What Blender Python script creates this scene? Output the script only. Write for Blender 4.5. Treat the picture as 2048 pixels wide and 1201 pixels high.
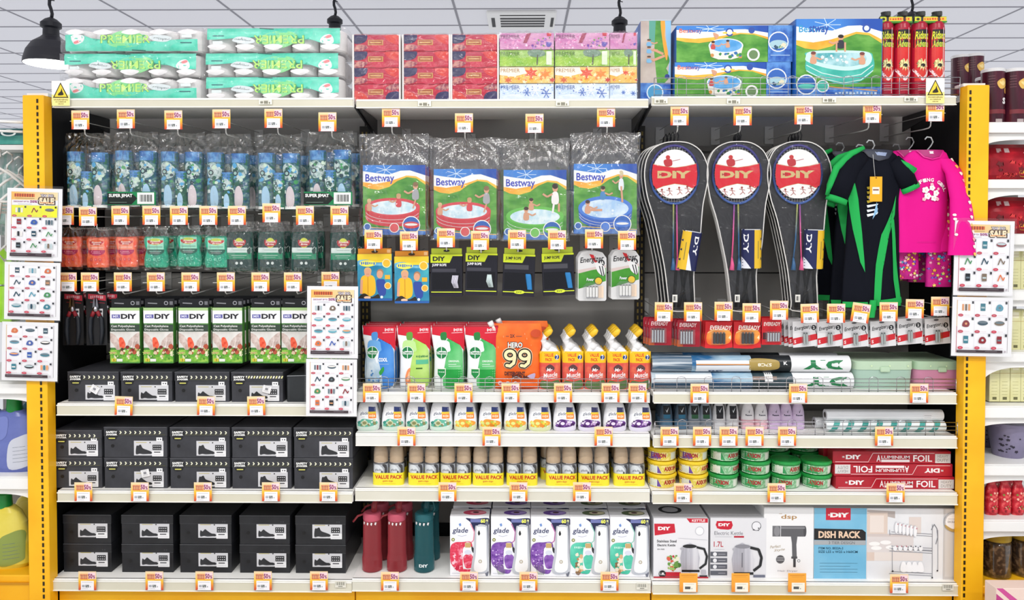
import bpy, bmesh, math, random
from mathutils import Vector, Matrix, noise
for o in list(bpy.data.objects): bpy.data.objects.remove(o)
SC = bpy.context.scene; COL = SC.collection
R = math.radians
# ---------------- camera, world, lights, exposure ----------------
FX = 1500.0
cd = bpy.data.cameras.new('camera'); cam = bpy.data.objects.new('camera', cd); COL.objects.link(cam)
cam.location = (0, 0, 1.55); cam.rotation_euler = (R(90-1.2), 0, R(.67))
cd.sensor_width = 36; cd.lens = FX/2048*36; cd.shift_y = -104.5/2048; cd.clip_start = .05
SC.camera = cam
SC.view_settings.view_transform = 'Standard'; SC.view_settings.look = 'None'
SC.view_settings.gamma = 1; SC.view_settings.use_curve_mapping = False
SC.view_settings.exposure = 0.06
wd = bpy.data.worlds.new('world'); SC.world = wd; wd.use_nodes = True
wd.node_tree.nodes['Background'].inputs[0].default_value = (.93, .95, 1, 1)
wd.node_tree.nodes['Background'].inputs[1].default_value = .74
def area(name, loc, sx, sy, power, rot=(0, 0, 0), col=(1, .985, .96)):
    l = bpy.data.lights.new(name, 'AREA'); l.shape = 'RECTANGLE'; l.size = sx; l.size_y = sy; l.energy = power; l.color = col
    o = bpy.data.objects.new(name, l); o.location = loc; o.rotation_euler = rot; COL.objects.link(o)
for i, (lx, ly) in enumerate([(-2.6, .3), (0, .3), (2.6, .3), (-1.3, -1.2), (1.3, -1.2)]):
    area('ceiling_panel_lamp', (lx, ly, 3.78), 1.3, .1, 46)  # unseen lamps added to light the shelf fronts, narrow for crisp film glints
MROT = cam.rotation_euler.to_matrix(); CP = Vector((0, 0, 1.55))
def ray(px, py): return MROT @ Vector(((px-1024)/FX, -(py-496)/FX, -1))
def at(px, py, Y=3.0):
    d = ray(px, py); return CP + d*(Y/d.y)
def atz(px, py, z):
    d = ray(px, py); return CP + d*((z-1.55)/d.z)
def ZZ(py, Y=3.0, px=1000): return at(px, py, Y).z
def Wd(px, Y=3.0): return px*Y/FX
# ---------------- materials ----------------
def lin(c):
    c = c/255; return c/12.92 if c <= .04045 else ((c+.055)/1.055)**2.4
def hx(s):
    s = s.lstrip('#')
    if len(s) == 3: s = ''.join(k*2 for k in s)
    return tuple(lin(int(s[i:i+2], 16)) for i in (0, 2, 4))+(1,)
MC = {}
def _new(name):
    m = bpy.data.materials.new(name); m.use_nodes = True; nt = m.node_tree
    return m, nt, nt.nodes['Principled BSDF']
def M(c, r=.42, metal=0, coat=0, sp=.4, tr=0, al=1):
    k = (c, r, metal, coat, sp, tr, al)
    if k in MC: return MC[k]
    m, nt, b = _new('m_'+c)
    b.inputs['Base Color'].default_value = hx(c); b.inputs['Roughness'].default_value = r
    b.inputs['Metallic'].default_value = metal; b.inputs['Coat Weight'].default_value = coat
    b.inputs['Specular IOR Level'].default_value = sp; b.inputs['Transmission Weight'].default_value = tr
    b.inputs['Alpha'].default_value = al
    n = nt.nodes.new('ShaderNodeTexNoise'); n.inputs['Scale'].default_value = 60
    mr = nt.nodes.new('ShaderNodeMapRange'); mr.inputs[3].default_value = max(0, r-.05); mr.inputs[4].default_value = min(1, r+.05)
    nt.links.new(n.outputs['Fac'], mr.inputs[0]); nt.links.new(mr.outputs[0], b.inputs['Roughness'])
    MC[k] = m; return m
def MN(c1, c2, scale=20, r=.45, c3=None, lo=.38, hi=.62, det=4, coat=0, st=(1, 1, 1)):
    k = ('n', c1, c2, scale, r, c3, lo, hi, st)
    if k in MC: return MC[k]
    m, nt, b = _new('n_'+c1)
    tc = nt.nodes.new('ShaderNodeTexCoord'); mp = nt.nodes.new('ShaderNodeMapping'); mp.inputs['Scale'].default_value = st
    n = nt.nodes.new('ShaderNodeTexNoise'); n.inputs['Scale'].default_value = scale; n.inputs['Detail'].default_value = det
    cr = nt.nodes.new('ShaderNodeValToRGB'); cr.color_ramp.elements[0].position = lo; cr.color_ramp.elements[1].position = hi
    cr.color_ramp.elements[0].color = hx(c1); cr.color_ramp.elements[1].color = hx(c2)
    if c3: e = cr.color_ramp.elements.new((lo+hi)/2); e.color = hx(c3)
    nt.links.new(tc.outputs['Object'], mp.inputs[0]); nt.links.new(mp.outputs[0], n.inputs['Vector'])
    nt.links.new(n.outputs['Fac'], cr.inputs[0]); nt.links.new(cr.outputs[0], b.inputs['Base Color'])
    b.inputs['Roughness'].default_value = r; b.inputs['Specular IOR Level'].default_value = .35; b.inputs['Coat Weight'].default_value = coat
    MC[k] = m; return m
def MG(stops, z0, z1, r=.45, ax=2):
    """colour bands printed along one axis of the object"""
    k = ('g', tuple(stops), z0, z1, r, ax)
    if k in MC: return MC[k]
    m, nt, b = _new('g_'+stops[0][1])
    tc = nt.nodes.new('ShaderNodeTexCoord'); sx = nt.nodes.new('ShaderNodeSeparateXYZ'); mr = nt.nodes.new('ShaderNodeMapRange')
    mr.inputs[1].default_value = z0; mr.inputs[2].default_value = z1
    cr = nt.nodes.new('ShaderNodeValToRGB')
    while len(cr.color_ramp.elements) < len(stops): cr.color_ramp.elements.new(.5)
    for e, (p, c) in zip(cr.color_ramp.elements, stops): e.position = p; e.color = hx(c)
    nt.links.new(tc.outputs['Object'], sx.inputs[0]); nt.links.new(sx.outputs[ax], mr.inputs[0])
    nt.links.new(mr.outputs[0], cr.inputs[0]); nt.links.new(cr.outputs[0], b.inputs['Base Color'])
    b.inputs['Roughness'].default_value = r; b.inputs['Specular IOR Level'].default_value = .35
    MC[k] = m; return m
def film(tint='ffffff', base=.10, rough=.12, scale=26, bump=.5, dist=2.0, mx_=.42):
    k = ('f', tint, base, rough, scale, bump, mx_)
    if k in MC: return MC[k]
    m = bpy.data.materials.new('clear_film'); m.use_nodes = True; nt = m.node_tree; nt.nodes.clear()
    o = nt.nodes.new('ShaderNodeOutputMaterial'); mx = nt.nodes.new('ShaderNodeMixShader')
    t = nt.nodes.new('ShaderNodeBsdfTransparent'); t.inputs[0].default_value = hx(tint)
    g = nt.nodes.new('ShaderNodeBsdfGlossy'); g.inputs['Roughness'].default_value = rough
    lw = nt.nodes.new('ShaderNodeLayerWeight'); lw.inputs[0].default_value = .35
    mr = nt.nodes.new('ShaderNodeMapRange'); mr.inputs[3].default_value = base; mr.inputs[4].default_value = mx_
    n = nt.nodes.new('ShaderNodeTexNoise'); n.inputs['Scale'].default_value = scale; n.inputs['Detail'].default_value = 3; n.inputs['Distortion'].default_value = dist
    bp = nt.nodes.new('ShaderNodeBump'); bp.inputs['Strength'].default_value = bump; bp.inputs['Distance'].default_value = .02
    tc = nt.nodes.new('ShaderNodeTexCoord')
    L = nt.links.new
    L(tc.outputs['Object'], n.inputs['Vector']); L(n.outputs['Fac'], bp.inputs['Height']); L(bp.outputs[0], g.inputs['Normal']); L(bp.outputs[0], lw.inputs['Normal'])
    L(lw.outputs['Facing'], mr.inputs[0]); L(mr.outputs[0], mx.inputs[0]); L(t.outputs[0], mx.inputs[1]); L(g.outputs[0], mx.inputs[2]); L(mx.outputs[0], o.inputs[0])
    MC[k] = m; return m
def tint(c, a=.35, r=.12):
    """tinted see-through plastic"""
    k = ('t', c, a, r)
    if k in MC: return MC[k]
    m = bpy.data.materials.new('tinted_plastic'); m.use_nodes = True; nt = m.node_tree
    b = nt.nodes['Principled BSDF']; b.inputs['Base Color'].default_value = hx(c); b.inputs['Roughness'].default_value = r
    o = nt.nodes['Material Output']; mx = nt.nodes.new('ShaderNodeMixShader'); t = nt.nodes.new('ShaderNodeBsdfTransparent'); t.inputs[0].default_value = hx(c)
    lw = nt.nodes.new('ShaderNodeLayerWeight'); mr = nt.nodes.new('ShaderNodeMapRange'); mr.inputs[3].default_value = a; mr.inputs[4].default_value = 1
    nt.links.new(lw.outputs['Facing'], mr.inputs[0]); nt.links.new(mr.outputs[0], mx.inputs[0])
    nt.links.new(t.outputs[0], mx.inputs[1]); nt.links.new(b.outputs[0], mx.inputs[2]); nt.links.new(mx.outputs[0], o.inputs[0])
    MC[k] = m; return m
def emit(c, s):
    m = bpy.data.materials.new('glow'); m.use_nodes = True; nt = m.node_tree; b = nt.nodes['Principled BSDF']
    b.inputs['Emission Color'].default_value = hx(c); b.inputs['Emission Strength'].default_value = s; return m
def mm(c): return M(c) if isinstance(c, str) else c
# ---------------- text meshes ----------------
TX = {}
def textmesh(s, b, sh):
    k = (s, b, sh)
    if k not in TX:
        c = bpy.data.curves.new('t', 'FONT'); c.body = s; c.offset = b; c.shear = sh; c.resolution_u = 2
        o = bpy.data.objects.new('t', c); me = bpy.data.meshes.new_from_object(o)
        vs = [(v.co.x, v.co.y) for v in me.vertices]; fs = [tuple(p.vertices) for p in me.polygons]
        bpy.data.objects.remove(o); bpy.data.curves.remove(c); bpy.data.meshes.remove(me)
        x0 = min(v[0] for v in vs); x1 = max(v[0] for v in vs); y0 = min(v[1] for v in vs); y1 = max(v[1] for v in vs)
        TX[k] = ([((x-x0)/(x1-x0), (y-y0)/(y1-y0)) for x, y in vs], fs)
    return TX[k]
# ---------------- mesh builder ----------------
class MB:
    def __init__(s, w=1, h=1, y=0, eps=9e-5, warp=None, maxe=.012):
        s.V = []; s.F = []; s.I = []; s.S = []; s.mats = []; s.w = w; s.h = h; s.y = y; s.L = 0; s.eps = eps; s.warp = warp; s.maxe = maxe
        s.fr = (0, 0, 1, 1); s.z0 = 0; s.x0 = 0
    def mi(s, m):
        m = mm(m)
        if m not in s.mats: s.mats.append(m)
        return s.mats.index(m)
    def add(s, vs, fs, mat, smooth=False):
        b = len(s.V); s.V += [tuple(v) for v in vs]; i = s.mi(mat)
        for f in fs: s.F.append([b+k for k in f]); s.I.append(i); s.S.append(smooth)
    # --- printed artwork: u to the right, v downwards, both 0..1 over the face
    def uv(s, u, v):
        a, b, c, d = s.fr; u = a+(c-a)*u; v = b+(d-b)*v
        return ((u-.5)*s.w+s.x0, (1-v)*s.h+s.z0)
    def frame(s, *f): s.fr = f if f else (0, 0, 1, 1); return s
    def lay(s, pts, mat, step=1):
        s.L += s.eps*step
        if s.warp:
            bm = bmesh.new(); vs = [bm.verts.new((x, 0, z)) for x, z in pts]
            try: f = bm.faces.new(vs)
            except Exception: bm.free(); return
            bmesh.ops.triangulate(bm, faces=bm.faces[:])
            for k in range(5):
                es = [e for e in bm.edges if e.calc_length() > s.maxe]
                if not es: break
                bmesh.ops.subdivide_edges(bm, edges=es, cuts=1); bmesh.ops.triangulate(bm, faces=bm.faces[:])
            bm.verts.index_update()
            s.add([(v.co.x, s.warp(v.co.x, v.co.z)-s.L-2e-4, v.co.z) for v in bm.verts], [[v.index for v in f.verts] for f in bm.faces], mat, True); bm.free()
        else: s.add([(x, s.y-s.L, z) for x, z in pts], [range(len(pts))], mat)
    def p(s, pts, c, step=1): s.lay([s.uv(*q) for q in pts], c, step); return s
    def r(s, u0, v0, u1, v1, c, step=1): return s.p([(u0, v0), (u1, v0), (u1, v1), (u0, v1)], c, step)
    def e(s, cu, cv, ru, rv, c, n=18, a0=0, a1=360, step=1):
        full = a1-a0 >= 360
        k = n if full else n+1
        return s.p([(cu+ru*math.cos(R(a0+(a1-a0)*i/n)), cv+rv*math.sin(R(a0+(a1-a0)*i/n))) for i in range(k)], c, step)
    def c(s, cu, cv, ru, c, n=18):
        x, z = s.uv(cu, cv); a, b, cc, d = s.fr; rr = ru*(cc-a)*s.w
        s.lay([(x+rr*math.cos(R(360*i/n)), z+rr*math.sin(R(360*i/n))) for i in range(n)], c); return s
    def b(s, pts, c, n=5):
        out = []; k = len(pts)
        for i in range(k):
            p0, p1, p2, p3 = pts[i-1], pts[i], pts[(i+1) % k], pts[(i+2) % k]
            for j in range(n):
                t = j/n
                out.append(tuple(.5*((2*p1[q])+(-p0[q]+p2[q])*t+(2*p0[q]-5*p1[q]+4*p2[q]-p3[q])*t*t+(-p0[q]+3*p1[q]-3*p2[q]+p3[q])*t**3) for q in (0, 1)))
        out = [(min(1, max(0, u)), min(1, max(0, v))) for u, v in out]
        return s.p(out, c)
    def l(s, pts, wd, c):
        q = [s.uv(*a) for a in pts]; s.L += s.eps
        L0 = s.L; s.L -= s.eps
        for i, ((x0, z0), (x1, z1)) in enumerate(zip(q, q[1:])):
            dx, dz = x1-x0, z1-z0; n = math.hypot(dx, dz) or 1; nx, nz = -dz/n*wd/2, dx/n*wd/2
            s.lay([(x0+nx, z0+nz), (x1+nx, z1+nz), (x1-nx, z1-nz), (x0-nx, z0-nz)], c, .25)
        return s
    def t(s, st, u0, v0, u1, v1, c, b=.0, sh=0, rot=0, ang=0):
        vs, fs = textmesh(st, b, sh); s.L += s.eps; out = []
        xm, zm = s.uv((u0+u1)/2, (v0+v1)/2)
        ca, sa = math.cos(R(ang)), math.sin(R(ang))
        for x, y in vs:
            if rot: x, y = 1-x, 1-y
            X, Z = s.uv(u0+(u1-u0)*x, v1+(v0-v1)*y)
            if ang: dx, dz = X-xm, Z-zm; X, Z = xm+dx*ca-dz*sa, zm+dx*sa+dz*ca
            out.append((X, (s.warp(X, Z)-2e-4 if s.warp else s.y)-s.L, Z))
        s.add(out, fs, c); return s
    def g(s, u0, v0, u1, v1, c, n=6):
        rd = random.Random(int(u0*99)+n); w = (u1-u0)/n
        for i in range(n): s.r(u0+i*w+w*.12, v0+(v1-v0)*rd.uniform(0, .3), u0+i*w+w*rd.uniform(.6, .9), v1-(v1-v0)*rd.uniform(0, .25), c, .2)
        return s
    def sc(s, u0, v0, u1, v1, cols, n, smin, smax, kind='blob', seed=1, clip=None):
        rd = random.Random(seed)
        asp = s.w*(s.fr[2]-s.fr[0])/max(1e-6, s.h*(s.fr[3]-s.fr[1]))
        for i in range(n):
            u = rd.uniform(u0, u1); v = rd.uniform(v0, v1)
            if clip and not clip(u, v): continue
            z = rd.uniform(smin, smax); a = rd.uniform(0, 6.28); k = {'blob': 7, 'leaf': 10, 'petal': 10, 'streak': 4, 'star': 12}[kind]; pts = []
            for j in range(k):
                t = a+6.2832*j/k
                rr = z*(rd.uniform(.7, 1.1) if kind == 'blob' else (1 if j % 2 else .45) if kind in ('leaf', 'star') else (.9 if j % 2 else .6))
                if kind == 'streak': pts = [(u-z*.25, v), (u, v-z*asp*1.6), (u+z*.25, v), (u+z*.1, v+z*asp)]; break
                pts.append((u+rr*math.cos(t), v+rr*math.sin(t)*asp))
            s.p(pts, rd.choice(cols), .22)
        return s
    # --- solids
    def box(s, x0, x1, y0, y1, z0, z1, mat, bev=0, seg=1):
        if not bev:
            v = [(x, y, z) for z in (z0, z1) for y in (y0, y1) for x in (x0, x1)]
            s.add(v, [(0, 2, 3, 1), (4, 5, 7, 6), (0, 1, 5, 4), (1, 3, 7, 5), (3, 2, 6, 7), (2, 0, 4, 6)], mat); return s
        bm = bmesh.new(); bmesh.ops.create_cube(bm, size=1)
        for v in bm.verts: v.co = Vector(((x0+x1)/2+v.co.x*(x1-x0), (y0+y1)/2+v.co.y*(y1-y0), (z0+z1)/2+v.co.z*(z1-z0)))
        bmesh.ops.bevel(bm, geom=bm.edges[:], offset=bev, segments=seg, affect='EDGES', profile=.5)
        bm.verts.index_update(); s.add([v.co[:] for v in bm.verts], [[v.index for v in f.verts] for f in bm.faces], mat, seg > 1); bm.free(); return s
    def rings(s, lv, mat, n=24, ex=2, cap=(1, 1), smooth=True):
        P = []
        for (z, cx, cy, a, b) in lv:
            for i in range(n):
                t = 6.283185*i/n; c, d = math.cos(t), math.sin(t)
                P.append((cx+a*math.copysign(abs(c)**(2/ex), c), cy+b*math.copysign(abs(d)**(2/ex), d), z))
        for k in range(len(lv)-1):
            m = mat[min(k, len(mat)-1)] if isinstance(mat, (list, tuple)) else mat
            s.add(P[k*n:(k+2)*n], [(i, (i+1) % n, n+(i+1) % n, n+i) for i in range(n)], m, smooth)
        m0 = mat[0] if isinstance(mat, (list, tuple)) else mat; m1 = mat[-1] if isinstance(mat, (list, tuple)) else mat
        if cap[0]: s.add(P[:n], [list(range(n))[::-1]], m0)
        if cap[1]: s.add(P[-n:], [range(n)], m1)
        return s
    def lathe(s, prof, mat, n=28, cx=0, cy=0, cap=(1, 1)): return s.rings([(z, cx, cy, r_, r_) for r_, z in prof], mat, n, 2, cap)
    def tube(s, pts, r, mat, n=6, cyc=False):
        pts = [Vector(p) for p in pts]; P = []; k = len(pts)
        for i, p in enumerate(pts):
            a = pts[i-1] if (i or cyc) else p; b = pts[(i+1) % k] if (i < k-1 or cyc) else p
            d = (b-a).normalized(); up = Vector((0, 0, 1)) if abs(d.z) < .95 else Vector((0, 1, 0))
            x = d.cross(up).normalized(); y = d.cross(x)
            rr = r[i] if isinstance(r, (list, tuple)) else r
            P += [tuple(p+(x*math.cos(6.2832*j/n)+y*math.sin(6.2832*j/n))*rr) for j in range(n)]
        fs = []
        for i in range(k if cyc else k-1):
            i2 = (i+1) % k
            fs += [(i*n+j, i*n+(j+1) % n, i2*n+(j+1) % n, i2*n+j) for j in range(n)]
        if not cyc: fs += [list(range(n))[::-1], [(k-1)*n+j for j in range(n)]]
        s.add(P, fs, mat, True); return s
    def prism(s, pts, y0, y1, mat, smooth=False):
        """outline in x,z given depth"""
        n = len(pts)
        s.add([(x, y0, z) for x, z in pts]+[(x, y1, z) for x, z in pts],
              [list(range(n))[::-1], list(range(n, 2*n))]+[(i, (i+1) % n, n+(i+1) % n, n+i) for i in range(n)], mat, smooth); return s
    def sheet(s, fn, nu, nv, mat):
        s.add([fn(i/nu, j/nv) for j in range(nv+1) for i in range(nu+1)],
              [(j*(nu+1)+i, j*(nu+1)+i+1, (j+1)*(nu+1)+i+1, (j+1)*(nu+1)+i) for j in range(nv) for i in range(nu)], mat, True); return s
    def build(s, name, parent=None, loc=(0, 0, 0), rot=None):
        me = bpy.data.meshes.new(name); me.from_pydata(s.V, [], s.F)
        for m in s.mats: me.materials.append(m)
        me.polygons.foreach_set('material_index', s.I); me.polygons.foreach_set('use_smooth', s.S)
        bm = bmesh.new(); bm.from_mesh(me); bmesh.ops.recalc_face_normals(bm, faces=bm.faces[:]) if not s.L else None; bm.to_mesh(me); bm.free()
        me.update(); o = bpy.data.objects.new(name, me); COL.objects.link(o); o.location = loc
        if rot: o.rotation_euler = rot
        if parent: o.parent = parent
        return o
def surf(lv, ex=2):
    """front surface y(x, z) of a ring-built body"""
    def fn(x, z):
        a = lv[0]; b = lv[-1]
        for p, q in zip(lv, lv[1:]):
            if (p[0] <= z <= q[0]) or (p[0] >= z >= q[0]): a, b = p, q; break
        t = 0 if b[0] == a[0] else max(0, min(1, (z-a[0])/(b[0]-a[0])))
        cx, cy, A, B = [a[i]+(b[i]-a[i])*t for i in (1, 2, 3, 4)]
        k = min(.985, abs(x-cx)/max(A, 1e-6)); return cy-B*(1-k**ex)**(1/ex)
    return fn
def empty(name, loc=(0, 0, 0), rz=0):
    o = bpy.data.objects.new(name, None); o.empty_display_size = .05; COL.objects.link(o); o.location = loc; o.rotation_euler.z = rz; return o
def tag(o, label, cat, group=None, kind=None):
    if label: o['label'] = label
    if cat: o['category'] = cat
    if group: o['group'] = group
    if kind: o['kind'] = kind
    return o
def struct(o): o['kind'] = 'structure'; return o
def copytree(o, parent=None):
    c = o.copy(); COL.objects.link(c)
    if parent: c.parent = parent
    for ch in list(o.children): copytree(ch, c)
    return c
PRO = {}
def inst(key, fn, loc, label, cat, group=None, rz=0, ry=0, rx=0, sc=None):
    o = copytree(PRO[key]) if key in PRO else fn()
    PRO.setdefault(key, o)
    o.location = loc; o.rotation_euler = (rx, ry, rz)
    if sc: o.scale = sc
    for k in ('group', 'kind'):
        if k in o: del o[k]
    return tag(o, label, cat, group)
ORD = ['first', 'second', 'third', 'fourth', 'fifth', 'sixth', 'seventh', 'eighth', 'ninth', 'tenth', 'eleventh', 'twelfth']
def nth(i, n):
    if i == 0: return 'leftmost'
    if i == n-1: return 'rightmost'
    return ORD[i]+' from the left'
WHITE = 'f4f4f2'
# ---------------- room ----------------
CZ = 3.85
b = MB(); b.box(-16, 16, -5, 28, CZ, CZ+.1, M('f2f1f5', .8))
gx0 = atz(905, 0, CZ).x; gdx = (atz(1375, 0, CZ).x-gx0)/2
gy0 = atz(1041, 50, CZ).y; gdy = atz(1041, 50, CZ).y-atz(1041, 17, CZ).y
bar = M('96959c', .7)
for k in range(-13, 14): b.box(gx0+k*gdx-.012, gx0+k*gdx+.012, -5, 28, CZ-.004, CZ, bar)
k = -14
while gy0+k*gdy < 28:
    if gy0+k*gdy > -5: b.box(-16, 16, gy0+k*gdy-.012, gy0+k*gdy+.012, CZ-.005, CZ, bar)
    k += 1
struct(b.build('ceiling'))
b = MB(); b.box(-4.5, 4.5, -2, 5.5, -.1, 0, MN('d6d3cd', 'e4e1db', 3, .35)); struct(b.build('floor'))
# troffer housings with glowing diffusers, unseen, put in around the added aisle lamps
for i, (lx, ly) in enumerate([(-2.6, .3), (0, .3), (2.6, .3), (-1.3, -1.2), (1.3, -1.2)]):
    def mk():
        r_ = empty('added_light_panel'); b = MB()
        for a in ((-.7, .7, -.3, -.26), (-.7, .7, .26, .3), (-.7, -.66, -.26, .26), (.66, .7, -.26, .26)): b.box(a[0], a[1], a[2], a[3], -.05, 0, M('f0f0f0', .5))
        b.build('frame', r_); b = MB(); b.box(-.66, .66, -.26, .26, -.02, -.005, emit('ffffff', 2)); b.build('diffuser', r_); return r_
    inst('troffer', mk, (lx, ly, CZ), 'added white light panel on the ceiling over the aisle, out of the frame', 'light', 'added aisle lights')
# air conditioner in the ceiling
ac = empty('ceiling_air_conditioner'); A0 = at(1043, 42, 4.6); tag(ac, 'white ceiling air conditioner grille above the tissue boxes', 'air conditioner')
p0 = atz(978, 60, CZ-.03); p1 = atz(1108, 60, CZ-.03); q0 = atz(1041, 26, CZ-.03)
acy0, acy1 = q0.y-0.0, p0.y; acx0, acx1 = p0.x, p1.x
ac.location = ((acx0+acx1)/2, (acy0+acy1)/2, CZ); hw = (acx1-acx0)/2; hd = abs(acy1-acy0)/2
b = MB(); b.box(-hw, hw, -hd, hd, -.03, 0, M('f2f1ee', .6), .01); b.build('housing', ac)
for k, (y0, y1, x0, x1) in enumerate([(-.78, -.7, -.62, .68), (-.45, -.3, -.62, .68), (-.15, 0, -.62, .68), (.15, .3, -.62, .68), (.45, .6, -.62, .68), (-.45, .6, -.88, -.78), (-.45, .6, .86, .94)]):
    b = MB(); b.box(x0*hw, x1*hw, y0*hd, y1*hd, -.034, -.028, M('3a3a3a', .6)); b.build('vent_slot', ac)
# pendant lamps
def pendant():
    r_ = empty('pendant_lamp'); bk = M('22232a', .45)
    b = MB(); b.lathe([(.175, 0), (.172, .03), (.155, .09), (.12, .145), (.065, .185), (.062, .19)], M('2f2f36', .45), 32, cap=(0, 0))
    b.lathe([(.170, .001), (.167, .03), (.150, .088), (.115, .141), (.06, .18)], M('f5f5f5', .5), 32, cap=(0, 1)); b.build('shade', r_)
    b = MB(); b.lathe([(.062, .185), (.052, .2), (.05, .245), (.066, .255), (.066, .285), (.04, .31), (.012, .325)], bk, 20); b.build('lamp_holder', r_)
    b = MB(); b.lathe([(.01, .0), (.1, .004), (.155, .022), (.16, .03)], emit('fffdf5', 9), 24); b.build('bulb', r_)
    b = MB()
    pts = [(.008*math.sin(i*1.3), .006*math.cos(i*1.1), .32+i*.03) for i in range(9)]; b.tube(pts, .012, bk, 6)
    b.tube([(0, 0, .5), (0, 0, 1.6)], .005, M('44444a'), 5)
    b.tube([(.02+.03*math.cos(t*.7), 0, .47+.03*math.sin(t*.7)) for t in range(8)], .004, bk, 5); b.build('cable', r_)
    return r_
for (px, py, Y, lb) in [(103, 129, 5.2, 'black pendant lamp with glowing white underside beside the toilet paper'), (670, 106, 6.5, 'black pendant lamp half hidden behind the second toilet paper stack'),
                        (1239, 112, 6.2, 'black pendant lamp rising behind the seasonal tissue boxes'), (1823, 100, 6.4, 'black pendant lamp behind the insect spray cans')]:
    c = at(px, py, Y); inst('pend', pendant, c, lb, 'lamp', 'pendant lamps')
    l = bpy.data.lights.new('pendant_glow', 'POINT'); l.energy = 10; l.shadow_soft_size = .1; o = bpy.data.objects.new('pendant_glow', l); o.location = c+Vector((0, 0, -.05)); COL.objects.link(o)
# ---------------- gondola ----------------
YB = 3.45
yel = MN('f6b214', 'fcc01e', 4, .4); blk = M('0b0c10', .6); grey = MN('94928e', '9e9c98', 3, .6)
gf = empty('shelving_gondola', (0, 3.2, 0)); tag(gf, 'long supermarket shelving unit with yellow end posts, grey back and black sides', 'shelving')
XL0, XL1 = at(51, 700, 2.97).x, at(93, 700, 2.97).x; XR0, XR1 = at(1929, 700, 2.97).x, at(1973, 700, 2.97).x
def loc3(b): # gondola part builder offset
    b.V = [(x, y-3.2, z) for x, y, z in b.V]; return b
for (x0, x1, pt, sx) in ((XL0, XL1, 188, .72), (XR0, XR1, 172, .12)):
    zt = ZZ(pt, 2.97); b = MB(); b.box(x0, x1, 2.97, 3.026, 0, zt, yel, .003)
    zz = .02; xs = x0+(x1-x0)*sx
    while zz < zt-.03:
        b.box(xs-.004, xs+.004, 2.9690, 2.975, zz, zz+.016, M('2a1e05')); zz += .0262
    b.box(x0, x1, 3.0, 3.06, zt, zt+.012, M('e8e8e4')); loc3(b).build('yellow_post', gf)
ztop = ZZ(222, 3.0)
for x0, x1 in ((XL1-.045, XL1-.03), (XR0+.03, XR0+.045)):
    b = MB(); b.box(x0, x1, 3.027, YB+.03, 0, ZZ(204, 3.05), blk); b.box(min(x0, x1)+(.0 if x0 > 0 else -.0), max(x0, x1), 3.0265, 3.03, 0, ZZ(204, 3.05), blk); loc3(b).build('side_panel', gf)
    b = MB(); b.box(x0, x1, 3.0, YB, ZZ(204, 3.05), ZZ(200, 3.05), M('e8e8e4')); loc3(b).build('side_panel_cap', gf)
bx = [at(100, 600, YB).x-.35, at(732, 600, YB).x, at(1278, 600, YB).x, at(1900, 600, YB).x+.3]
bx[0] = XL1-.03; bx[3] = XR0+.03
for i in range(3):
    b = MB(); z = .2
    b.box(bx[i], bx[i+1], YB+.012, YB+.03, 0, ztop+.08, blk)
    for z0, z1 in ((.2, .62), (.625, .98), (.985, 1.36), (1.365, 1.74), (1.745, 1.925), (1.93, ztop+.075)):
        b.box(bx[i]+.002, bx[i+1]-.002, YB, YB+.012, z0, z1, grey, .002)
    if i == 0: b.box(bx[0]-.004, bx[0]+.001, YB-.004, YB+.03, 0, ztop+.05, blk)
    if i == 2: b.box(bx[3]-.001, bx[3]+.004, YB-.004, YB+.03, 0, ztop+.05, blk)
    loc3(b).build('back_panel', gf)
    # horizontal hook rail
    b = MB(); zr = 1.915; b.box(bx[i]+.02, bx[i+1]-.02, YB-.03, YB-.012, zr, zr+.028, M('6f6d6a', .5), .003)
    for k in range(5):
        xx = bx[i]+.12+k*(bx[i+1]-bx[i]-.24)/4; b.box(xx-.02, xx+.02, YB-.034, YB, zr-.006, zr+.034, M('7a7875', .5), .003)
    loc3(b).build('hook_rail', gf)
for x in (bx[1], bx[2]):
    b = MB(); b.box(x-.022, x+.022, YB-.02, YB+.02, 0, ztop, M('24221f'))
    zz = .1
    while zz < ztop-.02:
        for dx in (-.009, .009): b.box(x+dx-.0035, x+dx+.0035, YB-.021, YB-.019, zz, zz+.018, M('8d7838'))
        zz += .03
    loc3(b).build('slotted_upright', gf)
for (a, c_) in ((XL1, at(706, 1190, 3).x), (at(708, 1190, 3).x, at(1303, 1190, 3).x), (at(1306, 1190, 3).x, XR0)):
    b = MB(); b.box(a, c_, 3.03, 3.06, 0, ZZ(1184, 3.0), yel, .003); loc3(b).build('yellow_plinth', gf)
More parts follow.
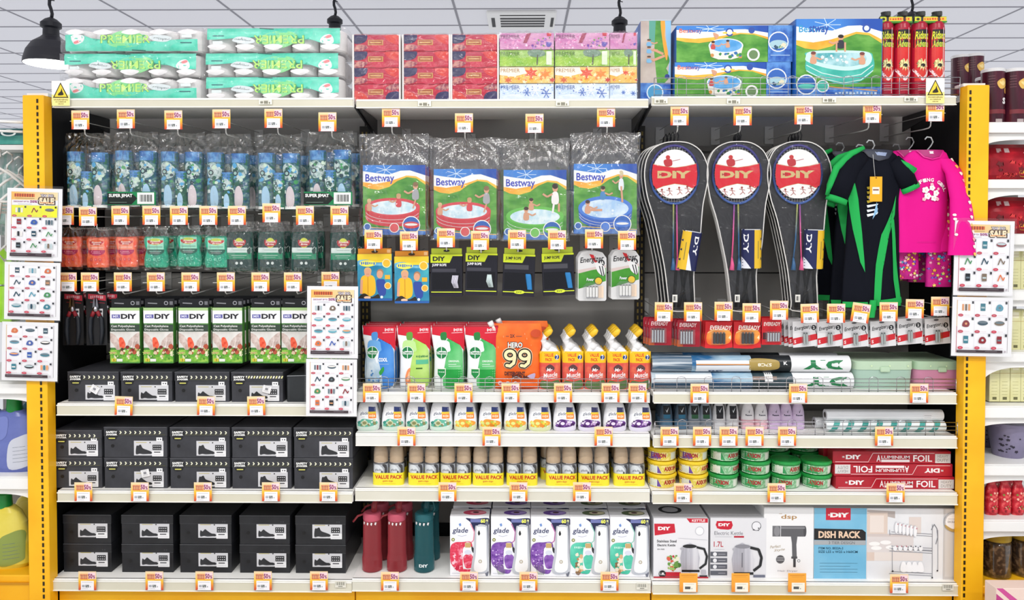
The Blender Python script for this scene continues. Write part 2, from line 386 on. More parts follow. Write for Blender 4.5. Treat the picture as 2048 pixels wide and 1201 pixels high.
# ---------------- shelves ----------------
cream = MN('d0ccb8', 'd8d4c2', 3, .5); whit = MN('dcdcd8', 'e2e2de', 3, .5); dirty = MN('d2cfc0', 'dcd9cc', 2.5, .5)
SH = {}
def shelf(key, x0, x1, y0, y1, strip, label, depth=.42, brk=1):
    a = at(x0, y0, 3.0); c = at(x1, y1, 3.0); a2 = at(x1, y0, 3.0)
    zt = (ZZ(y0, 3.0, (x0+x1)/2)); zb = ZZ(y1, 3.0, (x0+x1)/2); w = a2.x-a.x; h = zt-zb
    SH[key] = zt
    r_ = empty('shelf', ((a.x+a2.x)/2, 3.0, zb)); tag(r_, label, 'shelf')
    b = MB(); b.box(-w/2, w/2, .004, depth, h-.022, h, M('f3f2ee', .5), .001)
    b.box(-w/2, w/2, .0, .012, 0.002, h, M('f3f2ee', .5), .002); b.build('shelf_deck', r_)
    b = MB(); b.box(-w/2+.002, w/2-.002, -.006, .0, .003, h-.006, strip, .002)
    b.box(-w/2+.002, w/2-.002, -.009, -.005, .001, .005, M('f2f0e6')); b.box(-w/2+.002, w/2-.002, -.008, -.004, h-.009, h-.005, M('f6f5ee'))
    b.build('label_strip', r_)
    if brk:
        for sx in (-1, 1):
            b = MB(); x = sx*(w/2-.006); b.V = []
            n0 = [(0.02, h-.024), (0.02, h-.03), (depth, h-.09), (depth, h-.024)]
            b.add([(x-.003, y, z) for y, z in n0]+[(x+.003, y, z) for y, z in n0], [(0, 1, 2, 3), (4, 7, 6, 5), (0, 4, 5, 1), (1, 5, 6, 2), (2, 6, 7, 3), (3, 7, 4, 0)], M('3a3a3c')); b.build('bracket', r_)
    return r_
shelf('A1', 106, 708, 196, 216, cream, 'cream-fronted top shelf under the toilet paper', .4)
shelf('A2', 114, 706, 808, 832, cream, 'cream-fronted shelf under the single row of dark shoe boxes')
shelf('A3', 115, 706, 983, 1005, cream, 'cream-fronted shelf under the middle two layers of shoe boxes')
shelf('A4', 103, 705, 1160, 1183, cream, 'cream-fronted base shelf under the lowest black shoe boxes', .43, 0)
shelf('B1', 712, 1297, 198, 217, cream, 'cream-fronted top shelf under the boxed tissues', .4)
shelf('B2', 711, 1300, 785, 805, whit, 'white shelf with wire guard under the refill pouches')
shelf('B3', 711, 1300, 868, 893, whit, 'white shelf under the row of gel air fresheners')
shelf('B4', 710, 1300, 978, 1003, dirty, 'white shelf under the twin aerosol value packs')
shelf('B5', 704, 1302, 1160, 1184, dirty, 'white base shelf under the water bottles and spray boxes', .43, 0)
shelf('C1', 1303, 1912, 192, 212, cream, 'cream-fronted top shelf under the paddling pool boxes', .4)
shelf('C2', 1306, 1913, 785, 808, cream, 'cream-fronted shelf under the rolled mats and storage boxes')
shelf('C3', 1306, 1914, 872, 896, cream, 'cream-fronted shelf under the roll-on deodorants')
shelf('C4', 1304, 1915, 985, 1009, cream, 'cream-fronted shelf under the dish paste tubs and foil')
shelf('C5', 1304, 1922, 1166, 1190, cream, 'cream-fronted base shelf under the kettle and dish rack boxes', .43, 0)
# wire guards
wire = M('c4c4c8', .25, 1)
def fence(x0, x1, ytop, key, label, Y=3.008):
    a = at(x0, 800, Y).x; c = at(x1, 800, Y).x; zt = SH[key]; H = ZZ(ytop, Y)-zt
    r_ = empty('wire_shelf_guard', ((a+c)/2, Y, zt)); tag(r_, label, 'shelf guard'); w = c-a
    b = MB()
    for k in range(4): b.tube([(-w/2, 0, .006+k*(H-.006)/3), (w/2, 0, .006+k*(H-.006)/3)], .0016, wire, 5)
    b.build('rail_wires', r_)
    n = int(w/.105)
    for i in range(n+1):
        x = -w/2+w*i/n; b = MB()
        if i in (0, n): b.tube([(x, 0, 0), (x, 0, H)], .0018, wire, 5)
        else: b.tube([(x-.018, 0, 0), (x-.018, 0, H-.004), (x-.014, .002, H+.004), (x, .002, H+.008), (x+.014, .002, H+.004), (x+.018, 0, H-.004), (x+.018, 0, 0)], .0014, wire, 5)
        b.build('upright_wire', r_)
fence(715, 1298, 758, 'B2', 'chrome wire guard along the refill pouches and toilet cleaners')
fence(1308, 1912, 757, 'C2', 'chrome wire guard in front of the rolled mats')
fence(1310, 1916, 843, 'C3', 'chrome wire guard in front of the roll-on deodorants')
fence(1306, 1912, 157, 'C1', 'chrome wire guard along the paddling pool boxes on the top shelf')
# ======================= top shelf =======================
mint = MN('3cd0b0', '74e2c8', 14, .3); filmw = film('ffffff', .04, .06, 16, .7)
def bez(px, Y): return px*Y/FX
def tp_pack():
    Y = 3.03; w = Wd(285, Y); h = Wd(47.5, Y); D = .24
    r_ = empty('toilet_paper_pack')
    n = 5; rr = w/n/2*.97
    for j in range(1):
        for i in range(n):
            b = MB(); x = -w/2+rr*1.03+i*(w/n)*.995
            b.lathe([(rr-.006, .004), (rr, .01), (rr, h-.012), (rr-.006, h-.005)], M('f6f2f2', .9), 24, x, rr+.012)
            b.lathe([(.02, h-.006), (.02, h-.0045)], M('c9b8a6'), 12, x, rr+.012); b.build('toilet_roll', r_)
    b = MB(); b.box(-w/2+.01, w/2-.01, rr*2+.012, D, .004, h-.004, M('f3eff0', .9), .02, 3); b.build('rear_rolls', r_)
    def wy(x, z):
        t = ((x+w/2)/w*n) % 1-.5; e = min(1, max(0, (w/2-abs(x))/.03)); v = min(1, max(0, min(z, h-z)/.018))
        return .010-(rr*(math.sqrt(max(0, 1-(t*1.7)**2))-1))*-.10*1-.012*min(e, v)**.5+.003*noise.noise((x*22, z*40, 3))
    b = MB(w, h, warp=wy, maxe=.016); wave = []
    # printed mint areas of the film, bow shapes and lettering
    b.p([(.03, .3), (.14, .28), (.22, .45), (.34, .6), (.52, .62), (.7, .7), (.86, .5), (.97, .48), (.97, .97), (.03, .97)], mint)
    b.b([(.35, .35), (.45, .12), (.58, .3), (.56, .7), (.42, .85), (.33, .66)], MN('7fdc8c', '9be3a0', 20, .3))
    b.b([(.08, .33), (.13, .27), (.17, .4), (.15, .62), (.1, .7), (.075, .5)], M('f4f2f4'))
    b.l([(.12, .27), (.165, .3), (.175, .45)], .002, '5d6c70'); b.b([(.09, .6), (.12, .52), (.135, .6), (.1, .68)], 'ee8d90')
    b.t('PREMIER', .28, .3, .64, .66, '3fa860', .03); b.t('PREMIER', .285, .31, .637, .65, 'c8f47c', .008)
    b.b([(.63, .38), (.7, .3), (.79, .42), (.75, .6), (.66, .55)], M('dfe8ea')); b.t('compact', .66, .4, .78, .56, '55666b', .005)
    b.r(.86, .3, .93, .42, 'e9f3f2'); b.l([(.85, .64), (.93, .64)], .004, '2e6f73')
    b.l([(.5, .93), (.6, .97)], .004, '1f6b62')
    for i in range(n):
        b.b([(i/n+.03, .2), (i/n+.1, .04), (i/n+.17, .2), (i/n+.1, .3)], M('f7f4f5', .7), 3)
    b.build('printed_front', r_)
    b = MB()
    def fs(u, v):
        x = (u-.5)*(w+.02); z = v*(h)
        return (x, wy(x*.98, z)-.004+.005*noise.noise((x*14, z*25, 9))+.02*max(0, abs(u-.5)-.46)*25*.4, z)
    b.sheet(fs, 60, 12, filmw)
    for sx in (-1, 1):
        b.sheet(lambda u, v, sx=sx: (sx*(w/2+.008+.006*noise.noise((u*9, v*6, sx))), .01+u*(D-.02), v*h), 10, 8, filmw)
    b.sheet(lambda u, v: ((u-.5)*w, .01+v*(D-.02), h+.002+.003*noise.noise((u*20, v*9, 1))), 30, 8, filmw)
    b.build('clear_wrap', r_); return r_
zt = SH['A1']; hp = Wd(47.5, 3.03)
for s_, (px, n_) in enumerate(((261, 'left'), (545, 'right'))):
    for k in range(3):
        lay = ['bottom', 'middle', 'top'][k]
        flip = (s_ == 1) or k == 1
        c = at(px+[0, -2, 3][k], 196, 3.05); o_ = inst('tp', tp_pack, (c.x, 3.05+[0, .008, 0][k], zt+k*(hp+.003)), 'mint and white toilet paper pack, %s of the %s stack%s' % (lay, n_, ', print upside down' if flip else ''), 'toilet paper', 'toilet paper packs on the top shelf')
        if flip:
            for ch in o_.children:
                if ch.name.startswith('printed_front'): ch.scale = (-1, 1, -1); ch.location.z = hp
# --- red tissue multipacks
def redpack():
    Y = 3.03; w = Wd(89, Y); bh = Wd(32.8, Y); r_ = empty('tissue_multipack')
    pk = MN('b8163a', 'd03048', 9, .3, 'c41c3e'); nv = MN('221e50', '342a60', 14, .35)
    for k in range(4):
        b = MB(w, bh); b.box(-w/2, w/2, 0, .22, 0, bh-.001, pk, .003)
        up = k == 0
        F = (lambda u, v: (1-u, 1-v)) if up else (lambda u, v: (u, v))
        q = lambda pts, c: b.b([F(*p) for p in pts], c)
        q([(.0, .0), (.28, .02), (.26, .4), (.12, .55), (0, .5)], nv)
        q([(0, .75), (.12, .6), (.3, .72), (.2, .95), (0, .97)], MN('c98a7c', '8a2d4c', 60, .4))
        q([(.7, .05), (1, .05), (1, .6), (.85, .5), (.75, .35)], MN('d8402e', 'd02c3c', 20, .35))
        q([(.35, .1), (.6, .05), (.7, .3), (.55, .5), (.35, .45)], 'b81f44'); q([(.4, .6), (.62, .55), (.72, .95), (.45, .97)], 'c92748')
        b.r(.31, .32, .65, .64, 'c79a52'); b.r(.33, .36, .63, .60, 'a8562f'); b.l([(.36, .48), (.6, .48)], .003, 'e6c07a')
        b.sc(.05, .62, .3, .95, ['d9a88c', 'a04060'], 10, .008, .02, 'streak', k); b.r(.0, .0, 1, .02, 'a01c34')
        b.build('tissue_box', r_, (0, .003, k*bh))
    b = MB(); H = 4*bh
    for sx in (-1, 1):
        b.box(sx*(w/2+.004)-.0035, sx*(w/2+.004)+.0035, -.001, .22, 0, H, M('efe9e6', .4), .002)
    b.build('white_tray_edge', r_)
    b = MB(); b.sheet(lambda u, v: ((u-.5)*w, -.003-.002*noise.noise((u*9, v*9, 2)), v*H), 16, 16, film('ffffff', .04, .1, 22, .35)); b.sheet(lambda u, v: ((u-.5)*w, .2*v, H+.003+.006*abs(noise.noise((u*9, v*9, 2)))), 12, 8, film('ffffff', .04, .1, 22, .35))
    b.build('clear_wrap', r_); return r_
for i, px in enumerate((753, 852.5, 949.5)):
    inst('redp', redpack, (at(px, 196, 3.03).x, 3.03, SH['B1']), 'wrapped stack of four red tissue boxes, %s of three' % ('leftmost', 'middle', 'rightmost')[i], 'tissue pack', 'red tissue multipacks')
    inst('redp', redpack, (at(px, 196, 3.03).x+.008, 3.262, SH['B1']), 'wrapped red tissue boxes standing behind the %s red stack' % ('leftmost', 'middle', 'rightmost')[i], 'tissue pack', 'red tissue multipacks')
# --- four seasons multipacks
def seasonpack(w, side=False):
    Y = 3.03; bh = Wd(33.5, Y); r_ = empty('tissue_multipack')
    for k in range(4):
        m0 = [MN('c9dcf5', 'e9f0fb', 12, .35), MN('f0b030', 'f4d890', 14, .35), MN('78ae2a', 'b4d47c', 16, .35), MN('c878b0', 'dca8c8', 12, .35)][k]
        b = MB(w, bh); b.box(-w/2, w/2, 0, .2, 0, bh-.001, m0, .002)
        if k == 0:
            b.p([(0, .75), (.3, .62), (.6, .8), (1, .7), (1, 1), (0, 1)], MN('e6effa', 'c2d6f2', 9, .4)); b.sc(.02, .05, .98, .65, ['5b86cf', '86a8e2', 'ffffff', '3e66b8'], 60 if not side else 25, .006, .025, 'star', 4)
            for (u, v, z) in ((.66, .42, .13), (.5, .55, .07), (.86, .6, .09)):
                for a in range(6): b.l([(u, v), (u+z*math.cos(a*1.047), v+z*w/bh*math.sin(a*1.047))], .003, 'f8fbff' if z > .1 else '4a72c2')
        if k == 1:
            b.sc(.0, .3, 1, 1, ['f2b52c', 'f6cf4e', 'e8862c', 'f9eec4'], 34 if not side else 14, .02, .05, 'leaf', 7); b.p([(.0, .05), (.45, .05), (.5, .4), (.25, .6), (0, .5)], 'faf3e0')
            for (u, v, z, c_) in ((.58, .38, .14, 'e2502c'), (.16, .8, .08, 'd9602a'), (.84, .45, .12, 'ee8a30'), (.97, .8, .07, 'cc4436')):
                b.p([(u+z*(1 if j % 2 else .45)*math.cos(j*.524), v+z*w/bh*.8*(1 if j % 2 else .45)*math.sin(j*.524)) for j in range(12)], c_)
        if k == 2:
            b.p([(0, .4), (.4, .5), (.7, .35), (1, .5), (1, 1), (0, 1)], MN('7fb82a', 'a9cf4c', 30, .4)); b.sc(0, .4, 1, .95, ['5f9c22', '9bc93c', 'd9e86a'], 50 if not side else 20, .006, .014, 'streak', 9)
            b.b([(.52, .1), (.64, .0), (.8, .06), (.84, .3), (.7, .45), (.55, .36)], '73907a'); b.l([(.7, .3), (.69, .9)], .005, '5a5a48'); b.r(.86, .1, .96, .9, 'dfeccf')
        if k == 3:
            b.sc(.0, .15, .55, .95, ['d86fae', 'e89ac6', 'f4d0e4', 'b85a9c'], 36 if not side else 16, .01, .035, 'petal', 11); b.sc(.6, .3, .95, .95, ['7b3fa0', '9a62b8', '6a9c44', 'c58ad0'], 34 if not side else 14, .01, .035, 'petal', 12)
            b.p([(.5, .05), (.58, .02), (.5, .6), (.43, .62)], 'a33a5c'); b.r(.87, .02, .95, .2, 'cc2e44'); b.c(.9, .7, .045, '6656b0')
        b.t('PREMIER', .02, .12, .37, .34, ['5a74a8', 'a87430', '5c7a3c', '7a5470'][k], .0)
        b.l([(0, .995), (1, .995)], .0015, '6b6b58'); b.build('tissue_box', r_, (0, .003, k*bh))
    b = MB(); H = 4*bh
    b.sheet(lambda u, v: ((u-.5)*(w+.004), -.003-.003*noise.noise((u*9, v*9, 5)), v*H), 16, 16, film('ffffff', .05, .1, 22, .4))
    b.sheet(lambda u, v: ((u-.5)*w, .2*v, H+.003+.012*abs(noise.noise((u*7, v*9, 2)))), 14, 8, film('ffffff', .05, .1, 22, .4)); b.build('clear_wrap', r_); return r_
w1 = Wd(108, 3.03); w2 = Wd(54, 3.03)
for i, (px, lab) in enumerate(((1053.5, 'beside the red tissue stacks'), (1164.5, 'in the middle'))):
    c = at(px, 196, 3.03)
    inst('sea', lambda: seasonpack(w1), (c.x, 3.03, SH['B1']), 'wrapped stack of four flower, grass, leaf and snow tissue boxes, %s' % lab, 'tissue pack', 'seasonal tissue multipacks')
c = at(1247, 196, 3.03); inst('sea2', lambda: seasonpack(w2, True), (c.x, 3.03, SH['B1']), 'narrow end view of a seasonal tissue box stack beside the pool boxes', 'tissue pack', 'seasonal tissue multipacks')
# --- artwork of the paddling pool packaging
grass = MN('3f8a2e', '6fb04c', 11, .35, '579c3a', st=(1, 1, 2.2)); skyb = MG([(0, '9ccdf2'), (1, '2a6fce')], .2, .3)
skin = 'd9a080'; water = MN('bfe0ee', 'e9f6fa', 30, .3); wblue = MN('2458b4', '5f98dd', 26, .35)
def kid(b, u, v, s, shirt, hair='3a2418', arm=1, asp=1):
    b.e(u, v, s*.32, s*.36*asp, skin, 12); b.e(u, v-s*.16*asp, s*.34, s*.24*asp, hair, 12)
    b.b([(u-s*.3, v+s*.4*asp), (u+s*.3, v+s*.4*asp), (u+s*.38, v+s*1.3*asp), (u-s*.38, v+s*1.3*asp)], shirt, 3)
    b.l([(u+arm*s*.3, v+s*.5*asp), (u+arm*s*.9, v+s*.75*asp), (u+arm*s*1.4, v+s*.5*asp)], s*b.w*(b.fr[2]-b.fr[0])*.22, skin)
def swish(b, asp=1, top=.0, h=.3):
    T = lambda v: top+v*h
    b.p([(0, T(0)), (1, T(0)), (1, T(1.0)), (.85, T(.66)), (.7, T(.6)), (.55, T(.8)), (.42, T(1.12)), (.25, T(1.28)), (.1, T(1.2)), (0, T(1.05))], MG([(0, '3f86d8'), (1, '1c4fae')], 0, .1, ax=0))
    for a in range(7): b.l([(.36, T(.25)), (.36+.16*math.cos(a*.9), T(.25)-.1*h*3*math.sin(a*.9))], .0022, 'd9ebfa')
    b.p([(0, T(.32)), (.2, T(.42)), (.42, T(.5)), (.6, T(.3)), (.75, T(.28)), (1, T(.55)), (1, T(1.0)), (.85, T(.66)), (.7, T(.6)), (.55, T(.8)), (.42, T(1.12)), (.25, T(1.28)), (.1, T(1.2)), (0, T(1.05))], 'f4f6f4')
    b.p([(0, T(.9)), (.2, T(1.0)), (.4, T(.88)), (.55, T(.72)), (.7, T(.55)), (.85, T(.6)), (1, T(.88)), (1, T(1.05)), (.85, T(.7)), (.7, T(.64)), (.55, T(.84)), (.42, T(1.16)), (.25, T(1.32)), (.1, T(1.25)), (0, T(1.1))], MN('f7a52c', 'f9c94a', 12, .35))
def pool(b, cu, cv, ru, rv, rim, deep=.17, dark=None, water_=None):
    dark = dark or rim
    b.p([(cu+ru*math.cos(R(a)), cv+rv*math.sin(R(a))) for a in range(180, 361, 15)]+[(cu+ru*.98, cv+deep*.5)]+[(cu+ru*.97*math.cos(R(a)), cv+deep+rv*math.sin(R(a))*.95) for a in range(10, 180, 15)]+[(cu-ru*.98, cv+deep*.5)], dark)
    b.e(cu, cv, ru, rv, rim, 28); b.e(cu, cv+.01, ru*.86, rv*.78, water_ or water, 28)
    for k in (.35, .65): b.l([(cu+ru*.98*math.cos(R(a)), cv+deep*k+rv*math.sin(R(a))) for a in range(15, 170, 14)], .0022, M('f3f3f3', .3, al=.6))
    b.sc(cu-ru*.6, cv-rv*.3, cu+ru*.6, cv+rv*.6, ['ffffff', 'eaf5fa', 'cfe6f0'], 14, .008, .03, 'petal', 3, clip=lambda u, v: ((u-cu)/ru)**2+((v-cv)/rv)**2 < .5)
def poolcard(b, rim, dark, style=0):
    b.r(0, 0, 1, 1, grass); swish(b, h=.27)
    b.t('Bestway', .04, .13, .5, .27, M('2333b8'), .018)
    if style == 0:
        pool(b, .47, .6, .44, .13, rim, .16, dark); kid(b, .1, .52, .1, skin, 'd8b98a'); kid(b, .57, .45, .11, rim, 'caa070', -1); kid(b, .84, .3, .13, 'a9a9ae', '8a6a4a', -1, 1.1); b.l([(.84, .5), (.8, .62)], .006, skin)
    elif style == 1:
        pool(b, .5, .66, .46, .14, rim, .15, dark); kid(b, .36, .57, .11, skin, '3a2418'); kid(b, .44, .44, .1, skin, '3a2418'); kid(b, .82, .26, .14, 'f2eeee', '2f1e16', -1, 1.2); b.l([(.8, .48), (.78, .62)], .008, 'f2eeee'); b.l([(.88, .48), (.88, .6)], .008, skin)
    else:
        pool(b, .5, .63, .43, .17, rim, .13, dark, MN('dfeefa', 'a9cdf0', 20, .3)); kid(b, .22, .56, .11, skin); b.l([(.2, .66), (.45, .66)], .009, skin); kid(b, .46, .36, .11, '4a8ac0'); kid(b, .75, .16, .1, 'e8eef4', 'd8c8a0', -1, 1.6); b.l([(.75, .32), (.77, .55)], .008, skin)
    b.r(0, .93, 1, 1, wblue); b.p([(0, .88), (.5, .9), (1, .93), (1, .96), (0, .92)], wblue); b.l([(.1, .895), (1, .94)], .0035, 'e8c040')
    b.c(.07, .885, .06, 'd8e8f4'); b.c(.07, .885, .045, '2a62b4')
    b.c(.5, .9, .08, 'f4f4f0'); b.c(.5, .9, .068, rim); b.c(.77, .86, .145, 'f4f4f0'); b.c(.77, .86, .13, '2f66bb'); b.e(.77, .86, .13, .05, rim); b.e(.77, .853, .1, .018, 'f4f4f0')
# tall narrow pool box
bluep = MN('1d4f9e', '2e74c8', 12, .35)
def tallbox():
    Y = 3.1; w = Wd(60, Y); h = ZZ(42, Y)-SH['C1']; b = MB(w, h); b.box(-w/2, w/2, 0, .27, 0, h, bluep, .002)
    b.r(0, 0, 1, .78, MN('b9aaa2', 'd3c8c0', 9, .4)); b.r(.28, 0, .5, .3, '5aa594'); b.p([(.5, 0), (.72, 0), (.82, .35), (.98, .5), (.85, .6), (1, .7), (.8, .78), (.55, .78), (.45, .4)], grass)
    b.b([(.66, 0), (.82, 0), (.8, .2), (.9, .35), (.86, .5), (.74, .3)], 'f4a838'); b.p([(.8, 0), (1, 0), (1, .72), (.9, .72), (.96, .5), (.86, .3)], '8ec4ea')
    for v in (.25, .34, .46): kid(b, .28, v, .2, '7db8e0', '5d4a3c', 1, .25)
    b.l([(.4, .36), (.75, .42)], .01, skin); b.l([(.4, .5), (.8, .44)], .01, skin); b.r(0, .78, 1, 1, wblue); b.c(.48, .9, .28, 'd8e8f4'); b.c(.48, .9, .24, '4a9ac8'); b.c(.88, .7, .08, '2a3f8e')
    b.l([(0, 0), (1, 0)], .003, 'c7d4de'); return b.build('pool_box')
c = at(1311, 190, 3.1); inst('tall', tallbox, (c.x, 3.1, SH['C1']), 'tall narrow blue pool box with picnic picture turned sideways', 'toy box', 'paddling pool boxes')
def flatbox():
    Y = 3.06; w = Wd(229, Y); h = Wd(72, Y); b = MB(w, h); b.box(-w/2, w/2, 0, .27, 0, h, bluep, .002)
    b.frame(0, 0, .79, 1); b.r(0, 0, 1, 1, grass); swish(b, h=.36); b.t('Bestway', .03, .08, .28, .23, 'e86a3c', .018); b.t('stway', .12, .08, .28, .23, '2f6fc4', .018)
    b.c(.58, .18, .045, '2a4fa8'); b.c(.82, .13, .035, '2a4fa8'); b.e(.58, .2, .08, .03, 'f0d040'); b.c(.58, .18, .03, 'dfe8f4')
    b.p([(.35, .55), (.73, .55), (.7, .86), (.6, .93), (.46, .93), (.38, .86)], 'e9e6dc'); b.sc(.38, .75, .7, .9, ['3a8a4a', '6aa83c', 'd0904a', '2c6fae'], 14, .01, .025, 'blob', 2)
    b.e(.54, .55, .19, .2, 'e8eef2', 28); b.e(.54, .55, .175, .175, MN('4a9ad8', '7ab8ea', 20, .3), 28); kid(b, .4, .47, .06, 'c84a4a', '2a1c18', 1, 2.2); kid(b, .56, .44, .055, skin, '2a1c18', -1, 2.2); b.b([(.4, .2), (.46, .26), (.44, .36), (.42, .34)], skin)
    b.c(.84, .8, .07, 'eef0ec'); b.c(.84, .8, .05, '6a8a5a')
    b.frame(.79, 0, 1, 1); b.r(0, 0, 1, 1, wblue); b.c(.42, .45, .42, 'e8eef2'); b.c(.42, .45, .37, '2f66bb'); b.e(.42, .52, .37, .12, 'a9cdd8'); b.sc(.2, .52, .7, .62, ['4a8a4a', 'e8e0c0', '2a4f6e'], 14, .03, .08, 'blob', 5); b.l([(.1, .82), (.9, .82)], .003, 'a8c8ea'); b.frame()
    return b.build('pool_box')
hf = Wd(72, 3.06)
for k in range(2):
    c = at(1468-3*(1-k), 190, 3.06); o_ = inst('flat', flatbox, (c.x, 3.06, SH['C1']+k*(hf+.001)), 'wide flat pool box with round pool picture, %s of two' % ('lower', 'upper')[k], 'toy box', 'paddling pool boxes')
def bigbox():
    Y = 3.03; w = Wd(172, Y); h = ZZ(40, Y)-SH['C1']; b = MB(w, h); b.box(-w/2, w/2, 0, .3, 0, h, bluep, .002)
    b.r(.01, 0, .99, .87, grass); b.frame(.01, 0, .99, 1); swish(b, h=.3); b.t('Bestway', .03, .08, .38, .2, '2a9ad0', .018); b.t('stway', .15, .08, .38, .2, '2348a8', .018); b.c(.82, .12, .05, '2a4fa8'); b.c(.82, .12, .03, 'dfe8f4')
    tl = MN('3cb0a0', '5cc8b8', 14, .3)
    b.b([(.12, .5), (.16, .42), (.8, .42), (.9, .5), (.9, .66), (.75, .8), (.55, .84), (.3, .76), (.12, .66)], tl)
    for k_ in (.07, .14): b.l([(.12, .52+k_), (.3, .62+k_), (.55, .68+k_), (.76, .64+k_), (.9, .52+k_)], .003, 'd8f2ea')
    b.b([(.11, .49), (.2, .41), (.75, .41), (.88, .47), (.84, .6), (.62, .66), (.36, .63), (.14, .55)], 'c9ece6'); b.b([(.17, .49), (.24, .44), (.72, .44), (.82, .49), (.78, .57), (.6, .61), (.38, .58), (.2, .53)], MN('4aa8b0', 'b8dfe4', 16, .3))
    kid(b, .52, .24, .1, '2a2a3a', '1f1612', -1, 1); b.l([(.47, .3), (.47, .42)], .007, skin); b.l([(.57, .3), (.57, .42)], .007, skin); kid(b, .2, .45, .09, skin, '7a3f3a'); kid(b, .77, .46, .09, skin, '7a3f3a', -1)
    b.sc(.3, .45, .65, .57, ['ffffff', 'd8eef4'], 14, .01, .03, 'petal', 6); b.r(0, .87, 1, 1, wblue); b.l([(.3, .86), (.95, .92)], .004, 'e8a040')
    b.c(.12, .84, .12, 'e8eef2'); b.c(.12, .84, .105, '2a5fb0'); b.e(.12, .86, .1, .03, '58c0b0'); b.c(.31, .86, .075, 'e8eef2'); b.c(.31, .86, .062, '48b8a4'); b.g(.45, .93, .95, .965, 'cfe0f2', 12); b.frame()
    return b.build('pool_box')
c = at(1677, 190, 3.03); inst('bigb', bigbox, (c.x, 3.03, SH['C1']), 'large square pool box picturing a turquoise rectangular pool', 'toy box', 'paddling pool boxes')
# --- insect spray twin packs
def sprays():
    Y = 3.06; rr = Wd(32.5, Y)/2; H = ZZ(22, Y)-SH['C1']; r_ = empty('insect_spray_twin_pack')
    for i in (-1, 1):
        x = i*rr*1.02; b = MB(rr*2, H, warp=lambda X, Z, x=x: surf([(0, x, rr, rr, rr), (H, x, rr, rr, rr)])(X, Z), maxe=.012); b.x0 = x
        b.lathe([(rr*.9, 0), (rr, .004), (rr, .012)], M('c8c8cc', .25, 1), 28, x, rr); b.lathe([(rr, .012), (rr, H*.80), (rr*.93, H*.85), (rr*.8, H*.875)], MN('a81a34', 'c4203a', 5, .25), 28, x, rr)
        b.lathe([(rr*.995, .0), (rr*.995, .022)], M('d8d8dc', .25, 1), 28, x, rr)
        b.r(.1, .3, .9, .8, MN('d8242c', 'e04434', 10, .3)); b.b([(.08, .66), (.5, .76), (.92, .66), (.92, .7), (.5, .8), (.08, .7)], 'f4e4e4')
        b.r(.05, .22, .95, .42, '1a1416'); b.t('Ridsect', .1, .24, .9, .33, 'e6ea3c', .02, .2); b.t('Advance', .12, .34, .88, .42, 'cfe04a', .02, .2)
        b.p([(.5+.34*(1 if j % 2 else .4)*math.cos(j*.3), .62+.075*(1 if j % 2 else .4)*math.sin(j*.3)) for j in range(21)], 'f2e6a0'); b.e(.52, .625, .14, .02, '2a2420')
        for k in range(4): b.l([(.25, .83+k*.025), (.75, .83+k*.025)], .0018, 'e8b0b4')
        b.l([(.72, .2), (.72, .94)], .0025, 'f0dada')
        cn = b.build('spray_can', r_)
        b = MB(); b.lathe([(rr*.72, H*.87), (rr*.74, H*.88), (rr*.74, H*.93), (rr*.6, H*.95), (rr*.45, H*.97), (rr*.5, H*.995), (rr*.3, H)], M('2c2e2c', .4), 20, x, rr)
        b.box(x-.009, x+.009, -.001, rr, H*.93, H*.985, M('343634', .4), .003); b.build('spray_cap', cn)
    b = MB(rr*4, .04); w = rr*4
    b.box(-w/2+.004, w/2-.002, rr*.32-.001, rr*1.5, H*.86, H*.875, M('3f9a30', .4), .002); b.box(-w/2+.004, w/2-.002, rr*.3, rr*.34, H*.86, H*.93, M('7fb33a', .4))
    b.y = rr*.3; b.z0 = H*.875; b.h = H*.05; b.L = .0004
    b.r(.02, 0, .98, 1, 'd9d838'); b.r(.2, .05, .95, .85, 'f2c23a'); b.g(.3, .2, .92, .75, 'd8342c', 8); b.e(.12, .5, .05, .3, '2a2a20'); b.r(0, .95, 1, 1.25, '2f8a2c')
    b.build('promo_collar', r_); return r_
for j, Y in enumerate((3.06, 3.19, 3.32)):
    for i, px in enumerate((1793, 1862)):
        c = at(px, 190, 3.06); inst('spr', sprays, (c.x-.0, Y, SH['C1']), 'twin pack of red insect spray cans, %s, %s row' % (('left pair', 'right pair')[i], ('front', 'second', 'rear')[j]), 'insect spray', 'insect spray twin packs')
# warning placards clipped to the top shelf and small shelf stickers
def warn():
    w = Wd(36, 2.985); h = Wd(50, 2.985); b = MB(w, h, y=-.0012); b.box(-w/2, w/2, -.001, .001, 0, h, M('f5f3ea', .35))
    b.r(0, .55, 1, 1, MN('f2e489', 'f6eca8', 6, .4)); b.p([(.5, .06), (.94, .68), (.06, .68)], '2a2618'); b.p([(.5, .13), (.85, .64), (.15, .64)], 'f3d33c')
    b.b([(.38, .5), (.5, .42), (.56, .3), (.6, .42), (.66, .56), (.36, .58)], '2a2618'); b.t('WARNING', .1, .72, .9, .79, '8a7a3a', .02); b.g(.2, .82, .8, .87, '8a7a3a', 8); b.g(.34, .9, .66, .95, '8a7a3a', 5)
    return b.build('warning_placard')
for (px, py, pos) in ((122, 212, 'left end of the top shelf below the toilet paper'), (1870, 207, 'right end of the top shelf below the insect sprays')):
    c = at(px, py, 2.985); inst('warn', warn, c, 'yellow triangle warning placard at the %s' % pos, 'sign', 'warning placards')
def stick(dark='8a8878'):
    w = Wd(26, 2.99); h = Wd(11, 2.99); b = MB(w, h); b.box(-w/2, w/2, -.0005, .0005, 0, h, M('f1eee0', .4)); b.L = .0006
    b.l([(.1, .25), (.8, .25)], .001, 'b8b4a2'); b.r(.1, .42, .32, .85, dark); b.r(.38, .35, .7, .9, dark); b.r(.76, .55, .86, .9, dark); return b.build('shelf_label')
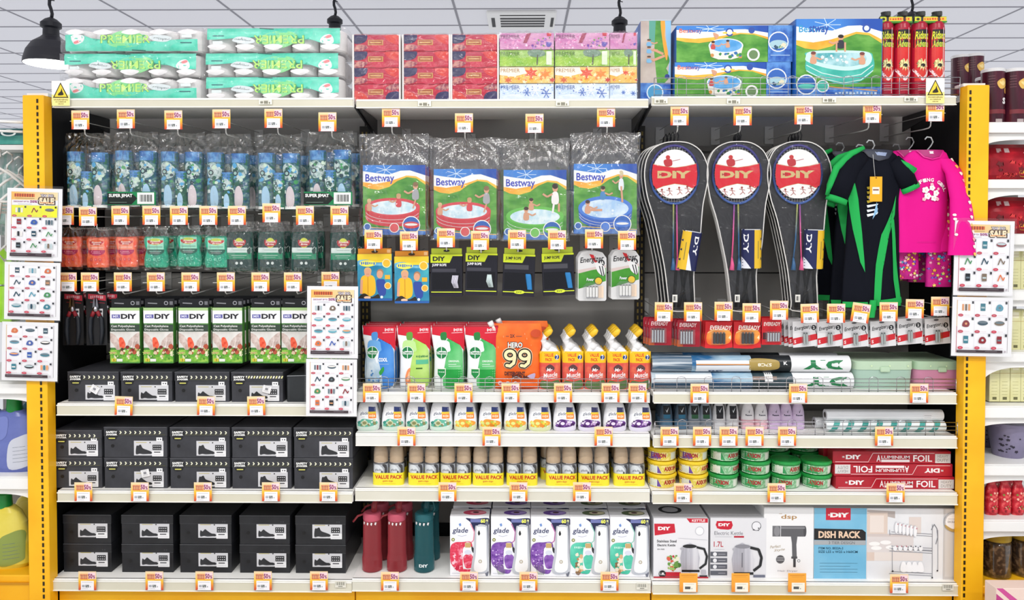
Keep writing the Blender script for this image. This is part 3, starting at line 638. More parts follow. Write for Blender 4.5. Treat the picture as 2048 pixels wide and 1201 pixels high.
for i, (px, py, lb) in enumerate(((849, 213, 'under the middle red tissue stack'), (1125, 212, 'under the seasonal tissue boxes'), (1322, 207, 'under the tall narrow pool box'), (1467, 208, 'under the flat pool boxes'),
        (1659, 205, 'under the large square pool box'), (1822, 203, 'under the insect spray cans'), (531, 209, 'under the right toilet paper stack'))):
    inst('stick', stick, at(px, py, 2.989), 'small white price sticker on the top shelf strip %s' % lb, 'price label', 'small stickers on the top shelf')
# ======================= price tags and hooks =======================
def ptag():
    w = Wd(36, 3.0); h = Wd(38, 3.0); r_ = empty('price_tag')
    b = MB(w, h); b.box(-w/2, w/2, -.0006, .0006, 0, h, MG([(0, 'cc3a34'), (.25, 'e88a34'), (.5, 'f6c43a'), (.7, 'f6cf78'), (1, 'f4d8b0')], 0, h, .4)); b.L = .0007
    b.r(.55, .05, .97, .4, MG([(0, 'f9e6d8'), (1, 'f6d4dc')], 0, h, .4)); b.r(.1, .14, .52, .42, 'd8683c'); b.r(.12, .16, .5, .38, 'f4b888')
    for k in range(4): b.r(.15+k*.09, .18+.02*(k % 2), .185+k*.09, .38, '9c3a34')
    b.l([(.1, .2), (.52, .2)], .0014, '8c1f2c'); b.t('50', .55, .12, .8, .38, '8e2768', .03); b.t('%', .82, .2, .95, .38, '8e2768', .02)
    b.l([(.5, .46), (.95, .44)], .001, 'd89a3a'); b.build('printed_card', r_)
    b = MB(w, h); b.y = -.0014; b.box(-w*.36, w*.37, -.0014, -.0008, h*.02, h*.5, M('f3f1f4', .35)); b.L = .0002
    b.l([(.2, .58), (.8, .58)], .0009, '9a98a2'); b.r(.2, .72, .36, .84, '9a9ea8'); b.r(.2, .765, .36, .785, 'e4e4ea'); b.r(.4, .71, .6, .85, '6e7474'); b.r(.45, .71, .47, .8, 'd9dcda'); b.r(.52, .76, .54, .85, 'd9dcda'); b.r(.66, .78, .7, .84, '8a8c92'); b.l([(.2, .92), (.55, .92)], .0008, '9a98a2'); b.r(.12, .965, .88, .995, 'ffffff')
    b.build('price_sticker', r_); return r_
def lipstag():
    o = ptag(); return o
TN = {}
def put_tag(px, ytop, Y, label, group, tilt=0):
    c = at(px, ytop+38, Y); inst('ptag', ptag, c, label, 'price tag', group, ry=R(tilt))
chrome = M('cfcfd0', .3, 1); pale = M('d9d9d6', .35)
def hook():
    L = YB-3.06; r_ = empty('display_hook')
    b = MB(); b.tube([(0, -.002, .018), (0, 0, .006), (0, .012, 0), (0, .05, -.001), (0, L, .012)], .0026, pale, 6)
    b.tube([(0, -.002, .018), (0, -.0025, .024)], .0032, M('f2f2f0', .4), 6); b.build('product_arm', r_)
    b = MB(); b.tube([(0, -.052, .05), (0, 0, .053), (0, L, .058)], .0016, pale, 6); b.tube([(-.03, -.052, .05), (.03, -.052, .05)], .0016, pale, 5); b.build('tag_arm', r_)
    b = MB(); b.box(-.02, .02, L-.006, L-.001, -.01, .07, M('bdbdbb', .4), .001); b.build('back_plate', r_)
    return r_
HZ = {}
def hooked(px, ytag, what, row, tilt=0, hx_=None):
    """hook with a swing tag in front; returns the resting point for goods"""
    T = at(px, ytag+38, 3.0)
    c = Vector((at(hx_ if hx_ else px+2, ytag+38, 3.06).x, 3.06, T.z-.016))
    inst('hook', hook, c, 'wire display hook carrying %s' % what, 'hook', 'hooks in the %s' % row)
    put_tag(px, ytag, 3.0, 'sale tag hanging above the %s' % what, 'tags on the %s' % row, tilt)
    return c
RA1, RA2, RA3 = 'top hook row of the left bay', 'second hook row of the left bay', 'third hook row of the left bay'
fclear = film('ffffff', .05, .08, 12, .5, mx_=.6)
def bagfilm(b, w, z0, z1, d, seed, mat, hz=None, nu=22, nv=26, neck=0):
    """crinkled clear bag: front and back sheets meeting at the sides, folds running to the hook hole"""
    hz = z1 if hz is None else hz
    for sgn in (-1, 1):
        def fn(u, v):
            x = (u-.5)*w; z = z0+(z1-z0)*v; rr = math.hypot(x, hz-z)+.01; th = math.atan2(x, hz-z+.02)
            nk = 1-neck*max(0, v-.75)/.25
            thick = d/2*math.sin(math.pi*min(1, max(0, u)))**.5*min(1, (1-v)*5, v*9+.1)
            fold = .005*math.sin(th*17+seed+2*noise.noise((x*9, z*9, seed)))*math.exp(-rr/.16)+.0035*math.sin(th*41+seed*2)*math.exp(-rr/.11)*min(1, rr/.03)+.0012*math.sin(x*230+z*20+3*noise.noise((x*12, z*12, 1)))+.004*noise.noise((x*20+seed, z*16, seed*2.2))
            return (x*nk*(1+.03*noise.noise((z*18, seed, sgn))), sgn*thick+fold-.002, z+.006*noise.noise((x*20, seed, v*2))*(v > .9))
        b.sheet(fn, nu, nv, mat)
# ---- hanging bags of printed rolls
gprint = MN('1f6a4c', '6f9c90', 42, .35, '28587c', st=(1, 1, 1.4)); bprint = MN('2a5fa8', '6aa2d4', 30, .35, '3f7ab8'); dkg = MN('174a3c', '2e7a5c', 24, .4); lt = MN('9fbcb8', '4f7a78', 50, .35, 'd0dedc')
def rollbag(var):
    Y = 3.09; w = Wd(98, Y); H = Wd(152, Y); r_ = empty('bagged_rolls')
    rd = random.Random(var*7+1); sp = [(-.26, 112, 26), (.24, 116+rd.randint(-8, 4), 27)]
    sp += [(.02, 72, 20)]
    for i, (fx, hp, rp) in enumerate(sp):
        rr = Wd(rp, Y)/2*1.35 if i < 2 else Wd(rp, Y)/2*1.2; h = Wd(hp, Y); x = fx*w; cy = .0 if i < 2 else -.022
        lv = [(.004, x, cy, rr, rr*.75), (h, x, cy, rr, rr*.75)]; b = MB(rr*2, h, warp=surf(lv), maxe=.012); b.x0 = x; b.z0 = .004
        b.rings(lv, gprint if i != 2 else dkg, 20); m = rd.random()
        b.r(0.02, .0, .98, .17 if i < 2 else .3, bprint); b.b([(.1, .25), (.5, .18), (.9, .3), (.8, .45), (.3, .48)], lt)
        b.sc(.1, .22, .9, .6, ['1f3f4a', '3f9c5a', 'cfe6d0', '1f5a48', '58a8d8'], 16, .05, .16, 'blob', var*3+i); b.c(.35, .36, .16, '2a4048'); b.c(.35, .36, .09, 'a6c8c0')
        b.b([(.4, .62), (.6, .6), (.75, .75), (.7, .95), (.35, .95), (.3, .75)], 'd8ccd0' if (var+i) % 2 else 'a9cfe8'); b.r(.05, .95, .95, 1, 'e8ecea')
        b.r(.12, .66, .3, .72, 'dfeae4'); b.build('printed_roll', r_)
    if var in (1, 5):
        b = MB(w*.98, .054); b.y = -.047; b.z0 = .01; b.box(-w*.49, w*.49, -.047, -.045, .01, .064, '12804a'); b.L = .0003
        b.p([(0, .1), (.5, .1), (.62, .5), (.5, .95), (0, .95)], '111c18'); b.t('SUPER JIMAT', .03, .16, .52, .48, 'f0f0ee', .04); b.l([(.05, .8), (.4, .8)], .001, '9ab0a4')
        b.r(.62, .06, .97, .92, 'f1f2f0')
        for k in range(12): b.r(.67+k*.022, .22, .67+k*.022+(.014 if k % 3 else .007), .75, '20262a')
        b.build('paper_label', r_)
    b = MB(); bagfilm(b, w*1.03, -.004, H, .088, var*1.7, fclear, H+.002, 44, 36, .12); b.build('clear_bag', r_); return r_
for i, (px, yt, x0, yb) in enumerate([(161, 221, 179, 418), (252, 219, 275, 416), (347, 221, 366, 418), (443, 219, 458, 420), (547, 218, 560, 421), (655, 225, 662, 416)]):
    n_ = nth(i, 6); h_ = hooked(px, yt, '%s bag of green and blue rolls' % n_, RA1, 0, px+9)
    c = at(x0, yb, 3.09); extra = ' with SUPER JIMAT label' if i in (1, 5) else ''
    o_ = inst('rb%d' % (i if i in (1, 5) else i % 3+10 if i != 4 else 12), lambda i=i: rollbag(i), (c.x, 3.09, c.z), '%s hanging bag of green-blue printed rolls%s' % (n_, extra), 'bagged rolls', 'bagged rolls on the top left hooks')
    inst('rb10', None, (c.x+.012, 3.21, c.z+.004), 'bag of printed rolls hanging behind the %s front bag' % n_, 'bagged rolls', 'bagged rolls on the top left hooks')
# ---- sponges
def sponge(kind):
    Y = 3.08; w = Wd({'o': 44, 'w': 48, 'p': 52}[kind], Y); h = Wd({'o': 60, 'w': 62, 'p': 78}[kind], Y); d = .028
    r_ = empty('scrub_sponge_pack'); b = MB(w, h)
    if kind == 'p':
        b.box(-w/2, w/2, -.012, .012, 0, h, MN('0f3f34', '17564a', 60, .8), .004); b.y = -.0125
        b.r(.03, .03, .97, .97, '1c3c38'); b.r(.03, .4, .97, .58, 'd5e3dd'); b.r(.03, .53, .97, .7, '1a8a62'); b.l([(.25, .46), (.75, .46)], .0016, '6fa08c'); b.l([(.2, .6), (.78, .6)], .0016, 'e6efe9'); b.l([(.25, .65), (.7, .65)], .0012, 'b8d8ca')
        b.e(.5, .28, .17, .13, 'cfd84a'); b.b([(.28, .2), (.5, .26), (.74, .2), (.72, .32), (.5, .38), (.3, .34)], 'b8262c'); b.t('Scotch', .32, .22, .7, .28, 'f4f0e8', .02, .2); b.t('Brite', .38, .29, .64, .34, 'f4f0e8', .02, .2)
        b.c(.4, .8, .055, 'dfe8e4'); b.c(.58, .8, .055, 'dfe8e4'); b.e(.88, .47, .08, .1, '24463e'); b.l([(.8, .45), (.92, .38)], .0014, 'f0f4f2'); b.l([(.15, .92), (.5, .92)], .001, '8aa8a0')
    else:
        m = MN('f0563a', 'f67a54', 60, .7) if kind == 'o' else MN('0b9474', '12b08a', 60, .7); m2 = 'f58a68' if kind == 'o' else '9fe0c6'
        lv = [(z*h, 0, 0, w/2*(1-.17*math.exp(-((z-.55)/.16)**2)-.1*(z < .01 or z > .99)), .013) for z in [i/12 for i in range(13)]]
        b.rings(lv, m, 24, 5); b.y = -.0135; b.warp = surf(lv, 5)
        b.r(.15, .04, .85, .5, m2 if kind == 'w' else 'f69678'); b.e(.5, .17, .28, .11, 'c8d84a' if kind == 'w' else 'e8602c'); b.b([(.2, .12), (.5, .17), (.8, .12), (.8, .2), (.5, .26), (.22, .22)], 'c4282c'); b.t('Scotch', .28, .13, .72, .19, 'f6f0e4', .02, .2)
        b.t('Brite', .34, .2, .66, .25, 'f6f0e4', .02, .2); b.l([(.2, .34), (.8, .34)], .0018, 'fbe4dc' if kind == 'o' else '0c6a52')
        b.p([(.12, .42), (.88, .42)]+[(.5+.38*math.cos(R(a)), .46+.15*math.sin(R(a))) for a in range(0, 181, 20)], 'b81f58' if kind == 'o' else '0d5f4c'); b.l([(.25, .48), (.75, .48)], .0016, 'f4c8d4' if kind == 'o' else 'c8e8dc'); b.l([(.3, .53), (.7, .53)], .0012, 'f4c8d4')
        for k in range(3): b.c(.26+k*.2, .74, .065, 'd03a5c' if kind == 'o' else '6fcfb0'); b.c(.26+k*.2, .74, .04, 'f07a5c' if kind == 'o' else '1a9a7a')
        if kind == 'w': b.sc(.12, .6, .9, .95, ['7fd8bc', '3fb898'], 18, .02, .04, 'blob', 3)
    b.build('sponge', r_)
    b = MB()
    bagfilm(b, w*1.12, -.012, h+Wd(20, Y), .04, 3+len(kind)+ord(kind)*.3, film('ffffff', .06, .08, 14, .5, mx_=.65), h+Wd(20, Y), 32, 28, .25); b.build('clear_bag', r_); return r_
gl = {'o': 'orange curved scrub sponge pack', 'w': 'bright green curved scrub sponge pack', 'p': 'flat dark green scouring pad pack'}
tags2 = [130, 176, 241, 303, 358, 417, 474, 543, 610, 679]; ty2 = [412, 414, 412, 412, 412, 412, 412, 407, 412, 412]
sp2 = [('o', 143, 534), ('o', 197, 535), ('o', 255, 534), ('w', 314, 535), ('w', 380, 533), ('w', 435, 535), ('p', 481, 542), ('p', 543, 542), ('p', 610, 542), ('p', 688, 543)]
cnt = {}
for i in range(10):
    k, px, yb = sp2[i]; q = {'o': 3, 'w': 3, 'p': 4}[k]; j = cnt.get(k, 0); cnt[k] = j+1; n_ = nth(j, q)
    h_ = hooked(tags2[i], ty2[i], '%s %s' % (n_, gl[k]), RA2, 0, px-3)
    c = at(px, yb, 3.08)
    for dd in range(2):
        rz = {'o': R(8), 'w': R(-14), 'p': 0}[k]
        inst('spg'+k, lambda k=k: sponge(k), (c.x+(.022 if k != 'p' else .012)*dd, 3.08+.06*dd, c.z+.003*dd), ('%s %s' if dd == 0 else 'pack hanging behind the %s %s') % (n_, gl[k]), 'sponge', 'scrub sponges on the second left hook row', rz=rz*(dd))
# ---- pliers on dark cards
def plier():
    Y = 3.1; w = Wd(40, Y); h = Wd(112, Y); r_ = empty('carded_pliers')
    b = MB(w, h); b.box(-w/2, w/2, -.001, .001, h*.0+.01, h, M('17171a', .5)); b.L = .0012; b.y = 0
    b.p([(.1, .03), (.95, .06), (.95, .16), (.1, .12)], 'c8384a'); b.g(.2, .05, .85, .12, 'e8b8c0', 7); b.l([(.2, .18), (.9, .2)], .002, 'a82a3a'); b.r(.55, .3, .8, .46, 'd8d8da'); b.r(.58, .33, .77, .37, '2a2a2e'); b.r(.58, .4, .7, .44, '2a2a2e'); b.build('backing_card', r_)
    b = MB(); st = M('8a8a90', .3, 1)
    b.prism([(-.012, h*.72), (-.008, h*.86), (-.003, h*.9), (-.001, h*.72)], -.012, -.003, st); b.prism([(.012, h*.72), (.008, h*.86), (.003, h*.9), (.001, h*.72)], -.012, -.003, st)
    b.lathe([(.012, h*.66), (.014, h*.7), (.01, h*.74)], st, 14, 0, -.007); b.build('jaws', r_)
    for sx in (-1, 1):
        b = MB(); b.tube([(sx*.004, -.007, h*.7), (sx*.02, -.007, h*.52), (sx*.024, -.007, h*.3), (sx*.018, -.007, h*.06)], [.006, .009, .009, .007], M('20242c', .5), 8); b.tube([(sx*.006, -.009, h*.66), (sx*.016, -.009, h*.57)], .008, M('8a1f2a', .5), 8); b.build('handle', r_)
    return r_
# ---- glove boxes
def glovebox():
    Y = 3.06; w = Wd(60, Y); h = Wd(112, Y); r_ = empty('glove_box'); b = MB(w, h); b.box(-w/2, w/2, 0, .03, 0, h, MN('3f7a34', '5a9a48', 8, .45), .001)
    b.r(0, .0, 1, .28, 'f1f0f2'); b.r(.0, 0, 1, .05, 'a9c88a'); b.r(.06, .12, .34, .19, '5a5aa0'); b.t('MR', .1, .13, .3, .18, 'd8d8ee', .01); b.t('DIY', .37, .11, .9, .2, '22222a', .045)
    b.r(0, .3, 1, .43, '36463a'); b.t('Cast Polyethylene', .04, .31, .84, .36, 'f2f2ee', .012); b.t('Disposable Gloves', .04, .375, .84, .42, 'f2f2ee', .005)
    b.r(0, .43, 1, .72, MN('c9c6c0', 'e6e4e0', 10, .4))
    b.b([(.0, .46), (.18, .5), (.3, .6), (.34, .72), (.26, .78), (.1, .66), (0, .58)], MN('b39a90', 'd9c9c2', 40, .3)); b.b([(1, .44), (.8, .5), (.62, .6), (.56, .72), (.62, .78), (.72, .68), (.78, .78), (.84, .68), (.9, .74), (1, .6)], MN('b8a29a', 'e0d2cc', 40, .3))
    for k in range(3): b.l([(.66+k*.1, .74), (.74+k*.08, .6)], .0012, '8c7468')
    b.b([(.3, .56), (.42, .54), (.52, .66), (.46, .74), (.34, .74)], MN('d8402a', 'f07050', 50, .3))
    b.r(0, .76, 1, 1, MN('4f9a30', '9ac850', 45, .4, '78b43c')); b.sc(0, .72, 1, .92, ['6fae3c', '9aca54', '4c8a2c', 'e8e0c0', 'c8a878'], 46, .04, .09, 'leaf', 5); b.sc(.3, .7, .95, .82, ['7a2a22', '4a3426', 'd8c0a0', 'b05038'], 12, .05, .1, 'blob', 8)
    b.r(.06, .915, .2, .97, 'd8c83a'); b.r(.22, .92, .42, .97, 'e4e8dc'); b.t('S', .1, .925, .16, .96, '3a3a20', .01); b.r(0, .98, 1, 1, '4a8a3c'); b.build('carton', r_)
    b = MB(w, Wd(18, Y)); b.z0 = h; b.h = Wd(18, Y); b.box(-w/2, w/2, .012, .014, h, h+b.h, M('15161a', .35)); b.y = .012; b.l([(.1, .5), (.42, .55)], .004, '9a9aa0'); b.c(.72, .5, .07, 'b0b0b8'); b.c(.72, .5, .045, '15161a'); b.r(.84, .3, .95, .7, '7a7a80'); b.build('header_card', r_)
    return r_
tags3 = [136, 180, 246, 312, 381, 452, 521, 586, 661]; ty3 = [545, 545, 545, 545, 545, 545, 545, 545, 544]
gx = [250, 317, 387, 455, 531, 593, 655]
for i in range(9):
    if i < 2:
        n_ = ('left', 'right')[i]; what = '%s pair of dark carded pliers' % n_
        hooked(tags3[i], ty3[i], what, RA3, 0, (150, 197)[i]); c = at((150, 197)[i], 695, 3.1)
        for dd in range(2): inst('pli', plier, (c.x+.02*dd, 3.09+.05*dd, c.z), ('%s dark handled pliers on a black card' if not dd else 'pliers card hanging behind the %s pliers') % n_, 'pliers', 'carded pliers', rz=R(6))
    else:
        n_ = nth(i-2, 7); hooked(tags3[i], ty3[i], '%s glove box' % n_, RA3, 0, gx[i-2]-4+(5 if i > 6 else 0)); c = at(gx[i-2], 727, 3.06)
        for dd in range(5):
            if dd < 2 or i not in (7,): inst('glo', glovebox, (c.x+.001*dd*(i-2), 3.062+.034*dd, c.z), ('%s front box of disposable gloves with tomato picture' if dd == 0 else 'glove box '+['', 'second', 'third', 'fourth', 'fifth'][dd]+' from the front on the %s hook') % n_, 'glove box', 'glove boxes on hooks')
# ======================= middle bay hooks =======================
RB1, RB2 = 'top hook row of the middle bay', 'second hook row of the middle bay'
def poolbag(st):
    Y = 3.06; w = Wd(126, Y); h = Wd(140, Y); H = Wd(205, Y); r_ = empty('paddling_pool_pack')
    cols = [('cf3a44', 'd84a52'), ('cf3a44', 'd84a52'), ('58b040', '6cc052'), ('2f62c0', '4a80d8')][st]
    b = MB(w, h); b.box(-w/2, w/2, 0.001, .022, 0, h, MN(cols[0], cols[1], 9, .5), .006, 2); b.L = 0
    poolcard(b, M(cols[1], .35), M(cols[0], .35), [0, 0, 1, 2][st]); b.build('printed_card', r_)
    b = MB(); 
    bagfilm(b, Wd(140, Y), -.006, H-.006, .062, st*2.3+1, film('ffffff', .07, .09, 10, .45, mx_=.6), H, 64, 48, .0); b.build('clear_bag', r_); return r_
pl = [('leftmost red', 782, 216, 788, 470), ('second red', 928, 227, 930, 478), ('green', 1069, 228, 1070, 480), ('blue', 1212, 216, 1211, 468)]
for i, (nm, px, yt, xc, yb) in enumerate(pl):
    hooked(px, yt, '%s paddling pool pack' % nm, RB1, 0, px+2); c = at(xc, yb, 3.06)
    inst('pb%d' % i, lambda i=i: poolbag(i), (c.x, 3.07, c.z), 'clear bagged %s paddling pool with family picture' % nm, 'paddling pool', 'bagged paddling pools')
    inst('pb%d' % i, None, (c.x+.004, 3.16, c.z+.002), 'bagged paddling pool hanging behind the %s one' % nm, 'paddling pool', 'bagged paddling pools')
def vestbox():
    Y = 3.06; w = Wd(69, Y); h = Wd(94, Y); r_ = empty('swim_vest_box'); b = MB(w, h); b.box(-w/2, w/2, 0, .035, 0, h, MN('2a6a9c', '58a8c8', 12, .4), .001)
    b.r(0, 0, 1, .18, 'f4d234'); b.b([(.0, .15), (.3, .12), (.6, .2), (1, .14), (1, .3), (0, .3)], MN('3a8ac0', '8accdc', 20, .3)); b.r(0, .25, 1, 1, MN('1f7aa0', '4ab0b8', 10, .35, '3a90b0'))
    b.e(.3, .2, .24, .07, 'f0e85a'); b.g(.1, .16, .52, .23, '2a6ac0', 7)
    b.b([(.1, .52), (.25, .44), (.36, .44), (.5, .52), (.52, .8), (.4, .9), (.2, .9), (.1, .8)], 'efb92c'); b.l([(.3, .48), (.3, .88)], .003, 'c88a1c'); b.l([(.12, .55), (.1, .85)], .01, skin)
    b.e(.3, .36, .11, .08, 'd8b070', 14); b.e(.3, .4, .1, .085, skin, 14); b.l([(.26, .43), (.34, .43)], .001, 'a03030')
    b.b([(.55, .57), (.66, .54), (.8, .57), (.82, .85), (.68, .9), (.58, .8)], '2f4a9c'); b.e(.66, .4, .1, .08, 'a87c5c', 14); b.e(.65, .44, .09, .085, skin, 14); b.b([(.05, .9), (.2, .84), (.4, .92), (.6, .86), (.6, .97), (.05, .97)], '2c2420'); b.e(.28, .93, .1, .03, 'e8c0a0')
    b.c(.85, .2, .13, 'f4e8b0'); b.c(.85, .2, .105, 'f0b832'); b.r(.8, .45, .95, .54, 'f0b030'); b.c(.88, .68, .1, 'f4e8b0'); b.c(.88, .68, .08, 'eca838'); b.r(0, .95, 1, 1, '2a5fa8'); b.c(.7, .92, .04, 'e0f0f8'); b.build('carton', r_)
    b = MB(w, Wd(11, Y)); b.z0 = h; b.h = Wd(11, Y); b.box(-w/2+.002, w/2-.002, .006, .008, h, h+b.h, M('d98a22', .4)); b.y = .006; b.e(.5, .6, .1, .25, '3a2a14'); b.r(.86, .2, .96, .8, 'e8b880'); b.build('header_card', r_); return r_
def ropebox(v):
    Y = 3.06; w = Wd(64, Y); h = Wd(84, Y); r_ = empty('jump_rope_box'); lime = M('c9d92c', .35)
    b = MB(w, h); b.box(-w/2, w/2, 0, .04, 0, h, M('141420', .35), .001)
    b.p([(0, .0), (.72, 0), (.6, .2), (0, .2)], lime); b.p([(.66, 0), (1, 0), (1, .04), (.7, .04)], lime)
    if v < 2: b.t('DIY', .07, .05, .46, .16, '16161e', .04); b.t('JUMP ROPE', .05, .22, .5, .3, 'e8e8ec', .03); b.r(.05, .34, .8, .42, '3c3c46')
    else: b.t('JUMP ROPE', .07, .06, .56, .15, '16161e', .03); b.r(.05, .25, .8, .36, '44444c')
    b.r(.05, .44, .93, .84, M('0c0c14', .12)); b.l([(.02, .9), (.98, .9)], .0035, 'd8e83a'); b.r(0, .935, 1, 1, '1c1626')
    if v >= 2: b.e(.53, .9, .17, .045, 'd8e83a'); b.t('DIY', .44, .88, .62, .92, '22221a', .02)
    b.build('carton', r_); b = MB()
    if v < 2:
        for k in range(5): b.tube([(w*(.2+.025*k*(1 if v else 1.6)), -.004-.002*(k % 2), h*.5), (w*(.17+.04*k), -.007, h*.34), (w*(.25+.03*k), -.004, h*.2)], .0022, M('e4e2f0' if v == 0 else 'd8e8e8'), 5)
    else: b.rings([(h*.17, w*.36, -.004, .010, .006), (h*.5, w*.3, -.004, .012, .006), (h*.54, w*.29, -.004, .01, .005)], M('2a7ab8', .3), 14)
    b.build('rope', r_)
    b = MB(w, Wd(12, Y)); b.z0 = h; b.h = Wd(12, Y); b.box(-w/2+.003, w/2-.003, .006, .008, h, h+b.h, M('a9b82c', .4)); b.y = .006; b.e(.5, .4, .1, .2, '22241a'); b.build('header_card', r_); return r_
silver = M('d0d0d4', .25, 1)
def batt_charge():
    Y = 3.05; w = Wd(57, Y); h = Wd(100, Y); r_ = empty('battery_pack'); b = MB(w, h)
    o = [(-w*.5, h*.03), (-w*.45, 0), (w*.45, 0), (w*.5, h*.03), (w*.5, h*.86), (w*.36, h*.97), (w*.15, h), (-w*.2, h), (-w*.38, h*.97), (-w*.5, h*.86)]
    b.prism(o, 0, .0015, M('d2d2d2', .3)); b.L = .0002
    b.p([(.02, .42), (.5, .36), (.98, .32), (.98, .6), (.02, .76)], MN('2f7a24', '4c9a34', 8, .35)); b.p([(.02, .38), (.6, .32), (.98, .28), (.98, .34), (.5, .38), (.02, .45)], 'c9b8b4')
    b.p([(.4, .06), (.55, .08), (.62, .18), (.7, .2), (.62, .24), (.55, .2), (.45, .12)], 'c8242c'); b.t('Energizer', .07, .11, .92, .25, '1c1c20', .015, .25, ang=6)
    b.c(.82, .24, .12, '1c1c22'); b.t('AA', .76, .2, .9, .27, 'f0f0f0', .02); b.b([(.6, .24), (.8, .26), (.95, .35), (.92, .5), (.7, .42)], 'dadada'); b.l([(.75, .3), (.85, .5)], .004, '22222a'); b.l([(.85, .3), (.92, .5)], .004, '22222a')
    b.c(.72, .6, .14, '2a2a22'); b.c(.72, .6, .12, 'd8b83a'); b.t('Power', .3, .54, .56, .6, 'e8e8f0', .02, .2); b.r(.72, .7, .9, .94, 'e8d0b8'); b.build('backing_card', r_)
    for k in range(4):
        b = MB(); x = -w*.16+k*w*.105; b.lathe([(.0055, h*.07), (.0055, h*.085), (.0055, h*.28), (.0035, h*.29), (.002, h*.3)], [silver, M('e6e6e4', .3), M('30343a', .3), silver], 12, x, -.006); b.build('battery', r_)
    b = MB(); b.prism([(-w*.3, h*.04), (w*.3, h*.04), (w*.32, h*.1), (w*.32, h*.3), (w*.2, h*.37), (-w*.2, h*.37), (-w*.32, h*.3), (-w*.32, h*.1)], -.013, -.002, film('ffffff', .07, .05, 8, .2)); b.build('blister', r_)
    return r_
tb = [747, 818, 892, 960, 1034, 1114, 1188, 1254]; tyb = [460, 463, 457, 462, 460, 461, 459, 462]
itb = [(750, 602), (824, 607), (893, 593), (962, 591), (1036, 593), (1118, 591), (1184, 602), (1250, 599)]
nmb = ['left swim vest box', 'right swim vest box', 'first jump rope box', 'second jump rope box', 'third jump rope box', 'fourth jump rope box', 'left grey battery pack', 'right grey battery pack']
for i in range(8):
    hooked(tb[i], tyb[i], nmb[i], RB2, 0, itb[i][0]); c = at(itb[i][0], itb[i][1], 3.06)
    if i < 2: inst('vest', vestbox, c, ('left', 'right')[i]+' orange swim vest box with smiling children picture', 'swim vest', 'swim vest boxes', ry=R(-.5))
    elif i < 6: inst('rope%d' % (i-2), lambda i=i: ropebox(i-2), c, '%s black and lime jump rope box%s' % (nth(i-2, 4), ', blue handle showing' if i > 3 else ', pale rope showing'), 'jump rope', 'jump rope boxes', ry=R([0, 1, 2, -2][i-2]))
    else:
        for dd in range(3): inst('bch', batt_charge, (c.x-.003*dd, 3.055+.022*dd, c.z+.001*dd), ('%s grey and green rechargeable battery pack' if not dd else ['', 'second', 'third'][dd]+' pack deep behind the %s grey battery pack') % ('left', 'right')[i-6], 'batteries', 'grey battery packs', ry=R(0))
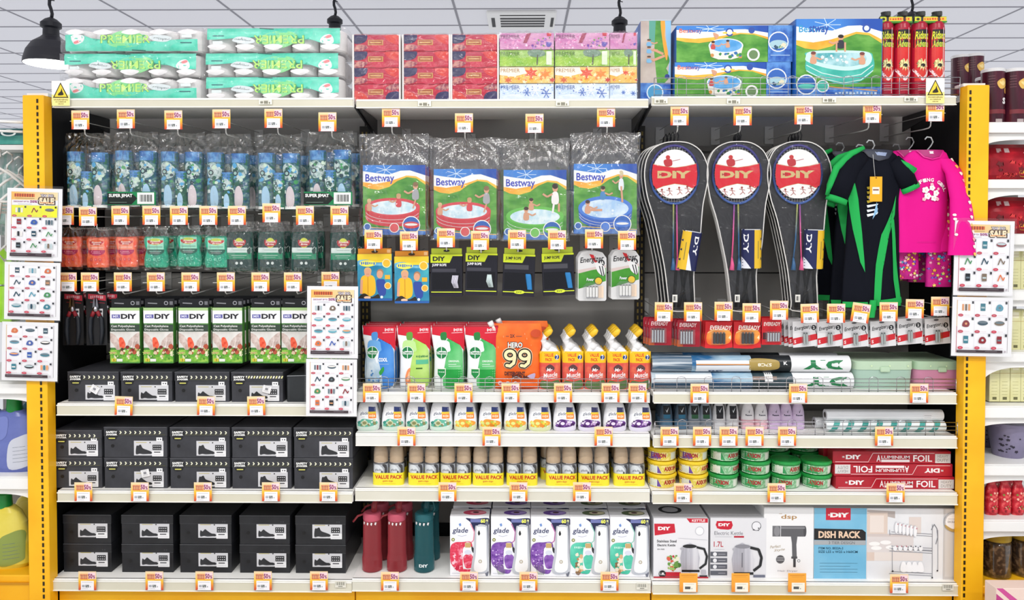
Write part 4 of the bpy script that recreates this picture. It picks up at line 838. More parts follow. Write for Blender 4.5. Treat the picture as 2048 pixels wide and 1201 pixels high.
# ======================= right bay hooks =======================
RC1, RC2 = 'top hook row of the right bay', 'battery hook row of the right bay'
def racket(v):
    s = 3.06/FX; q = lambda dx, py, y=0: (dx*s, y, (640-py)*s); r_ = empty('bagged_badminton_set')
    out = [(0, 284), (26, 287), (48, 301), (61, 325), (65, 350), (61, 378), (55, 408), (52, 440), (48, 490), (40, 530), (37, 552), (39, 605), (37, 622), (-11, 622), (-13, 605), (-20, 545), (-28, 502), (-42, 440), (-54, 402), (-60, 372), (-62, 346), (-58, 320), (-46, 299), (-24, 287)]
    vin = M('060709', .32, sp=.3)
    b = MB(); n = len(out); cx, cy = 0, 400
    def ringp(k, y): return [((dx*k+(1-k)*8)*s, y, (640-(py*k+(1-k)*cy))*s) for dx, py in out]
    b.add(ringp(1, .004)+ringp(.9, .017)+ringp(.4, .021), [(i, (i+1) % n, n+(i+1) % n, n+i) for i in range(n)]+[(n+i, n+(i+1) % n, 2*n+(i+1) % n, 2*n+i) for i in range(n)]+[[2*n+i for i in range(n)]], vin, True)
    b.add(ringp(.985, .003), [range(n)], M('26272b', .5))
    # folds of the black skirt
    for k, (x0, x1) in enumerate(((12, 20), (24, 6), (30, 34), (2, -4))):
        b.add([q(x0-3, 540, .002), q(x0+3, 540, .002), q(x1+4, 615, -.004), q(x1-2, 615, .001)], [(0, 1, 2, 3)], vin)
    b.build('cover_bag', r_)
    b = MB(); sm = []
    for i in range(n):
        p0, p1, p2, p3 = out[i-1], out[i], out[(i+1) % n], out[(i+2) % n]
        for j in range(3):
            t = j/3; sm.append(tuple(.5*((2*p1[k])+(-p0[k]+p2[k])*t+(2*p0[k]-5*p1[k]+4*p2[k]-p3[k])*t*t+(-p0[k]+3*p1[k]-3*p2[k]+p3[k])*t**3) for k in (0, 1)))
    b.tube([q(dx, py, 0) for dx, py in sm], .0024, M('e6e4e0', .5), 6, True); b.build('white_piping', r_)
    b = MB(); ox = -3; el = [q(ox+48*math.cos(R(a)), 350+58*math.sin(R(a)), -.004) for a in range(0, 360, 10)]
    b.tube(el, .0052, MG([(0, '3b5a9c'), (.4, '1f2c5c'), (.7, '3a3a7a'), (1, '4a3a86')], .5, .75, .25), 8, True); b.build('racket_frame', r_)
    b = MB()
    for k in range(-8, 9):
        x = k*5.3; 
        if abs(x) < 47: z = 57*math.sqrt(1-(x/48)**2); b.tube([q(ox+x, 350-z, -.004), q(ox+x, 350+z, -.004)], .0006, M('d8d8dc'), 3)
    for k in range(-10, 11):
        z = k*5.3
        if abs(z) < 57: x = 47*math.sqrt(1-(z/58)**2); b.tube([q(ox-x, 350+z, -.0045), q(ox+x, 350+z, -.0045)], .0006, M('d8d8dc'), 3)
    b.build('strings', r_)
    sx = [0, 2, -6][v]
    for j, (c_, dx, x2) in enumerate((('e0558c', [2, -8, 2][v], [4, -12, 6][v]), ('2f5f8c', [-5, -1, -4][v], [-5, 2, -10][v]))):
        b = MB(); b.tube([q(dx, 409, -.003-.006*j), q((dx+x2)/2, 480, -.004-.005*j), q(x2, 520, -.003)], .0032, MG([(0, c_), (.5, c_), (1, '7a5aa8' if j == 0 else 'b0b04c')], .2, .48, .25), 7)
        b.tube([q(x2, 515, -.003), q(x2+1, 530, -.003), q(x2, 541, -.003)], [.003, .008, .0105], M(c_, .3), 8); b.build('racket_shaft', r_)
    # round printed card
    w = 90*s; h = 99*s; b = MB(w, h); b.x0 = -3*s; b.z0 = (640-399)*s; b.y = -.0095; pts = [(.5+.5*math.cos(R(a)), .5+.5*math.sin(R(a))) for a in range(0, 360, 10)]; pts = [(u, min(v, .985)) for u, v in pts]
    b.p(pts, M('efeeec', .3)); red = M('d02433', .3)
    b.p([(.02, .3), (.25, .34), (.5, .37), (.75, .34), (.98, .29), (1, .5), (.98, .72), (.9, .78), (.75, .72), (.5, .69), (.25, .74), (.1, .8), (.02, .7), (0, .5)], red)
    b.l([(.02, .29), (.25, .335), (.5, .365), (.75, .335), (.98, .28)], .0015, 'b89a5c'); b.l([(.06, .81), (.25, .74), (.5, .69), (.75, .72), (.93, .8)], .0015, 'b89a5c')
    b.t('DIY', .12, .43, .86, .58, 'c9b27c', .05); b.t('MR', .16, .48, .28, .53, 'a02a30', .01)
    b.e(.35, .16, .05, .045, 'c03a3a', 10); b.b([(.26, .22), (.42, .2), (.44, .32), (.3, .34)], 'b8333a'); b.l([(.42, .24), (.62, .2)], .002, 'a83040')
    for (u, v_) in ((.22, .86), (.38, .84), (.6, .82), (.78, .8)):
        b.e(u, v_-.05, .025, .022, '9a4440', 8); b.l([(u, v_-.03), (u+.02, v_+.04), (u-.04, v_+.09)], .0022, 'a84a44'); b.l([(u+.02, v_+.03), (u+.07, v_+.08)], .002, 'a84a44'); b.l([(u-.06, v_-.02), (u+.07, v_)], .0018, 'a84a44')
    b.build('printed_card', r_)
    # shuttlecock tube
    w = 40*s; h = 78*s; b = MB(w, h); X = [21, 26, 28][v]*s; lv = [(0, X, .0, w/2, w*.35), (h, X, .0, w/2, w*.35)]
    yl = [0, 1, 1][v]; b.rings(lv, M('1e2450', .3), 20); b.warp = surf(lv); b.x0 = X
    b.r(*((.02, 0, .42, 1) if not yl else (.56, 0, .98, 1)), M('e0b62c', .3)); b.p([(.42, .55), (.42, 1), (.7, 1)] if not yl else [(.0, .7), (.4, 1), (0, 1)], 'dfe2ea'); b.t('DIY', .25 if not yl else -.3, .31, 1.2 if not yl else .65, .42, 'f0f0f4', .03, ang=-90); b.r(0, 0, 1, .02, 'c8ccd4'); b.r(.22 if not yl else .74, .3, .26 if not yl else .78, .75, '8a7a3a')
    o = b.build('shuttlecock_tube', r_, (0, -.004, (640-537)*s), (0, R([9, 0, 2][v]), 0))
    b = MB(10*s, 15*s); b.x0 = -1*s; b.z0 = (640-605)*s; b.y = -.006; b.r(0, 0, 1, 1, 'ecebe4'); b.r(.25, .2, .5, .8, '3a3a3a'); b.r(.6, .2, .7, .8, '3a3a3a'); b.build('barcode_sticker', r_)
    b = MB(); m = film('ffffff', .015, .06, 12, .6, mx_=.3)
    b.add(ringp(.985, -.0145)+ringp(1, -.001), [range(n)]+[(i, (i+1) % n, n+(i+1) % n, n+i) for i in range(n)], m); b.build('clear_front', r_)
    b = MB(); b.tube([q(-4, 284, .004), q(-3, 270, .002), q(2, 262, .003), q(6, 272, .004), q(4, 284, .004)], .003, M('17181c', .5), 6); b.build('hanging_loop', r_)
    return r_
for i, (px, tgx, ty) in enumerate(((1351, 1359, 213), (1476, 1485, 213), (1597, 1607, 211))):
    n_ = ('left', 'middle', 'right')[i]; hooked(tgx, ty, '%s badminton set' % n_, RC1, 0, px+4); c = at(px, 640, 3.06)
    inst('rk%d' % i, lambda i=i: racket(i), (c.x, 3.07, c.z), '%s badminton racket set in black bag with white piping' % n_, 'badminton set', 'bagged badminton sets')
    for dd in range(1, (4, 3, 4)[i]): inst('rk%d' % i, None, (c.x+(-.006, .007, .004)[i]*dd, 3.07+.045*dd, c.z+.001*dd), 'badminton set %s behind the %s front one' % (['', 'directly', 'second', 'third', 'fourth'][dd], n_), 'badminton set', 'bagged badminton sets')
# ---- swimwear
def hanger(w):
    b = MB(); m = tint('e4e8ea', .4, .1)
    b.tube([(0, 0, 0), (0, 0, .03), (.012, 0, .045), (.02, 0, .06), (.012, 0, .078), (-.004, 0, .08), (-.012, 0, .07)], .0028, m, 8)
    b.tube([(-w/2, 0, -.045), (-w*.2, 0, -.012), (0, 0, 0), (w*.2, 0, -.012), (w/2, 0, -.045)], .0035, m, 8)
    b.tube([(-w/2, 0, -.045), (0, 0, -.05), (w/2, 0, -.045)], .003, m, 8); return b
def fold(b, k=46, a=.005, seed=0, z0=0):
    b.V = [(x+a*.4*noise.noise((z*9, x*5, seed)), y+a*math.sin(x*k+seed+z*3)*min(1, abs(z-z0)*9+.2)+a*noise.noise((x*16, z*8, seed)), z) for x, y, z in b.V]
def swim():
    s = 3.03/FX; X = lambda px: (px-1745)*s; Z = lambda py: (640-py)*s; r_ = empty('swim_suit_set'); nv = M('0a0d18', .8, sp=.15); gr = M('22a850', .7, sp=.2)
    lv = [(Z(py), X(cx), 0, a*s, bb) for py, cx, a, bb in ((615, 1745, 60, .02), (560, 1745, 57, .02), (480, 1746, 52, .022), (400, 1748, 50, .024), (350, 1748, 54, .026), (325, 1750, 50, .022), (312, 1752, 40, .016), (305, 1752, 32, .012))]
    lv2 = []
    for p, q in zip(lv, lv[1:]):
        for t in (0, .25, .5, .75): lv2.append(tuple(p[k]+(q[k]-p[k])*t for k in range(5)))
    lv2.append(lv[-1]); sf = surf(lv2, 2.6)
    b = MB(120*s, Z(290)); b.rings(lv2, nv, 40, 2.6, (0, 0)); b.warp = lambda x, z: sf(x, z)-.003
    U = lambda px: (X(px)/(120*s))+.5; V = lambda py: 1-Z(py)/b.h; PP = lambda pts, c: b.p([(U(x), V(y)) for x, y in pts], c)
    PP([(1692, 380), (1704, 368), (1711, 400), (1719, 470), (1726, 545), (1716, 525), (1703, 460)], gr)
    PP([(1788, 392), (1779, 420), (1757, 470), (1748, 530), (1745, 612), (1757, 612), (1761, 540), (1768, 480), (1785, 430)], gr)
    PP([(1776, 440), (1783, 440), (1790, 520), (1800, 590), (1802, 612), (1792, 612), (1784, 560)], gr); PP([(1686, 604), (1732, 604), (1734, 615), (1687, 615)], gr); PP([(1758, 600), (1803, 594), (1804, 606), (1758, 612)], gr)
    for k in range(7): PP([(1728, 376+k*9), (1750, 372+k*9+(k % 3)), (1748, 376+k*9), (1730, 381+k*9)], 'e4ecf2' if k > 3 else 'c8b43c')
    PP([(1722, 300), (1732, 314), (1750, 323), (1770, 318), (1784, 303)], '23283a'); b.l([(U(1722), V(301)), (U(1732), V(315)), (U(1750), V(324)), (U(1770), V(319)), (U(1784), V(303))], .004, '141828'); PP([(1745, 306), (1768, 308), (1764, 315), (1748, 313)], '8a98b8')
    PP([(1732, 400), (1738, 372), (1741, 402)], 'e4ecf2'); PP([(1740, 440), (1747, 405), (1749, 425)], '8ab8dc')
    fold(b, 60, .0045, 1, Z(330)); b.build('shirt_body', r_)
    b = MB(); b.rings([(Z(600), X(1712), .012, 24*s, .012), (Z(617), X(1708), .012, 25*s, .013)], gr, 20, cap=(0, 0)); b.rings([(Z(620), X(1742), -.02, 8*s, .009), (Z(600), X(1744), -.022, 7*s, .008), (Z(635), X(1738), -.02, 9*s, .009)][::-1], gr, 14); b.build('green_hem', r_)
    for side, pts, rad, strp, cf in (('l', [(1722, 312), (1700, 335), (1685, 362), (1672, 398)], [14, 21, 22, 20], [(1722, 298), (1696, 310), (1668, 338), (1655, 372), (1650, 392)], (1670, 400)), ('r', [(1782, 322), (1800, 345), (1815, 375)], [14, 20, 17], [(1786, 322), (1806, 334), (1822, 345)], (1817, 382))):
        b = MB(); b.tube([(X(a), -.01, Z(c_)) for a, c_ in pts], [k*s for k in rad], nv, 14); b.V = [(x, y*.62-.006, z) for x, y, z in b.V]; fold(b, 70, .003, 4); sl = b.build('sleeve', r_)
        b = MB(); b.tube([(X(a), -.022, Z(c_)) for a, c_ in strp], [4*s, 6.5*s, 7*s, 6*s, 4*s][:len(strp)], gr, 10); b.V = [(x, y*.7-.008, z) for x, y, z in b.V]; b.build('green_stripe', sl)
        b = MB(); dx, dz = (pts[-1][0]-pts[-2][0]), (pts[-1][1]-pts[-2][1]); L = math.hypot(dx, dz); b.tube([(X(pts[-1][0]-dx/L*2), -.01, Z(pts[-1][1]-dz/L*2)), (X(pts[-1][0]+dx/L*8), -.01, Z(pts[-1][1]+dz/L*8))], (rad[-1]+1.5)*s, gr, 16); b.V = [(x, y*.62-.006, z) for x, y, z in b.V]; b.build('green_cuff', sl)
    b = MB(); b.tube([(X(1738), -.03, Z(312)), (X(1741), -.036, Z(356))], .0008, M('e8e8e4'), 5); w = 24*s; h = 49*s; b.w = w; b.h = h; b.x0 = X(1743); b.z0 = Z(405); b.y = -.0375; b.box(X(1743)-w/2, X(1743)+w/2, -.0375, -.0365, Z(405), Z(356), M('f0ab1c', .4)); b.r(.2, .42, .78, .7, 'f4e9d8'); b.r(.25, .5, .72, .56, '8a5a4a'); b.c(.5, .05, .06, '5a3a10'); b.build('yellow_swing_tag', r_)
    o = hanger(100*s).build('hanger', r_, (X(1738), 0, Z(322)))
    return r_
hooked(1744, 208, 'navy and green swim set', RC1, 0, 1737); c = at(1745, 640, 3.03)
inst('swim', swim, (c.x, 3.04, c.z), 'navy short-sleeved swim set with green panels and yellow swing tag, front one', 'clothing', 'navy swim sets')
inst('swim', None, (c.x+.0, 3.13, c.z-.0), 'navy and green swim set hanging just behind the front one', 'clothing', 'navy swim sets', sc=(1.08, 1, .99))
inst('swim', None, (c.x-.045, 3.22, c.z+.012), 'rear navy and green swim set showing at the left of the others', 'clothing', 'navy swim sets', rz=R(-12))
def pink():
    s = 3.03/FX; X = lambda px: (px-1850)*s; Z = lambda py: (640-py)*s; r_ = empty('pink_swim_set'); pk = M('e0128c', .75, sp=.2); pd = MN('c01280', 'd8188c', 20, .55)
    lv = [(Z(py), X(cx), 0, a*s, bb) for py, cx, a, bb in ((506, 1846, 49, .022), (450, 1846, 50, .022), (390, 1846, 51, .024), (345, 1847, 51, .026), (320, 1852, 47, .022), (308, 1856, 38, .016), (303, 1857, 30, .012))]
    lv2 = []
    for p, q in zip(lv, lv[1:]):
        for t in (0, .25, .5, .75): lv2.append(tuple(p[k]+(q[k]-p[k])*t for k in range(5)))
    lv2.append(lv[-1]); sf = surf(lv2, 2.8); W_ = 110*s
    b = MB(W_, Z(290)); b.rings(lv2, pk, 40, 2.8, (0, 0)); b.warp = lambda x, z: sf(x, z)-.003; U = lambda px: X(px)/W_+.5; V = lambda py: 1-Z(py)/b.h
    txt = 'SURFING GIRL'
    for k, ch in enumerate(txt):
        if ch == ' ': continue
        a = 205+(k)*12.2; x = 1853+34*math.cos(R(a)); y = 392+30*math.sin(R(a)); b.t(ch, U(x-3), V(y-3.6), U(x+3), V(y+3.6), 'f8f4f6', .03, ang=-(a-270))
    for (x, y, z) in ((1846, 382, 7), (1858, 378, 6), (1866, 388, 6.5), (1850, 394, 7), (1862, 398, 6.5), (1844, 400, 4), (1868, 400, 4), (1857, 371, 3.5), (1870, 380, 3)):
        for a in range(5): b.e(U(x+z*.55*math.cos(a*1.256)), V(y+z*.55*math.sin(a*1.256)), z*.42/110, z*.42*s/b.h, 'f8f6f2' if z > 4.5 else 'f4b8c8', 8, step=.3)
        b.e(U(x), V(y), z*.16/110, z*.16*s/b.h, 'e8d070', 6, step=.4)
    b.l([(U(1832), V(485)), (U(1868), V(485))], .0012, 'c01280'); b.p([(U(x), V(y)) for x, y in ((1832, 302), (1842, 314), (1858, 319), (1874, 315), (1884, 302))], 'a80c6c'); b.l([(U(x), V(y)) for x, y in ((1831, 303), (1842, 316), (1858, 321), (1874, 317), (1885, 303))], .005, 'd8148c'); b.r(U(1854), V(305), U(1862), V(310), 'e8e0e4'); fold(b, 40, .004, 2, Z(330)); b.build('shirt_body', r_)
    for k, (pts, rad, yy) in enumerate((([(1888, 320), (1900, 350), (1903, 400), (1902, 450), (1900, 510)], [15, 19, 21, 24, 28], [-.005, -.04, -.07, -.09, -.10]), ([(1815, 318), (1803, 350), (1800, 400), (1800, 460)], [15, 19, 20, 22], [.02, .03, .03, .03]))):
        lv = [(Z(py), X(px), y, r*s, .016) for (px, py), r, y in zip(pts, rad, yy)][::-1]; l2 = []
        for p, q in zip(lv, lv[1:]):
            for t in (0, .33, .66): l2.append(tuple(p[j]+(q[j]-p[j])*t for j in range(5)))
        l2.append(lv[-1]); sf2 = surf(l2, 2.4); b = MB(300*s, Z(290)); b.rings(l2, pk, 24, 2.4, (0, 0)); b.warp = lambda x, z: sf2(x, z)-.002; U2 = lambda px: X(px)/(300*s)+.5
        if k == 0:
            for j in range(14):
                t = j/13; y = 322+t*186; r = 15+t*13; cx = 1890+14*min(1, t*3)-2*t; x = cx+r*.62
                b.b([(U2(x-4), V(y-2)), (U2(x), V(y-3.5)), (U2(x+3.5), V(y-1)), (U2(x), V(y+4))], ['f6ede4', 'f4c860', 'f6ede4', 'f09aa8'][j % 4], 2)
            for y in (432, 440, 470): b.e(U2(1884), V(y), .01, .008, 'f6ede4', 6)
        fold(b, 50, .003, k+5); b.build('sleeve', r_)
    def leg(x0, x1, y0, y1, yy):
        lv = [(Z(y1), X((x0+x1)/2), yy, (x1-x0)/2*s, .018), (Z((y0+y1)/2), X((x0+x1)/2), yy, (x1-x0)/2*s*.97, .018), (Z(y0), X((x0+x1)/2), yy, (x1-x0)/2*s*.92, .018)]; sf3 = surf(lv, 2.6)
        b = MB((x1-x0)*s, Z(y0)-Z(y1)); b.x0 = X((x0+x1)/2); b.z0 = Z(y1); b.rings(lv, MN('b01078', 'd01c8c', 16, .55), 24, 2.6, (0, 0)); b.warp = lambda x, z: sf3(x, z)-.001
        b.sc(.06, .05, .94, .97, ['f6e8ec', 'f4a8c0', 'f0b040', '7a5ac0', '3aa8c8', 'e03a6a', 'f6e070'], 46, .05, .09, 'leaf', int(x0)); b.build('shorts_leg', r_)
    leg(1798, 1849, 488, 560, .03); leg(1858, 1909, 478, 575, .01)
    b = MB(); b.rings([(Z(500), X(1853), .02, 52*s, .02), (Z(470), X(1853), .02, 46*s, .02)], pd, 24); b.build('shorts_waist', r_)
    hanger(90*s).build('hanger', r_, (X(1857), 0, Z(315))); return r_
hooked(1870, 205, 'pink swim set', RC1, 0, 1861); c = at(1850, 640, 3.03)
inst('pink', pink, (c.x, 3.05, c.z), 'hot pink long-sleeved swim top with patterned shorts, front one', 'clothing', 'pink swim sets')
inst('pink', None, (c.x-.02, 3.16, c.z+.012), 'pink swim set hanging behind the front pink one', 'clothing', 'pink swim sets', rz=R(-8), sc=(.96, 1, 1))
inst('pink', None, (c.x-.03, 3.25, c.z+.016), 'rearmost pink swim set nearest the back panel', 'clothing', 'pink swim sets', rz=R(-10), sc=(.9, 1, .97))
# ---- battery cards
def cell(b, x, z0, z1, r_, m): b.lathe([(r_, z0), (r_, z0+(z1-z0)*.88), (r_*.6, z0+(z1-z0)*.9), (r_*.5, z1)], m, 10, x, -.006)
def evr(kind):
    Y = 3.05; w = Wd({'r': 45, 'o': 54, 's': 40, 'e': 52}[kind], Y); h = Wd(54, Y); r_ = empty('battery_pack'); b = MB(w, h)
    if kind == 'r':
        b.prism([(-w/2, 0), (w/2, 0), (w/2, h*.95), (w*.45, h), (-w*.45, h), (-w/2, h*.95)], 0, .0012, MN('8e1426', 'b01a30', 12, .3)); b.t('EVEREADY', .1, .12, .86, .27, 'f4dcdc', .02, .2); b.l([(.1, .33), (.6, .33)], .001, 'd87a84'); n = 5; zz = (.12, .62); x0 = .17
        b.r(0, .75, .25, 1, 'b8562a')
    elif kind == 'o':
        b.prism([(-w/2, h*.03), (w*.2, 0), (w/2, h*.1), (w*.48, h), (-w*.48, h)], 0, .0012, M('c41c24', .3)); b.b([(.1, .4), (.3, .28), (.7, .26), (.95, .4), (.93, .72), (.7, .84), (.2, .86), (.06, .7)], MN('e8682a', 'f6b050', 14, .3)); b.t('EVEREADY', .18, .14, .98, .3, 'faf0e8', .03, .2); b.l([(.1, .42), (.3, .31), (.9, .31)], .0016, 'f6d8b0'); b.p([(0, .85), (.5, .9), (1, .8), (1, .95), (.5, 1), (0, .98)], 'd02028'); n = 4; zz = (.2, .62); x0 = .34; b.t('4', .86, .5, .95, .66, 'fae8c0', .02)
    elif kind == 's':
        b.prism([(-w/2, 0), (w/2, 0), (w/2, h), (-w/2, h)], 0, .0012, MN('c01a24', 'd02630', 12, .3)); b.t('EVEREADY', .1, .16, .95, .3, 'faf0e8', .025, .1); b.r(.05, .55, .25, .8, '4a1a20'); b.r(.8, .55, .97, .75, '4a1a20'); n = 5; zz = (.14, .48); x0 = .3
    else:
        b.prism([(-w/2, 0), (w/2, h*.04), (w*.46, h), (-w/2, h*.97)], 0, .0012, M('dcdcde', .28)); b.t('Energizer', .06, .2, .66, .38, '1e1e22', .02, .3, ang=8); b.p([(0, .66), (.98, .5), (.96, .72), (0, .9)], 'c8222e'); b.c(.82, .28, .1, '22242a'); b.t('2', .78, .23, .86, .33, 'f0f0f0', .02); b.l([(.7, .2), (.66, .34)], .0022, '22242a'); b.l([(.88, .38), (.94, .56)], .0025, '3a3c42'); b.t('S', .04, .72, .12, .84, 'f4dede', .03); b.e(.45, .08, .1, .03, '4a4a50'); n = 2; zz = (.12, .55); x0 = .42
    b.build('backing_card', r_)
    for k in range(n):
        b = MB(); rr = .0048 if kind != 'o' else .0056; cell(b, -w/2+w*x0+k*rr*2.25, h*zz[0], h*zz[1], rr, [silver, M('e4e2de', .3), M('3a3e44', .3)] if kind in 'rs' else [M('2c3034', .3), M('8a9492', .25, 1), M('4a5452', .3)] if kind == 'o' else [M('a8b0ae', .3), M('8f9a94', .3), M('3c4444', .4)]); b.build('battery', r_)
    b = MB(); ww = n*.0055+.006; xc = -w/2+w*x0+(n-1)*.0054
    b.prism([(xc-ww, h*zz[0]-.003), (xc+ww, h*zz[0]-.003), (xc+ww, h*zz[1]+.003), (xc-ww, h*zz[1]+.003)], -.0125, -.0015, film('ffffff', .07, .05, 8, .2)); b.build('blister', r_); return r_
btx = [1327, 1386, 1447, 1503, 1558, 1620, 1672, 1718, 1777, 1829, 1880]; bty = [605, 605, 604, 607, 602, 608, 608, 607, 605, 599, 594]
bit = [('r', 1320, 691), ('r', 1377, 694), ('o', 1437, 698), ('o', 1494, 698), ('s', 1543, 690), ('e', 1612, 695), ('e', 1661, 695), ('e', 1712, 696), ('e', 1767, 695), ('e', 1821, 690), ('e', 1876, 690)]
bn = {'r': 'dark red battery pack', 'o': 'orange and red battery pack', 's': 'bright red battery pack', 'e': 'white and red battery pack'}; bq = {'r': 2, 'o': 2, 's': 1, 'e': 6}; cnt = {}
for i in range(11):
    k, px, yb = bit[i]; j = cnt.get(k, 0); cnt[k] = j+1; n_ = ('single' if bq[k] == 1 else nth(j, bq[k]).replace(' from the left', '' if bq[k] > 2 else ''))
    tl_ = {7: 9, 0: 1, 5: -2, 9: 1}.get(i, 0)
    hooked(btx[i], bty[i], '%s %s' % (n_, bn[k]), RC2, tl_, px); c = at(px, yb, 3.05)
    for dd in range(5 if i == 5 else 3):
        off = -.011 if i == 5 else (-.004 if k == 'e' else (-.008 if k == 'r' else -.004))
        inst('ev'+k, lambda k=k: evr(k), (c.x+off*dd, 3.05+.02*dd, c.z+.0005*dd), ('%s %s, front of its hook' if dd == 0 else 'pack %s behind the %s %s' % (['', 'just', 'second', 'third', 'fourth'][dd], '%s', '%s')) % (n_, bn[k]), 'batteries', 'carded batteries', ry=R(-2 if k == 'e' else 0), rz=R(-4 if k in 'ro' else 3))
# ======================= shoe boxes =======================
def shoebox(wpx, hpx, Y, style, high, label=True):
    w = Wd(wpx, Y); h = Wd(hpx, Y); D = .31; px = lambda v: v/wpx; py = lambda v: v/hpx; r_ = empty('shoe_box')
    base = MN('34353a', '3d3e44', 14, .5) if style != 'plain' else MN('1d1e22', '26272b', 14, .38)
    b = MB(w, h); b.box(-w/2+.0015, w/2-.0015, .0015, D-.002, 0, h*.86, base, .001); b.y = .0015
    lx = wpx-8-60; f = lambda x: px(lx+x)
    if label:
        t0 = hpx-6-31 if style == 'plain' else hpx-4-30
        if style == 'plain': t0 -= 6
        g = lambda y: py(t0+y); LB = 'cfcfd3' if high != 2 else 'e2e0d4'
        b.r(f(0), g(0), f(60), g(30), LB); b.l([(f(4), g(3.5)), (f(26), g(3.5))], .0028, 'b8ae6c'); b.c(f(33), g(3.6), px(1.4), '2c2c30')
        sh = '2c2d31' if style != 'navy' else '1f2733'
        if high: b.b([(f(4), g(27)), (f(5), g(11)), (f(9), g(10)), (f(14), g(8)), (f(18), g(15)), (f(28), g(19)), (f(35), g(22)), (f(36), g(26)), (f(20), g(27.5)), (f(12), g(26.5))], sh)
        else: b.b([(f(4), g(27)), (f(4.5), g(15)), (f(9), g(17)), (f(14), g(12.5)), (f(19), g(16)), (f(27), g(21)), (f(34), g(22)), (f(36), g(26)), (f(20), g(27.5)), (f(12), g(26.5))], sh)
        b.l([(f(5), g(26.6)), (f(14), g(26)), (f(35), g(26.8))], .0012, '55565c')
        b.r(f(38), g(8), f(56), g(19), '232428')
        for k in range(4): b.r(f(40+k*4), g(10), f(42+k*4), g(12), 'cfcfd3'); b.r(f(40+k*4), g(15), f(42+k*4), g(17), 'cfcfd3')
        b.r(f(37), g(20), f(60), g(31.5), 'e8e8ea'); b.r(f(41), g(22), f(54), g(24), '3a3a40'); b.l([(f(40), g(28)), (f(57), g(28))], .001, 'a8a8b0')
        b.r(f(46), g(-7), f(58), g(1), 'f0f0f2'); b.r(f(49), g(-4.5), f(51), g(-2), '3a3a40'); b.e(f(54.5), g(-3.2), px(1.4), py(1.6), '3a3a40', 8)
    b.build('carton', r_)
    b = MB(w, h*.32); b.z0 = h*.68; b.h = h*.32; b.box(-w/2, w/2, 0, D, h*.86 if 0 else h*.995-h*.30, h, base, .0015)
    V = lambda y: y/(hpx*.32)
    b.z0 = h-h*.32
    if style != 'plain':
        n = int((wpx-30)/10)
        if style == 'stripe':
            for k in range(14): b.p([(px(30+k*5.6), V(8)), (px(33+k*5.6), V(8)), (px(31+k*5.6), V(13)), (px(28+k*5.6), V(13))], 'e4e0a0' if k % 2 else 'f0eee0')
        else:
            for k in range(n):
                u = px(32+k*10); b.p([(u, V(8)), (u+px(2.5), V(8)), (u+px(4.8), V(11)), (u+px(2.5), V(14)), (u, V(14)), (u+px(2.2), V(11))], 'ecebcf')
            b.l([(px(28), V(15.5)), (px(wpx-4), V(15.5))], .0009, '6a6a2c')
        b.b([(px(4), V(7)), (px(16), V(4)), (px(29), V(7)), (px(28), .98), (px(5), .98)], '1b1c20')
        b.t('SAFETY', px(5), V(8), px(28), V(12.5), 'f0f0ee', .05)
        b.t('JOGGER', px(5), V(13.5), px(28), min(.98, V(18)), 'f0f0ee', .05)
    b.l([(0, .02), (1, .02)], .0012, '6a6b70')
    b.l([(0, .9), (1, .9)], .0008, '4a4b50')
    b.build('lid', r_)
    b = MB(w, h); b.y = .0012
    if style != 'plain':
        b.L = .0006; b.p([(px(5), py(19)), (px(28), py(19)), (px(25), py(26)), (px(16.5), py(28)), (px(8), py(26))], '1b1c20'); b.r(px(10), py(22), px(23), py(24), 'd8d46a')
    b.L = .0008; b.e(px(18), py(hpx*.62 if style != 'plain' else hpx*.6), px(3.6), py(3.6), '0c0c0e', 14)
    if style == 'plain': b.r(px(20 if high else 30), py(hpx*.86), px(34 if high else 42), py(hpx*.95), 'd8d8dc') if label == 2 else None
    b.build('finger_hole', r_)
    return r_
# top face lettering on the second row is kept on each lid
def rows(lst, Y, zref, grp, where):
    for i, (x0, x1, y0, y1, st, hi, z) in enumerate(lst):
        wpx = x1-x0-1; hpx = y1-y0; zt = zref+z; H = Wd(hpx, Y)
        key = 'sb%s%d%d%d' % (st, hi, round(wpx), round(hpx)); c = at((x0+x1)/2, 900, Y)
        kind = {'chev': 'charcoal shoe box with yellow chevrons', 'stripe': 'charcoal shoe box with striped yellow band', 'plain': 'plain black shoe box'}[st]
        inst(key, lambda: shoebox(wpx, hpx, Y, st, hi, 1), (c.x, Y, zt), '%s, %s %s' % (kind, nth(i, len(lst)).replace(' from the left', ''), where), 'shoe box', grp)
z2 = SH['A2']; Y = 3.03
rows([(135, 240, 747, 808, 'chev', 0, 0), (241, 347, 747, 808, 'chev', 0, 0), (349, 461, 747, 808, 'chev', 0, 0), (462, 568, 747, 808, 'stripe', 0, 0)], 3.03, z2, 'shoe boxes on the upper shelf', 'on the upper shoe shelf')
b = MB(); w = Wd(42, 3.03); h = Wd(54, 3.03); b.box(-w/2, w/2, 0, .3, 0, h, MN('25282b', '2e3235', 12, .4), .003); b.w = w; b.h = h; b.l([(.1, .1), (.1, .95)], .001, '4a4e52'); b.l([(.02, .02), (.98, .0)], .0016, 'b8bcc0')
c = at(594, 800, 3.03); tag(b.build('shoe_box', None, (c.x, 3.032, z2)), 'turned dark green-black box beside the posters on the upper shoe shelf', 'shoe box', 'shoe boxes on the upper shelf')
z3 = SH['A3']; hh = Wd(62, 3.03)
low = [(105, 207, 921, 983), (208, 337, 921, 983), (338, 462, 921, 983), (463, 586, 921, 983), (587, 707, 921, 983)]
xs = [(105, 205), (206, 336), (338, 461), (462, 584), (586, 707)]
his = [0, 1, 1, 1, 1]
